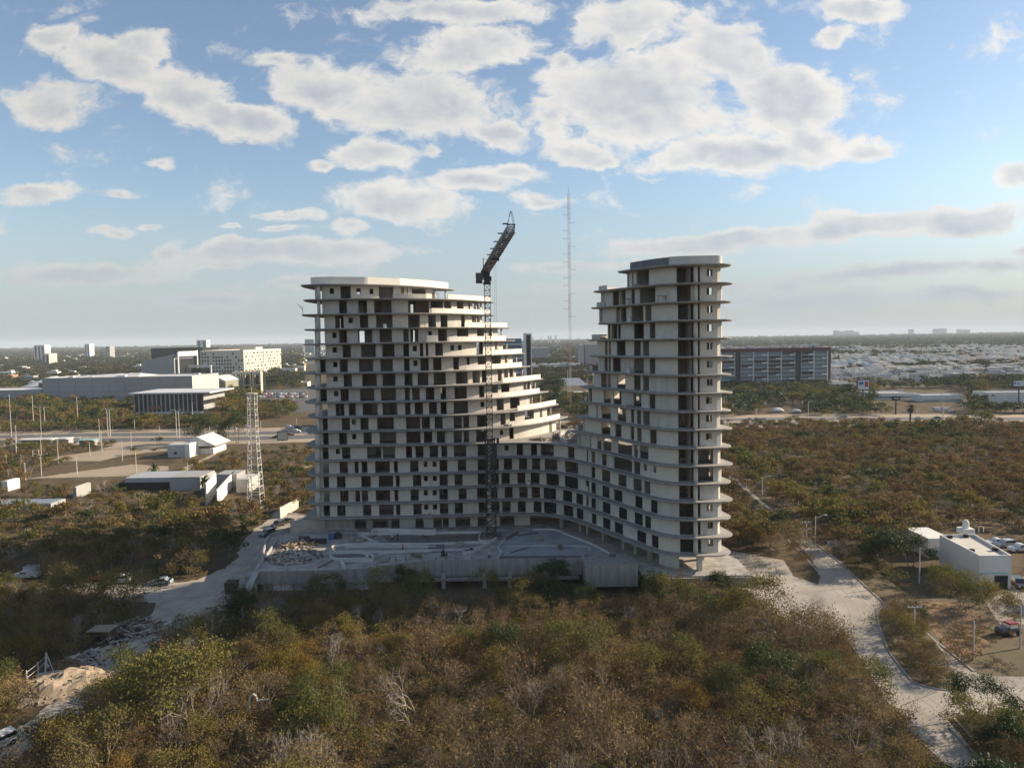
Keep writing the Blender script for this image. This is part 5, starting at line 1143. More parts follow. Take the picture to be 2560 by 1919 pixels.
# billboards
def board(name, x, yt, yb, ybase, wpx, lab, face, panel=None):
    q = G(x, ybase); Y = q[1]; X, z1_ = D(x, yt, Y); _, z0_ = D(x, yb, Y); w_ = wpx/FPX*Y; t = empty(name, (X, Y, GZ), label=lab, cat='billboard')
    MB().tube((0, 0, 0), (0, 0, z0_-GZ), .45, .4, 8).build('post', steel, t); MB().box(0, 0, z0_-GZ, w_, .8, z1_-z0_).build('frame', steel, t); m = MB().use(face).box(0, -.46, z0_-GZ+.3, w_-.6, .1, z1_-z0_-.6)
    if panel:
        for px_, pz, pw, ph, pm in panel: m.use(pm).box(px_*w_, -.53, z0_-GZ+(z1_-z0_)*pz, pw*w_, .04, (z1_-z0_)*ph)
    m.build('poster', None, t); return t
red = mat('poster_red', (.4, .05, .05), .7); dkg = mat('sign_black', (.02, .02, .022), .6); ltp = mat('poster_white', (.6, .62, .64), .6); blp = mat('poster_blue', (.08, .15, .35), .6)
board('billboard', 2158, 949, 974, 1012, 30, 'tall billboard with blue and red poster at the edge of the white suburb', ltp, [(-.2, .5, .4, .3, blp), (.25, .3, .3, .5, red)])
board('billboard', 2548, 950, 966, 1012, 32, 'white billboard on a dark post at the right edge', ltp, [(-.35, .4, .12, .3, blp), (-.1, .4, .2, .15, blp)])
board('billboard', 2240, 990, 1001, 1036, 20, 'black sign on a grey pole in front of the showroom', dkg, [(0, .45, .6, .15, ltp)])
board('billboard', 2276, 1020, 1031, 1068, 10, 'small dark sign on a thick pole before the highway', dkg); board('billboard', 706, 1078, 1100, 1101, 26, 'grey roadside billboard seen from behind, left of the towers', greysteel)
# street name board beside the street
q = G(2080, 1372); t = empty('street_board', (q[0], q[1], GZ), label='white rectangular board with dark lines of text on two posts beside the street', cat='sign'); X, z1_ = D(2080, 1351, q[1]); _, z0_ = D(2080, 1361, q[1])
MB().box(0, 0, z0_-GZ, 2.2, .08, z1_-z0_).build('board', ltp, t); m = MB()
for i, l in enumerate((1.5, 1.1)): m.box(-.1, -.06, z0_-GZ+.18+i*.3, l, .03, .1)
m.build('text_lines', dkg, t); MB().tube((-.9, .08, 0), (-.9, .08, z0_-GZ+.5), .05).build('post', greysteel, t); MB().tube((.9, .08, 0), (.9, .08, z0_-GZ+.5), .05).build('post', greysteel, t)
q = G(2152, 1412); t = empty('street_sign', (q[0], q[1], GZ), label='small white sign plate on a post at the edge of the bare lot', cat='sign'); MB().box(0, 0, 1.0, .75, .06, .9).build('plate', ltp, t); MB().tube((0, .06, 0), (0, .06, 1.8), .04).build('post', whitesteel, t)
q = G(2157, 1406); t = empty('bin_shelter', (q[0]+1.2, q[1]+.8, GZ), label='low dark utility box behind the small white sign', cat='utility box'); MB().box(0, 0, 0, 1.9, 1.1, 1.2).build('body', steel, t); MB().box(0, 0, 1.21, 2.1, 1.3, .08).build('lid', concrete, t)
# houses on the left
def gable(b, x, y, w_, d_, z0_, h_, m_):
    m = MB(); m.v = [(x-w_/2, y-d_/2, z0_), (x+w_/2, y-d_/2, z0_), (x+w_/2, y+d_/2, z0_), (x-w_/2, y+d_/2, z0_), (x, y-d_/2, z0_+h_), (x, y+d_/2, z0_+h_)]
    for q in ((0, 1, 4), (1, 2, 5, 4), (2, 3, 5), (3, 0, 4, 5), (3, 2, 1, 0)): m.face(q)
    return m.build('roof', m_, b)
q = G(450, 1142); s_ = q[1]/FPX; b = empty('gabled_house', (q[0], q[1], GZ), label='white house with a light gabled roof and square tower in the scrub', cat='house')
MB().box(-5*s_, 3, 0, 46*s_, 8, 32*s_).build('wall', mat('greyish_house', (.45, .45, .46), .85), b); MB().box(24*s_, 2.6, 0, 12*s_, 9, 34*s_).build('tower_wall', whitewall, b); MB().box(45*s_, 14, 0, 46*s_, 14, 14*s_).build('wall', whitewall, b); gable(b, 30*s_, 14, 96*s_, 17, 22*s_, 24*s_, whiteroof)
win(b, -12*s_, -1.15, 22*s_, 8*s_, .2, 5*s_, whitewall); win(b, -8*s_, -1.15, 8*s_, 6*s_, .2, 6*s_); foot(q[0]-5, q[1]-3, q[0]+20, q[1]+25)
b = empty('white_villa', (0, 0, 0), label='long low white villa with two bright wedge walls left of the lattice tower', cat='house'); Y = G(560, 1240)[1]
def vb(x0, x1, zt_, Y0, d_, m_, nm='wall'): a = D(x0, 1200, Y0)[0]; c_ = D(x1, 1200, Y0)[0]; foot(a, Y0, c_, Y0+d_); MB().box((a+c_)/2, Y0+d_/2, GZ, c_-a, d_, zt_-GZ).build(nm, m_, b); return a, c_
vb(312, 424, 0.2, 238, 12, mat('villa_grey', (.36, .38, .40), .8)); vb(424, 500, .6, 236, 12, greyw, 'carport'); vb(590, 622, .4, 232, 10, plaster); vb(540, 592, .6, 240, 8, cols[2])
def wedge(xn, xf, Yn, Yf, zt_):                        # bright wall running away from the viewer
    a = D(xn, 1200, Yn)[0]; c_ = D(xf, 1200, Yf)[0]; pts = [(a, Yn), (c_, Yf)]; MB().strip(pts, offset(pts, .4), GZ, zt_).build('wedge_wall', whitewall, b)
wedge(515, 541, 214, 233, 2.6); wedge(542, 588, 214, 246, .6); 
for (x, Y_) in ((540, 215), (570, 233)): X = D(x, 1200, Y_)[0]; 
MB().box(D(352, 1200, 238)[0]+4, 237.6, GZ+.3, 22, .6, 2.4).build('garage_opening', dkg, b)
for (lab, px, zt_, d_, m_) in (('small white shed with grey roof at the left frame edge', [(5, 1228), (62, 1215)], -.6, 6, whitewall), ('grey garden wall block half hidden in the left scrub', [(184, 1245), (205, 1240)], -.5, 8, greyw)):
    q0, q1 = G(*px[0]), G(*px[1]); bldg('shed', q0[0], q0[1], q1[0], q0[1]+d_, zt_, lab, m_, whiteroof, 0)
q = G(60, 1280); bldg('flat_roof_shelter', q[0]-25, q[1], q[0]+8, q[1]+7, -1.6, 'long low shelter with bluish flat roof in the left scrub', greyw, mat('blue_roof', (.2, .24, .28), .7), 0)
q = G(700, 1300); pts = [(q[0]-.5, q[1]+2), (q[0]+1.0, q[1]+14)]; tag(MB().strip(pts, offset(pts, .3), GZ, GZ+3).build('boundary_wall', plaster_b), 'stained white boundary wall at the start of the dirt road', 'wall')
# white house on the right foreground
zr = 2.5; nl, nr, fl, fr = G(2449.5, 1388, zr), G(2529, 1387, zr), G(2349, 1336, zr), G(2436, 1334, zr)
b = empty('white_box_house', (0, 0, 0), label='white two-storey flat-roofed house beside the bare lot on the right', cat='house'); base = [nl, nr, fr, fl]
MB().prism(base, GZ, zr-.55).build('wall', whitewall, b); MB().prism(offset(base, .3, True), zr-.545, zr-.5).build('roof', mat('roof_cream', (.60, .57, .50), .8, (.45, .43, .39), .3, .4), b)
pb = base+[base[0]]; m = MB()
for i in range(4):
    p0, p1 = Vector(base[i]), Vector(base[(i+1) % 4]); dd = (p1-p0).normalized()*.001; p0, p1 = p0+dd*1, p1-dd*240; ii = [tuple(p0), tuple(p1)]; m.strip(ii, offset(ii, .22), zr-.548, zr)
m.build('parapet', whitewall, b)
cx_, cy_ = (nl[0]+nr[0])/2, nl[1]
MB().box(cx_+1.1, cy_-.06, GZ, 2.4, .3, 2.6).build('door', dkg, b); MB().box(cx_, cy_-.12, GZ+3.0, nr[0]-nl[0], .12, .16).build('blue_stripe', mat('stripe_blue', (.35, .5, .62), .7), b)
for (X, Y_) in ((2375, 1340), (2415, 1338), (2430, 1374), (2487, 1371)): q = G(X, Y_, zr-.1); MB().box(q[0], q[1], zr-.49, .7, .7, .6).build('skylight', dkg, b)
q = G(2423, 1330, zr); MB().box(q[0], q[1]+1.2, zr-.49, 2.6, 2.2, 1.1).build('stair_house', whitewall, b); w_t = MB().tube((q[0], q[1]+1.2, zr+.62), (q[0], q[1]+1.2, zr+2.0), .62, .62, 14).tube((q[0], q[1]+1.2, zr+2.0), (q[0], q[1]+1.2, zr+2.35), .6, .25, 14).build('water_tank', whitewall, b)
m = MB()
for dx in (2, 3.0): m.tube((q[0]+dx, q[1], zr), (q[0]+dx, q[1], zr+1.2), .06); 
m.tube((q[0]+2, q[1], zr+1.2), (q[0]+3, q[1], zr+1.2), .06); m.build('railing', whitesteel, b)
q = G(2338, 1400); MB().box(q[0]+1.8, q[1]+6, GZ, 5, 9, 4.3).build('annex', whitewall, b); MB().box(q[0]+1.8, q[1]+1.4, GZ+.2, 1.9, .2, 2.3).build('gate', mat('pale_blue_gate', (.35, .42, .48), .6), b)
foot(nl[0]-12, nl[1]-1, nr[0]+3, fl[1]+3)
# ---------------------------------------------------------------- masts and poles
q = G(640, 1268); t = empty('lattice_tower', (q[0], q[1], GZ), label='white steel lattice tower with antennas left of the apartment towers', cat='tower'); ht = D(627, 983, q[1])[1]-GZ
lattice(MB(), (0, 0, 0), (0, 0, ht*.62), 4.0, 2.3, 2.0, .085).build('lattice', whitesteel, t); lattice(MB(), (0, 0, ht*.62), (0, 0, ht), 2.3, 2.1, 1.6, .075).build('lattice', whitesteel, t)
m = MB()
for a in (0, 2.1, 4.2): m.box(1.5*cos(a), 1.5*sin(a), ht-2.4, .35, .2, 2.2, a).tube((1.0*cos(a), 1.0*sin(a), ht-1.2), (1.5*cos(a), 1.5*sin(a), ht-1.2), .05)
m.build('panel_antenna', whitesteel, t); m = MB(); m.tube((0, 0, ht), (0, 0, ht+1.8), .07); m.build('top_rod', whitesteel, t)
MB().tube((-1.6, -.6, ht*.72), (-1.3, -.2, ht*.72), .6, .1, 12).build('dish', whitewall, t); MB().box(0, 0, ht-.1, 2.7, 2.7, .15).build('platform', whitesteel, t)
Yb = 450; t = empty('radio_mast', (*D(1427, 1040, Yb)[:1], Yb, GZ), label='very tall thin red and white lattice mast rising behind the towers', cat='mast'); ht = D(1427, 484, Yb)[1]-GZ; n_ = 9
for i in range(n_): lattice(MB(), (0, 0, ht*i/n_), (0, 0, ht*(i+1)/n_), 1.5, 1.5, 3.2, .055, True).build('section', redsteel if i % 2 == 0 else whitesteel, t)
m = MB()
for i in range(15): z = ht*(.45+.035*i); sx = -1 if (i % 3) else 1; m.tube((0, 0, z), (sx*3.4, 0, z), .1, n_=3).tube((sx*3.4, 0, z-.9), (sx*3.4, 0, z+.9), .07, n_=3)
m.tube((0, 0, ht), (0, 0, ht+5), .1, n_=4); m.build('antenna', greysteel, t)
for i, a in enumerate((.5, 2.6, 4.7)): MB().tube((0, 0, ht*.8), (cos(a)*70, sin(a)*70, 0), .012, n_=3).build('guy_wire', greysteel, t)
def lamp(px, ytop, Yb=None, lab='', arms=1, base=None, h=None, grp=None, crossarm=0, name='street_lamp', cat='street lamp', r_=.1):
    q = G(px, base) if base else (D(px, ytop, Yb)[0], Yb); z1_ = D(px, ytop, q[1])[1] if h is None else GZ+h; hh = max(z1_-GZ, 4)
    t = empty(name, (q[0], q[1], GZ), label=lab, cat=cat, group=grp); MB().tube((0, 0, 0), (0, 0, hh), r_*1.4, r_*.8, 6).build('pole', lampm, t)
    if crossarm:
        for z in ((hh-.15,) if crossarm == 1 else (hh-.15, hh-1.6)):
            MB().box(0, 0, z, 2.2, .1, .12).build('crossarm', lampm, t); m = MB()
            for dx in (-1, -.4, .4, 1): m.tube((dx, 0, z+.12), (dx, 0, z+.34), .06, n_=6)
            m.build('insulator', ltp, t)
    elif arms:
        for s_ in ((1,) if arms == 1 else (-1, 1)): m = MB(); m.tube((0, 0, hh-.4), (s_*2.0, 0, hh+.25), .06, n_=4).box(s_*2.3, 0, hh+.2, .8, .25, .12); m.build('lamp_head', ltp, t)
    return t
lamp(2016, 1305, base=1368, lab='power pole with two crossarms beside the street in the scrub', crossarm=2, name='power_pole', cat='power pole'); lamp(1866, 1198, base=1248, lab='power pole with one crossarm farther up the street', crossarm=1, name='power_pole', cat='power pole')
lamp(2285, 1516, base=1610, lab='power pole with crossarm standing in the median', crossarm=1, name='power_pole', cat='power pole'); lamp(1905, 1192, base=1250, lab='slim street lamp in the scrub right of the upper street', arms=1); lamp(2038, 1290, base=1356, lab='street lamp beside the two-armed power pole', arms=1); lamp(2298, 1368, base=1458, lab='plain grey pole in the lot before the white house', arms=0, name='pole', cat='pole')
lamp(2433, 1552, base=1650, lab='bare wooden pole near the street corner', arms=0, name='pole', cat='pole'); lamp(2550, 1515, base=1620, lab='tall bare pole beside the red jeep', arms=0, name='pole', cat='pole'); lamp(1996, 1264, base=1288, lab='thin pole in the scrub above the street', arms=0, name='pole', cat='pole')
rr = random.Random(77)
LP = [(30, 1110, 985), (84, 1060, 988), (104, 1100, 1018), (113, 1075, 1018), (195, 1060, 992), (270, 1090, 1022), (276, 1090, 1022), (250, 1110, 1046), (338, 1100, 1048), (442, 1095, 1025), (449, 1095, 1025), (482, 1055, 1007), (400, 1110, 1065), (480, 1110, 1040), (42, 1120, 1062), (41, 1135, 1085), (104, 1150, 1088), (146, 1158, 1096), (225, 1140, 1105), (306, 1152, 1102), (255, 1128, 1075), (329, 1130, 1080), (341, 1182, 1128), (193, 1185, 1138), (104, 1190, 1136), (64, 1200, 1156), (16, 1160, 1140), (53, 1160, 1136), (470, 1200, 1156), (505, 1095, 1065), (513, 1095, 1072), (525, 1098, 1060), (652, 1075, 1052), (616, 1085, 1062), (742, 1065, 1045), (690, 1020, 975), (711, 1005, 975), (735, 1005, 975), (660, 1000, 978), (768, 1000, 975),
      (1890, 1058, 1020), (1832, 1040, 1010), (2020, 1062, 1003), (2006, 1022, 1000), (2098, 1032, 995), (2085, 1048, 1030), (2357, 1064, 1000), (2352, 1012, 985), (2406, 1022, 985), (2160, 1012, 985), (1810, 1020, 990), (2512, 1020, 988), (1420, 1010, 925), (1483, 965, 925), (1468, 985, 945)]
for i, (x, yb, yt) in enumerate(LP):
    n_ = 'left' if x < 800 else ('right' if x > 1600 else 'middle'); hw_ = x in (104, 113, 270, 276, 442, 449)
    pos = 'beyond the highway' if yb < 1050 else ('along the highway' if yb < 1100 else 'in the sports clearings')
    lamp(x, yt, base=yb, lab='%s on the %s %s' % ('double-armed street lamp' if hw_ else 'slim pale lamp pole', n_, pos), arms=2 if hw_ else (1 if x > 1600 or yb < 1060 else 0), grp='slim lamp poles around the highway', r_=.16 if yb < 1100 else .12)
# goal frames in the clearing
for i, (x0, x1, yt, yb) in enumerate(((83, 98, 1124, 1152), (130, 201, 1090, 1112))):
    q0, q1 = G(x0, yb), G(x1, yb); z1_ = min(D(x0, yt, q0[1])[1], GZ+7); m = MB(); m.tube((*q0, GZ), (*q0, z1_), .12).tube((*q1, GZ), (*q1, z1_), .12).tube((*q0, z1_), (*q1, z1_), .12)
    tag(m.build('goal_frame', whitesteel), ('narrow white goal frame in the left clearing', 'wide pale frame beyond the left clearing')[i], 'frame')
for i, (x0, x1, y, m_) in enumerate(((44, 90, 1114, whiteroof), (94, 125, 1113, whiteroof), (190, 230, 1115, mat('teal_roof', (.25, .42, .38), .7)), (140, 165, 1111, whiteroof))):
    q0, q1 = G(x0, y), G(x1, y); t = empty('small_pavilion', ((q0[0]+q1[0])/2, q0[1], GZ), label=('long white-roofed sports pavilion at the left', 'short white-roofed sports pavilion right of the long one', 'low teal-roofed sports shelter', 'tiny white-roofed shelter by the clearing')[i], cat='pavilion'); w_ = q1[0]-q0[0]
    MB().box(0, 3, 2.6, w_, 6.5, .3).build('roof', m_, t); MB().box(0, 4, 0, w_*.9, 4, 2.6).build('wall', greyw, t); foot(q0[0], q0[1]-2, q1[0], q0[1]+8)
# ---------------------------------------------------------------- suburb
def house_mesh(seed):
    r_ = random.Random(seed); m = MB(); w_, d_, h_ = r_.uniform(7, 11), r_.uniform(8, 14), r_.choice((3.4, 3.6, 6.2, 6.6)); m.use(cols[0 if r_.random() < .7 else r_.choice((1, 2, 0, 4, 3))])
    m.box(0, 0, 0, w_, d_, h_)
    for cx, cy, sx, sy in ((0, -d_/2+.1, w_, .2), (0, d_/2-.1, w_, .2), (-w_/2+.1, 0, .2, d_-.42), (w_/2-.1, 0, .2, d_-.42)): m.box(cx, cy, h_+.002, sx, sy, .5)
    if r_.random() < .6: m.box(r_.uniform(-1, 1), d_*.2, h_+.003, w_*.5, d_*.35, 2.8)
    m.use(dkg); z = .9
    while z < h_-1.5:
        for x in (-w_*.28, w_*.26): m.box(x, -d_/2-.03, z, r_.uniform(1.2, 2.2), .1, 1.3)
        m.box(w_/2+.03, r_.uniform(-2, 2), z, .1, 1.6, 1.3); z += 3.0
    m.use(dkg if r_.random() < .4 else cols[2]).tube((w_*.3, d_*.3, h_), (w_*.3, d_*.3, h_+1.3), .6, .5, 7); return m.mesh('house')
HM = [house_mesh(200+i) for i in range(10)]
def suburb():
    r_ = random.Random(15); lst = []
    def add(x, y, s_=1): 
        if free(x, y, 5): lst.append((hypot(x, y), x, y, r_.randrange(10), r_.choice((0, pi/2, pi, -pi/2))+.06, s_*r_.uniform(.85, 1.2)))
    y = 700
    while y < 2500:
        st = 14.5 if y < 1200 else 17; x = .285*y+6
        while x < .76*y:
            if r_.random() < (.9 if noise.noise(Vector((x*.0035, y*.0035, 2.2))) < .22 else .25): add(x+r_.uniform(-2, 2), y+r_.uniform(-3, 3))
            x += st*.95
        y += st*1.15
    y = 760
    while y < 3200:
        st = 30+(y-760)*.012; x = -.76*y
        while x < .28*y:
            if not (-.29*y < x < -.05*y) and r_.random() < (.34 if noise.noise(Vector((x*.006, y*.006, 7))) > 0 else .12): add(x+r_.uniform(-9, 9), y+r_.uniform(-9, 9), 1.25)
            x += st
        y += st
    y = 2500
    while y < 8500:
        st = 45+(y-2500)*.02; x = -.76*y
        while x < .76*y:
            if r_.random() < .30: add(x+r_.uniform(-19, 19), y+r_.uniform(-19, 19), 1.6+(y-2500)*.0004)
            x += st
        y += st
    for i in range(60): add(r_.uniform(.02, .11)*1000, r_.uniform(1080, 1220), 1.1)
    return lst
hl = suburb(); right = sorted([h for h in hl if h[1] > .28*h[2]])[:230]; left = sorted([h for h in hl if h[1] <= .28*h[2]])[:66]; keep = set(id(h) for h in right+left)
for h in right+left:
    o = bpy.data.objects.new('house', HM[h[3]]); COL.objects.link(o); o.location = (h[1], h[2], GZ); o.rotation_euler = (0, 0, h[4]); o.scale = (h[5],)*3
    rgt = h[1] > .28*h[2]; px_ = proj(h[1], h[2], GZ)[0]
    tag(o, ('pale flat-roofed house in the dense suburb beyond the highway, %s, %s row' % (('below the brown block', 'left part', 'middle part', 'right part', 'far right')[max(0, min(4, int((px_-1900)//130)))], ('front', 'second', 'third', 'fourth', 'fifth')[min(4, int((h[2]-700)//28))])) if rgt else 'white house among the trees of the distant town on the left' if px_ < 1200 else 'white house in the row beyond the trees between the towers', 'house', 'pale houses of the suburb')
rest = MB(); rest.mats = cols+[dkg]
for h in hl:
    if id(h) in keep: continue
    _, x, y, k, rz, s_ = h; r_ = random.Random(int(x*7+y)); rest.cur = 0 if r_.random() < .62 else r_.choice((1, 2, 2, 3, 4)); hh = r_.choice((3.5, 3.6, 6.4))*min(s_, 1.6); rest.box(x, y, GZ, r_.uniform(7, 11)*s_, r_.uniform(8, 15)*s_, hh, rz)
    if r_.random() < .4: rest.cur = 0; rest.box(x, y+2, GZ+hh+.01, 4*s_, 5*s_, 2.6, rz)
    if y < 1600: rest.cur = 5; rest.box(x-2*cos(rz), y-4*s_-2, GZ+1, 2, 6, 1.5, rz)
tag(rest.build('distant_houses'), 'thousands of white and grey house roofs stretching to the horizon', 'houses', kind='stuff')
for h in hl:
    if h[2] < 2600: foot(h[1]-4.5, h[2]-7.0, h[1]+4.5, h[2]+3)
# ------------------------------------------------------------------ vehicles
def paintm(nm, c): return mat('car_'+nm, c, 0.35, spec=0.5, coat=0.4)
PC = {'white': paintm('white', (.62, .62, .61)), 'silver': paintm('silver', (.36, .38, .40)), 'black': paintm('black', (.02, .02, .023)), 'red': paintm('red', (.30, .035, .03)), 'bluegrey': paintm('bluegrey', (.30, .36, .42)), 'darkred': paintm('darkred', (.10, .03, .03)), 'grey': paintm('grey', (.12, .12, .13))}
PROF = {'sedan': (4.5, 1.75, [(0, .45), (.05, .72), (.28, .92), (.38, .95), (.5, 1.42), (.72, 1.42), (.84, 1.0), (.97, .95), (1, .5)], (.33, .86, .95, 1.40)),
 'suv': (4.5, 1.85, [(0, .5), (.04, .85), (.25, 1.05), (.33, 1.08), (.42, 1.68), (.92, 1.66), (.98, 1.1), (1, .5)], (.32, .96, 1.08, 1.66)),
 'van': (5.4, 2.0, [(0, .5), (.03, 1.0), (.12, 1.25), (.22, 2.2), (.99, 2.3), (1, .5)], (.10, .32, 1.25, 2.1)),
 'pickup': (5.2, 1.85, [(0, .5), (.03, .95), (.24, 1.08), (.30, 1.1), (.38, 1.72), (.56, 1.72), (.60, 1.1), (.99, 1.08), (1, .55)], (.29, .60, 1.1, 1.70))}
def car_mesh(kind, full=True):
    L_, W_, pr, gl = PROF[kind]; hw_ = W_/2; out = {}
    m = MB(); n_ = len(pr)                                              # body: side profile drawn in towards the roof
    def wz(z): return hw_*(1 if z < 1.0 else 1-.16*min(1, (z-1.0)/.6))
    P = [(-L_/2+L_*t, z) for t, z in pr]+[(L_/2-.05, .28), (-L_/2+.05, .28)]; k = len(P)
    m.v = [(x, -wz(z)+(.08 if z < .4 else 0), z) for x, z in P]+[(x, wz(z)-(.08 if z < .4 else 0), z) for x, z in P]
    for i in range(k): j = (i+1) % k; m.face((i, i+k, j+k, j))
    m.face(list(range(k))); m.face([k+i for i in range(k)][::-1]); out['body'] = m
    g = MB(); a, b, z0, z1 = gl; pts = [(x, z) for x, z in P if z > z0+.02 and x < L_/2*.99]; x0, x1 = -L_/2+L_*a, -L_/2+L_*b
    q = [(x0+.12, z0+.02)]+[(x, z-.09) for x, z in pts]+[(x1-.1, z0+.02)]
    if kind == 'van': q = [(x0+.2, z0), (x0+.62, z1-.05), (x1, z1-.05), (x1, z0)]
    for s_ in (-1, 1):
        i0 = len(g.v); g.v += [(x, s_*(wz(z)+.012), z) for x, z in q]; g.face([i0+i for i in range(len(q))][::s_])
    # windscreen and rear window
    T_ = [p for p in P if p[1] > z0-.06]
    for (p0, p1) in ((0, 1), (-2, -1)) if kind != 'van' else ((0, 1),):
        A_, B_ = T_[p0], T_[p1]; dx, dz = B_[0]-A_[0], B_[1]-A_[1]; l = hypot(dx, dz) or 1; nx, nz = -dz/l*.015, dx/l*.015
        a1, b1 = (A_[0]+dx*.1, A_[1]+dz*.1), (A_[0]+dx*.9, A_[1]+dz*.9); i0 = len(g.v); ww = wz((A_[1]+B_[1])/2)*.88
        g.v += [(a1[0]+nx, -ww, a1[1]+nz), (b1[0]+nx, -ww, b1[1]+nz), (b1[0]+nx, ww, b1[1]+nz), (a1[0]+nx, ww, a1[1]+nz)]; g.face((i0, i0+3, i0+2, i0+1))
    out['window'] = g
    w_ = MB(); w_.use(tyre).tube((0, -.11, 0), (0, .11, 0), .33, n_=14); w_.use(hub).tube((0, -.125, 0), (0, .125, 0), .19, n_=10); out['wheel'] = w_
    h_ = MB(); h_.box(-L_/2+.03, -hw_*.72, .62, .06, .34, .16).box(-L_/2+.03, hw_*.72, .62, .06, .34, .16); out['headlight'] = h_
    return out, L_, W_
CARS = {k: car_mesh(k) for k in PROF}; CMS = {}
for k, (o, L_, W_) in CARS.items():
    for pnm, mb in o.items():
        if pnm in ('window',): mb.mats = [glassm]; mb.m = [0]*len(mb.f)
        if pnm == 'headlight': mb.mats = [ltp]; mb.m = [0]*len(mb.f)
        if pnm != 'body': CMS[k, pnm] = mb.mesh(pnm)
def car(kind, colr, x, y, rz, lab, group=None, name='parked_car', z=GZ):
    o, L_, W_ = CARS[kind]; t = empty(name, (x, y, z), rz, label=lab, cat={'van': 'van', 'pickup': 'pickup truck'}.get(kind, 'car'), group=group)
    if (kind, colr) not in CMS: mb = o['body']; mb.mats = [PC[colr]]; mb.m = [0]*len(mb.f); CMS[kind, colr] = mb.mesh('body')
    def part(nm, me, loc=(0, 0, 0)): c_ = bpy.data.objects.new(nm, me); COL.objects.link(c_); c_.parent = t; c_.location = loc
    part('body', CMS[kind, colr]); part('window', CMS[kind, 'window']); part('headlight', CMS[kind, 'headlight'])
    for sx in (-.31, .31):
        for sy in (-1, 1): part('wheel', CMS[kind, 'wheel'], (L_*sx, sy*(W_/2-.10), .33))
    return t
def cpx(kind, colr, X, Y_, rz, lab, group=None, name='parked_car', z=GZ): q = G(X, Y_, z); return car(kind, colr, q[0], q[1], rz, lab, group, name, z)
cpx('sedan', 'bluegrey', 402, 1460, .08, 'silver-blue sedan parked alone where the dirt roads meet'); cpx('suv', 'white', 298, 1456, .15, 'white people carrier parked beside the red pickup')
cpx('pickup', 'red', 248, 1449, .05, 'dark red pickup in the shade left of the white people carrier'); t = cpx('pickup', 'white', 66, 1444, .1, 'white pickup with tall slatted cargo rack at the left woodland edge')
m = MB()
for sy in (-.85, .85):
    for i in range(5): m.box(1.1, sy, 1.12+.32*i, 2.5, .05, .1)
    for x in (-.1, 1.1, 2.3): m.box(x, sy, 1.1, .07, .07, 1.5)
for i in range(5): m.box(-.12, 0, 1.12+.32*i, .05, 1.7, .1)
m.build('cargo_rack', ltp, t)
cpx('suv', 'white', -8, 1868, 1.0, 'white car cut by the lower left frame edge on the dirt road'); cpx('suv', 'grey', 668, 1338, 1.15, 'grey car parked at the ramp beside the podium corner'); cpx('suv', 'black', 695, 1316, 1.2, 'black car at the left side of the dirt road'); cpx('sedan', 'black', 716, 1308, 1.2, 'second black car farther up the dirt road'); cpx('suv', 'black', 776, 1306, .3, 'black car under the left edge of the towers', z=GZ)
cpx('suv', 'black', 2547, 1466, 1.3, 'black car parked beside the white box house'); cpx('pickup', 'white', 2552, 1377, .1, 'white pickup behind the white box house'); cpx('suv', 'silver', 2512, 1366, .15, 'silver car behind the white box house'); cpx('sedan', 'white', 2488, 1360, .1, 'white sedan farthest behind the white box house')
HWG = 'cars on the highway'
for (k, c_, X, Y_, l) in (('suv', 'white', 724, 1070, 'white car on the far lane left of the towers'), ('sedan', 'black', 746, 1070, 'black car behind the white one on the far lane'), ('sedan', 'black', 783, 1068, 'black car next to the tower on the far lane'), ('suv', 'white', 741, 1080, 'white car on the middle lane left of the towers'), ('suv', 'silver', 781, 1085, 'silver car on the near lane beside the tower'), ('sedan', 'black', 690, 1094, 'black car left of the grey roadside board'), ('sedan', 'darkred', 727, 1088, 'dark red car right of the grey roadside board'),
   ('van', 'white', 556, 1070, 'white van on the highway left of the lattice tower'), ('suv', 'white', 582, 1073, 'white car beside the lattice tower top'), ('van', 'white', 490, 1071, 'white van above the gabled house'), ('sedan', 'white', 201, 1066, 'white car on the far left highway'), ('sedan', 'white', 221, 1066, 'second white car on the far left highway'),
   ('sedan', 'silver', 1871, 1050, 'silver car leaving the right tower edge'), ('sedan', 'white', 1886, 1053, 'white sedan right of the silver one'), ('suv', 'silver', 1903, 1051, 'silver people carrier third from the tower'), ('suv', 'white', 2072, 1063, 'white car on the near lane right of the towers'), ('sedan', 'white', 2296, 1047, 'white car near the thick-posted sign'), ('sedan', 'grey', 2345, 1046, 'grey car right of the thick-posted sign'), ('suv', 'bluegrey', 2420, 1059, 'blue-grey car on the near lane at the right'), ('sedan', 'silver', 2108, 1043, 'silver car on the far lane below the billboard')): cpx(k, c_, X, Y_, 0.0 if rr.random() < .5 else pi, l, HWG, 'highway_car', GZ+.06)
for (k, c_, X, Y_, l) in (('van', 'white', 2339, 1027, 'white van parked before the teal-banded shop'), ('van', 'white', 2361, 1028, 'white minibus parked right of the white van'), ('sedan', 'bluegrey', 2380, 1031, 'grey-blue sedan right of the white minibus'), ('van', 'grey', 2452, 998, 'dark van beside the right white shop')): cpx(k, c_, X, Y_, .05, l)
for i in range(34):
    q = G(650+(i % 17)*7.2+rr.uniform(-1, 1), 986+(i//17)*7+rr.uniform(-.5, .5)); car(rr.choice(('sedan', 'suv')), rr.choice(('white', 'silver', 'black', 'grey', 'white', 'red')), q[0], q[1], pi/2, 'car in the %s row of the big car park, %s' % ('far' if i < 17 else 'near', ('left end', 'middle', 'right end')[min(2, (i % 17)//6)]), 'cars in the big car park', z=GZ+.04)
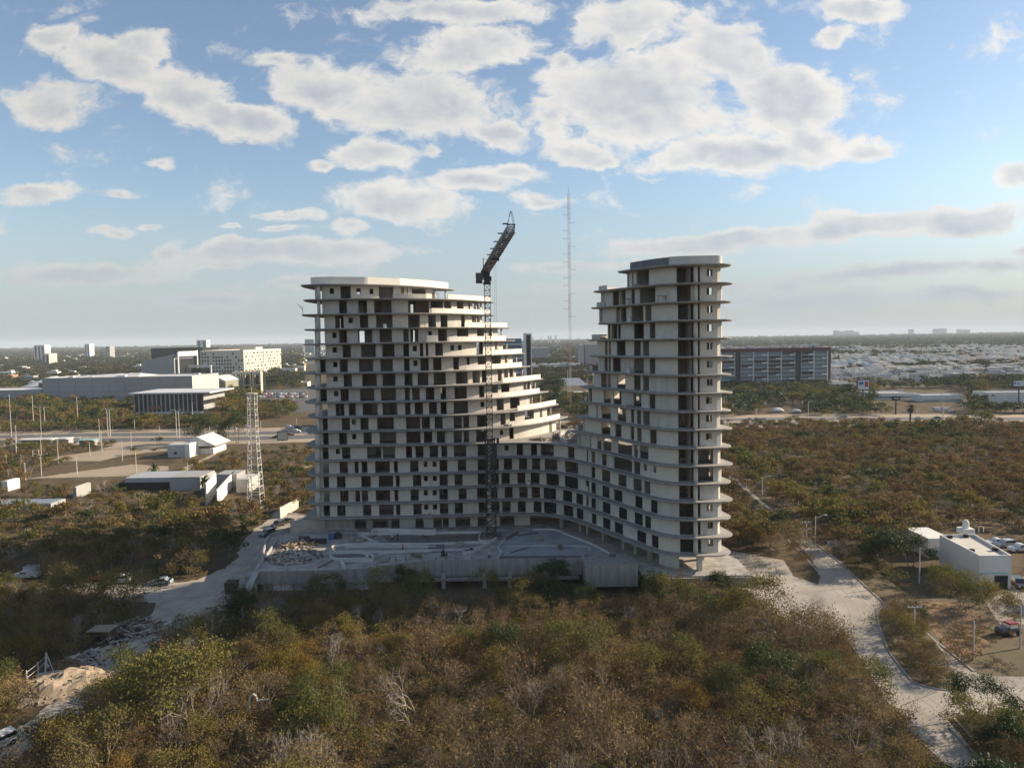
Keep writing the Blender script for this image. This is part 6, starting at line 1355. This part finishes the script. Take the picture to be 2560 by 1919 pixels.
# red off-roader on stand, lower right
q = G(2520, 1585); t = empty('off_roader', (q[0], q[1], GZ), .2, label='dark off-road vehicle with red hood cover at the right frame edge', cat='car')
MB().box(0, 0, .55, 3.6, 1.6, .55).box(.4, 0, 1.1, 1.9, 1.5, .12).box(-1.2, 0, 1.1, 1.1, 1.3, .25).build('body', PC['grey'], t); m = MB().box(.45, 0, 1.86, 1.9, 1.5, .1).box(.45, 0, 1.96, 1.5, 1.2, .1); m.build('roof', PC['red'], t); m = MB()
for x in (-.45, 1.3):
    for y in (-.7, .7): m.tube((x, y, 1.1), (x, y, 1.9), .05)
m.build('roll_cage', steel, t)
for sx in (-1.2, 1.2):
    for sy in (-.85, .85): MB().tube((sx, sy-.14, .4), (sx, sy+.14, .4), .42, n_=14).build('wheel', tyre, t)
# ------------------------------------------------------------------ people
skin_m = mat('skin', (.30, .18, .12), .6); hatw = mat('helmet_white', (.7, .7, .68), .4); vestm = mat('vest_orange', (.65, .18, .05), .7); vestw = mat('shirt_pale', (.5, .5, .48), .8); jeans = mat('trousers_blue', (.04, .05, .08), .85)
def person(x, y, z, rz, lab, shirt, pose=0, hat=True):
    t = empty('person', (x, y, z), rz, label=lab, cat='person'); a = .28 if pose else .05
    V_ = [((0, 0, .95), .13), ((0, 0, 1.2), .14), ((0, -.02*pose, 1.42), .12), ((0, -.03*pose, 1.53), .05), ((0, -.04*pose, 1.62), .085), ((0, -.05*pose, 1.72), .09)]; E_ = [(0, 1), (1, 2), (2, 3), (3, 4), (4, 5)]
    for s_ in (-1, 1):
        b = len(V_); V_ += [((s_*.10, 0, .88), .09), ((s_*.12, -.03-a*.3*s_, .48), .062), ((s_*.12, a*.35*s_, .09), .042), ((s_*.12, a*.35*s_-.13, .04), .035)]; E_ += [(0, b), (b, b+1), (b+1, b+2), (b+2, b+3)]
        b = len(V_); hy = -.30*pose if s_ > 0 else -.06; V_ += [((s_*.20, 0, 1.40), .055), ((s_*.25, -.02+hy*.2, 1.13), .042), ((s_*.24, -.08+hy, .90+.18*pose*(s_ > 0)), .03)]; E_ += [(2, b), (b, b+1), (b+1, b+2)]
        h = V_[b+2][0]; k = len(V_); V_.append(((h[0], h[1]-.01, h[2]-.07), .026)); E_.append((b+2, k))
        for f in range(4): V_.append(((h[0]+(-.03+.02*f), h[1]-.03, h[2]-.15-.012*(f in (1, 2))), .008)); E_.append((k, len(V_)-1))
        V_.append(((h[0]-s_*.05, h[1]-.03, h[2]-.09), .009)); E_.append((k, len(V_)-1))
    me = bpy.data.meshes.new('body'); me.from_pydata([v for v, r_ in V_], E_, []); me.materials.append(skin_m); o = bpy.data.objects.new('body', me); COL.objects.link(o); o.parent = t
    md = o.modifiers.new('skin', 'SKIN'); md.use_smooth_shade = True
    for i, (v, r_) in enumerate(V_): sv = me.skin_vertices[0].data[i]; sv.radius = (r_, r_*.8); sv.use_root = (i == 0)
    o.modifiers.new('sub', 'SUBSURF').levels = 1
    m = MB(); m.tube((0, 0, .90), (0, 0, 1.20), .165, .17, 12).tube((0, 0, 1.19), (0, -.02*pose, 1.46), .17, .13, 12); 
    for s_ in (-1, 1): m.tube((s_*.17, 0, 1.42), (s_*.26, -.02, 1.15), .07, .055, 8)
    m.build('shirt', shirt, t); m = MB()
    for s_ in (-1, 1): m.tube((s_*.09, 0, .95), (s_*.12, -.03-a*.3*s_, .48), .11, .08, 10).tube((s_*.12, -.03-a*.3*s_, .49), (s_*.12, a*.35*s_, .1), .08, .06, 10)
    m.build('trousers', jeans, t)
    if hat: MB().tube((0, -.05*pose, 1.76), (0, -.05*pose, 1.84), .125, .07, 12).tube((0, -.05*pose-.03, 1.75), (0, -.05*pose-.03, 1.765), .15, n_=12).build('helmet', hatw, t)
    return t
zt = zk(11)
for (X, Y_, z, rz, l, sh, ps) in ((981, 1352, .02, .3, 'worker in pale shirt and white helmet, left of the pair on the gravel bed', vestw, 1), (994, 1350, .02, 2.2, 'worker in dark clothing, right of the pair on the gravel bed', jeans, 0), (1007, 1378, 0, 1.2, 'worker in orange vest walking between the low pool walls', vestm, 1), (1223, 1396, 0, .5, 'worker in pale shirt beside the slanting wall on the deck', vestw, 0),
    (1384, 1097, zt, 0, 'worker in pale shirt, leftmost of the group on the upper terrace', vestw, 1), (1389, 1098, zt, .8, 'worker in orange vest, second of the terrace group', vestm, 0), (1394, 1098, zt, 2, 'worker in dark clothing, third of the terrace group', jeans, 1), (1399, 1094, zt, 3, 'worker in pale shirt, rightmost of the terrace group', vestw, 0), (1380, 1138, zk(12), .2, 'worker standing in a dark opening below the terrace', vestw, 1), (1363, 1210, zk(14), 0, 'person in dark clothing at an opening in the low wing', jeans, 0)):
    q = G(X, Y_, z); person(q[0], q[1], z, rz, l, sh, ps)
# site clutter on the deck and on the floor edges
cl = random.Random(31)
for i, (X, Y_, kd, l) in enumerate(((700, 1400, 'boards', 'short stack of pale boards at the left deck edge'), (815, 1410, 'bars', 'bundle of dark rebar lying behind the front wall on the left'), (960, 1404, 'blocks', 'small pallet of grey blocks behind the front wall'), (1040, 1390, 'boards', 'stack of boards between pools and front wall'), (1060, 1340, 'bars', 'rebar bundle on the far side of the gravel bed'), (1130, 1342, 'boards', 'plank pile on the gravel bed near the crane'), (1150, 1365, 'blocks', 'pallet of blocks beside the hatch'), (1300, 1375, 'bars', 'rebar bundle on the triangular plaza'), (1350, 1350, 'blocks', 'block pallet in the middle of the plaza'), (1400, 1370, 'boards', 'board stack at the right of the plaza'), (1320, 1335, 'bars', 'rebar bundle at the far corner of the plaza'), (1530, 1395, 'boards', 'boards lying beside the planter block'), (1700, 1412, 'blocks', 'block pallet under the right tower'), (880, 1352, 'blocks', 'block pallet before the trestle frames'), (925, 1345, 'bars', 'rebar bundle on the ramp strips'))):
    q = G(X, Y_, .05); m = MB(); a_ = cl.uniform(0, 3)
    if kd == 'boards':
        for j in range(6): m.use(wood).box(q[0]+cl.uniform(-.1, .1), q[1]+cl.uniform(-.1, .1), .06+.09*j, 2.4, .9, .07, a_+cl.uniform(-.08, .08))
    elif kd == 'bars':
        for j in range(9): o_ = Vector((cl.uniform(-.25, .25), cl.uniform(-.25, .25), 0)); d_ = Vector((cos(a_)*2.6, sin(a_)*2.6, 0)); m.use(mat('rebar_rust', (.16, .09, .06), .9)).tube(Vector((q[0], q[1], .08+.03*(j % 4)))-d_+o_, Vector((q[0], q[1], .08+.03*(j % 4)))+d_+o_, .03, n_=4)
    else:
        m.use(wood).box(*q, .05, 1.3, 1.3, .14, a_); m.use(concrete)
        for j in range(3):
            for jj in range(4): m.box(q[0]+(j-1)*.4*cos(a_), q[1]+(j-1)*.4*sin(a_), .2+jj*.22, .37, 1.1, .2, a_)
    tag(m.build({'boards': 'board_stack', 'bars': 'rebar_bundle', 'blocks': 'block_pallet'}[kd]), l, {'boards': 'boards', 'bars': 'rebar', 'blocks': 'blocks'}[kd])
for i, (wing, k, X, kd) in enumerate((('left', 0, 1088, 'table'), ('left', 1, 758, 'sack'), ('left', 2, 962, 'tank'), ('left', 2, 1008, 'table'), ('left', 2, 1055, 'table'), ('left', 4, 1000, 'sack'), ('left', 7, 1252, 'tank'), ('left', 9, 1270, 'sack'), ('right', 0, 1590, 'sack'), ('right', 1, 1566, 'table'), ('right', 1, 1655, 'table'), ('right', 2, 1575, 'tank'), ('right', 5, 1572, 'tank'), ('right', 7, 1572, 'sack'), ('right', 10, 1710, 'table'), ('left', 15, 1068, 'sack'), ('low', 13, 1322, 'tank'), ('low', 14, 1338, 'table'))):
    kk = k+1; F_ = fronts.get(({'left': 'L', 'right': 'R'}.get(wing, 'F'), kk)) or fronts.get(('F', kk)); P = Path(offset(Path(F_, .6).p, 1.1), .5); q = P.at(P.px(X, zk(kk))); z = zk(kk)+.002; m = MB()
    if kd == 'table':
        for dx in (-.7, .7):
            for dy in (-.3, .3): m.tube((q[0]+dx, q[1]+dy, z), (q[0]+dx, q[1]+dy, z+1.2), .035, n_=4)
        m.use(wood).box(q[0], q[1], z+1.2, 1.7, .8, .06); m.mats = m.mats or [wood]
        m.mats[0] = greysteel if len(m.mats) > 1 else wood
    elif kd == 'tank': m.use(ltp).tube((q[0], q[1], z), (q[0], q[1], z+.9), .4, .38, 12).use(dkg).tube((q[0], q[1], z+.9), (q[0], q[1], z+1.0), .2, .2, 10)
    else:
        m.use(rubblem)
        for j in range(7): m.box(q[0]+cl.uniform(-.8, .8), q[1]+cl.uniform(-.3, .3), z, .6, .4, .28+.2*(j % 2), cl.uniform(0, 3), .8)
    nm_ = {'table': 'work_trestle', 'tank': 'water_drum', 'sack': 'sack_pile'}[kd]; st_ = ('top', 'second', 'third', 'fourth', 'fifth', 'sixth', 'seventh', 'eighth', 'ninth', 'tenth', 'eleventh', 'twelfth', 'thirteenth', 'fourteenth', 'fifteenth', 'sixteenth')[k]
    tag(m.build(nm_), '%s on the %s storey edge of the %s, %s' % ({'table': 'builder trestle', 'tank': 'pale water drum', 'sack': 'pile of sacks'}[kd], st_, {'left': 'left tower', 'right': 'right tower', 'low': 'low wing'}[wing], 'near its left end' if X < 1020 or 1500 < X < 1600 or X in (1322,) else 'farther right'), {'table': 'trestle', 'tank': 'drum', 'sack': 'sacks'}[kd])
# ------------------------------------------------------------------ left foreground odds and ends
stone = mat('pale_stone', (.38, .31, .235), .95, (.22, .17, .12), 1.2, .5, .05, 3)
def mound(name, x, y, rx, ry, h, m_, lab, seed, rz=0):
    r_ = random.Random(seed); m = MB(); n_ = 26; c_, s_ = cos(rz), sin(rz)
    for i in range(n_+1):
        for j in range(n_+1):
            a, b = (i/n_*2-1), (j/n_*2-1); d = min(1, hypot(a, b)); nz = noise.noise(Vector((a*2.5+seed, b*2.5, 1)))*.5+noise.noise(Vector((a*8, b*8, seed)))*.3
            zz = h*max(0, (1-d*d))**.8*(1+nz)-.05*(d >= 1); X, Y_ = a*rx*(1+.15*nz), b*ry; m.v.append((x+X*c_-Y_*s_, y+X*s_+Y_*c_, GZ+zz))
    for i in range(n_):
        for j in range(n_): a = i*(n_+1)+j; m.face((a, a+n_+1, a+n_+2, a+1))
    m.use(m_)
    for i in range(130):
        a, d = r_.uniform(0, 6.28), sqrt(r_.random()); X, Y_ = rx*d*cos(a), ry*d*sin(a); s2 = r_.uniform(.1, .45); m.box(x+X*c_-Y_*s_, y+X*s_+Y_*c_, GZ+h*max(0, 1-d*d)**.8*.9-.05, s2, s2*r_.uniform(.6, 1), s2*.8, r_.uniform(0, 3), .7)
    return tag(m.build(name), lab, 'rubble')
q = G(150, 1722); mound('rubble_mound', q[0], q[1], 7.0, 4.2, 2.0, stone, 'sunlit mound of pale stones beside the dirt road at the lower left', 3, .5); q = G(210, 1690); mound('rubble_mound', q[0], q[1], 3.0, 2.4, 1.2, stone, 'small pale stone heap at the right end of the sunlit mound', 5)
q = G(165, 1668); mound('earth_heap', q[0], q[1], 2.2, 1.8, 1.0, dryearth, 'small reddish earth heap behind the sunlit mound', 7)
q = G(255, 1640); pile('debris_heap', q[0], q[1], GZ, 4.5, 3.5, .5, 140, [wood, concrete, rubblem, inner], ((.6, 2.6), (.1, .5), (.05, .2)), 'flat spread of pale boards and scrap left of the dirt road', 'rubble', 21, flatness=.15)
q = G(325, 1575); pile('debris_heap', q[0], q[1], GZ, 5, 5.5, .5, 170, [wood, steel, rubblem, inner], ((.6, 3.0), (.1, .4), (.05, .2)), 'long scatter of grey timber and pipes beside the road junction', 'rubble', 22, flatness=.15)
q = G(258, 1600); m = MB().use(wood)
for dx in (-1.6, 1.6):
    for dy in (-1.2, 1.2): m.box(q[0]+dx, q[1]+dy, GZ, .14, .14, 2.0)
m.use(mat('tin_sheet', (.36, .30, .22), .7, (.22, .17, .12), 1.5, .5)).box(q[0], q[1], GZ+2.0, 3.8, 3.0, .08); m.use(wood).box(q[0], q[1]+1.2, GZ+.1, 3.2, .08, 1.6); tag(m.build('board_shack'), 'small shack of boards with tin sheet roof left of the dirt road', 'shack')
q = G(128, 1684); m = MB(); m.strip([(q[0]-1.4, q[1]-.5), (q[0], q[1]), (q[0]+1.5, q[1]+.6)], [(q[0]-1.4, q[1]-.3), (q[0], q[1]+.2), (q[0]+1.5, q[1]+.8)], GZ, GZ+.35); m.tube((q[0]-.9, q[1], GZ), (q[0]-.7, q[1]+.2, GZ+3.2), .12).tube((q[0]-.7, q[1]+.2, GZ+3.2), (q[0]+.5, q[1], GZ), .06); tag(m.build('bent_scaffold', whitesteel), 'white bent frame standing behind the sunlit mound', 'frame')
m = MB(); q0, q1, q2 = G(68, 1712), G(96, 1690), G(118, 1668)
for a in (q0, q1, q2): m.tube((*a, GZ), (*a, GZ+2.2), .07); m.box(*a, GZ, .5, .5, .35)
for z in (1.1, 1.9): m.tube((*q0, GZ+z), (*q1, GZ+z), .03).tube((*q1, GZ+z), (*q2, GZ+z), .03)
tag(m.build('gate_frame', whitewall), 'white-footed rail gate left of the stone mound', 'gate')
q = G(178, 1506); m = MB(); m.tube((*q, GZ), (*q, GZ+3.0), .09).tube((q[0], q[1], GZ+2.4), (q[0]+2.2, q[1]+.2, GZ+4.0), .08).tube((q[0]+1.7, q[1]+.2, GZ), (q[0]+1.9, q[1]+.2, GZ+3.6), .08).box(q[0]+1.7, q[1]+.2, GZ, .5, .5, .9); tag(m.build('gallows_post', wood), 'leaning wooden gallows post in the sunlit grass at the left', 'post')
q = G(580, 1478); m = MB().box(q[0], q[1], GZ, 2.0, 2.2, 1.9); m.box(q[0], q[1], GZ+1.92, 2.2, 2.4, .12); tag(m.build('container', mat('container_brown', (.035, .028, .028), .8)), 'dark brown container beside the podium chute', 'container')
q = G(603, 1472); tag(MB().box(q[0], q[1]+1, GZ, 1.8, 4.5, .8, -.2).box(q[0]+.2, q[1]+3.5, GZ+.8, 1.2, 1.0, .7, -.2).build('concrete_trough', concrete), 'grey sloping concrete block between container and chute', 'block')
q = G(625, 1815); m = MB(); P_ = [(0, 0, .2), (.1, 0, 1.2), (.5, .1, 1.6), (.9, .1, 1.3), (1.0, .1, .7), (2.3, .3, .8)]
for a, b in zip(P_[:-1], P_[1:]): m.tube((q[0]+a[0], q[1]+a[1], GZ+2.6+a[2]), (q[0]+b[0], q[1]+b[1], GZ+2.6+b[2]), .13, n_=7)
m.tube((q[0], q[1], GZ), (q[0], q[1], GZ+2.9), .12); tag(m.build('bent_pipe', whitesteel), 'white bent pipe sticking out of the front woodland', 'pipe')
# trees set by hand: lot, median, palms
def tpx(k, X, Y_, s, lab, i=0, hs=1.0, z=GZ, grp=None):
    q = G(X, Y_, z); ks = NEAR[k]; return one_tree(ks[i % len(ks)], q[0], q[1], X*.7, s, lab, grp, z, hs)
tpx('green', 2225, 1425, 1.55, 'large dark green tree at the back of the bare lot', 0, .85); tpx('green', 2275, 1418, 1.1, 'dark green tree half behind the lamp pole left of the white house', 1); tpx('olive', 2405, 1512, 1.15, 'broad olive tree before the left wall of the white house', 1, .8); tpx('mustard', 2450, 1520, .85, 'yellowish bush tree at the foot of the white house', 0, .9); tpx('twiggy', 2480, 1545, 1.1, 'thin twiggy tree right of the red earth', 0); tpx('olive', 2405, 1540, .95, 'open small-leaved tree on the red earth', 2, 1.1); tpx('twiggy', 2530, 1540, 1.0, 'thin tree beside the off-road vehicle', 1)
tpx('green', 2455, 1800, .95, 'dark green bushy tree on the corner island at the lower right', 1, .9); tpx('olive', 2440, 1850, .9, 'olive tree on the corner island below the dark green one', 1, .9); tpx('green', 2530, 1900, .9, 'dark green tree cut by the lower right frame corner', 0, .9); tpx('bare', 2515, 1775, .9, 'bare light-branched tree right of the green island bush', 1); tpx('olive', 2545, 1850, .9, 'olive bush behind the kerb at the lower right edge', 0, .7); tpx('brown', 2490, 1860, .9, 'brown bush beside the lower right kerb', 1, .6)
rm = random.Random(9); nmed = 0
for i in range(60):
    X, Y_ = rm.uniform(2195, 2395), rm.uniform(1535, 1718); q = G(X, Y_)
    if nmed < 22 and inside(q[0], q[1], offset(MED, .7 if area(MED) > 0 else -.7, True)):
        k = rm.choice(('green', 'olive', 'olive', 'brown', 'brown') if Y_ < 1630 else ('brown', 'brown', 'twiggy')); s_ = rm.uniform(.5, .85)*(1.15 if Y_ < 1630 else .8); nmed += 1
        tpx(k, X, Y_, s_, '%s %s bush on the street median, %s' % (('small', 'large')[s_ > .68], {'green': 'dark green', 'olive': 'olive-green', 'brown': 'brown', 'twiggy': 'bare twiggy'}[k], ('upper end', 'upper part', 'middle', 'lower part', 'rounded lower end')[min(4, int((Y_-1535)//37))]), i, .9, GZ+.1, 'bushes on the street median')
for (k, X, Y_, s, l) in (('brown', 1995, 1398, 1.15, 'brown tree on the soil wedge beside the street junction'), ('olive', 1975, 1372, 1.0, 'olive tree behind the wedge tree beside the street'), ('brown', 1940, 1385, 1.1, 'brown tree at the back of the sandy apron'), ('olive', 1905, 1370, .9, 'olive tree right of the right tower base'), ('brown', 2020, 1425, .8, 'small brown tree at the tip of the soil wedge'), ('twiggy', 2008, 1380, 1.0, 'thin tree between wedge and street'), ('green', 1955, 1340, 1.0, 'green tree on the tower side of the upper street'), ('olive', 2350, 1490, 1.0, 'olive tree left of the white house front'), ('brown', 2375, 1475, .8, 'brown tree between lot pole and white house'), ('green', 2190, 1405, 1.21, 'dark green tree behind the small white sign'), ('olive', 2490, 1530, .8, 'olive tree before the driveway of the white house')): tpx(k, X, Y_, s, l)
tpx('bare', 1900, 1490, 1.0, 'leafless tree at the sandy apron right of the towers', 0); tpx('twiggy', 1880, 1440, .9, 'thin open tree between tower and street', 0); tpx('green', 1800, 1500, .85, 'glossy dark green tree below the right podium end', 0)
tpx('brown', 160, 1478, 1.0, 'sunlit golden-brown bush among the shade at the left', 2, .9); tpx('bare', 400, 1520, .5, 'dark leafless sapling at the road junction', 0)
tpx('green', 1015, 1488, .95, 'dark green tree reaching over the middle of the podium wall', 0, .95); tpx('green', 1375, 1492, 1.05, 'tall dark green tree before the podium openings', 1, 1.0); tpx('olive', 1335, 1490, .85, 'olive tree beside the tall dark one before the podium', 0); tpx('olive', 1215, 1500, .85, 'olive scrub tree before the podium columns', 1)
def palm(x, y, h, s, lab, seed):
    r_ = random.Random(seed); t = empty('palm_tree', (x, y, GZ), label=lab, cat='palm tree'); MB().tube((0, 0, 0), (.3, 0, h), .3*s, .2*s, 7).build('trunk', barkm, t); m = MB()
    for i in range(22):
        a = r_.uniform(0, 6.28); el = r_.uniform(-.3, 1.2); p = Vector((.3, 0, h)); d = Vector((cos(a)*cos(el), sin(a)*cos(el), sin(el))); L_ = 3.3*s; sd = Vector((-sin(a), cos(a), 0)); pr_ = None
        for j in range(6):
            w_ = .42*s*(1-abs(j-2)/5); q_ = p+d*(L_/5); row = (tuple(p+sd*w_-Vector((0, 0, .2*w_))), tuple(p), tuple(p-sd*w_-Vector((0, 0, .2*w_)))); b = len(m.v); m.v += row
            if pr_ is not None: m.face((pr_, pr_+1, b+1, b)); m.face((pr_+1, pr_+2, b+2, b+1))
            pr_ = b; p = q_; d = (d-Vector((0, 0, .28))).normalized()
    m.build('crown', LEAF['green'], t); return t
for i, (X, Y_, h, s, l) in enumerate(((1815, 1015, 9, 1.5, 'palm at the right tower edge beyond the highway'), (1835, 1012, 8, 1.5, 'second palm right of the tower edge'), (1850, 1030, 6, 1.3, 'low palm before the arched canopies'), (1945, 1012, 8, 1.6, 'palm with pale fronds left of the billboard'), (1955, 1015, 7, 1.5, 'palm right beside the pale-fronded palm'), (2276, 1050, 7, 1.4, 'dark palm behind the thick-posted sign'), (508, 1230, 4, .9, 'palm before the white villa'), (385, 1205, 5, .9, 'palm behind the villa roof'), (2095, 915, 12, 2.4, 'palm among the first suburb houses'))): q = G(X, Y_); palm(q[0], q[1], h, s, l, 300+i)
q = G(1385, 1010); one_tree(NEAR['green'][0], q[0], q[1], 1, 3.2, 'big dark green tree between the towers beyond the highway', None); q = G(500, 1110); one_tree(NEAR['green'][1], q[0], q[1], 2, 2.2, 'dense green tree between gabled house and highway', None); q = G(595, 1108); one_tree(NEAR['green'][0], q[0], q[1], 0, 2.4, 'large dense green tree left of the lattice tower', None)
plant()
# ------------------------------------------------------------------ haze
hm = bpy.data.materials.new('haze_air'); hm.use_nodes = True; ht = hm.node_tree; ht.nodes.clear(); ho = ht.nodes.new('ShaderNodeOutputMaterial'); hv = ht.nodes.new('ShaderNodeVolumePrincipled')
hv.inputs['Color'].default_value = (0.80, 0.90, 1.0, 1); hv.inputs['Density'].default_value = 6.8e-5; hv.inputs['Anisotropy'].default_value = 0.0; ht.links.new(hv.outputs[0], ho.inputs['Volume'])
h = MB().box(0, 0, GZ-1, 2*R_+400, 2*R_+400, 160).build('haze', hm); h['kind'] = 'stuff'; h['label'] = 'thin pale haze over the plain'; h['category'] = 'haze'
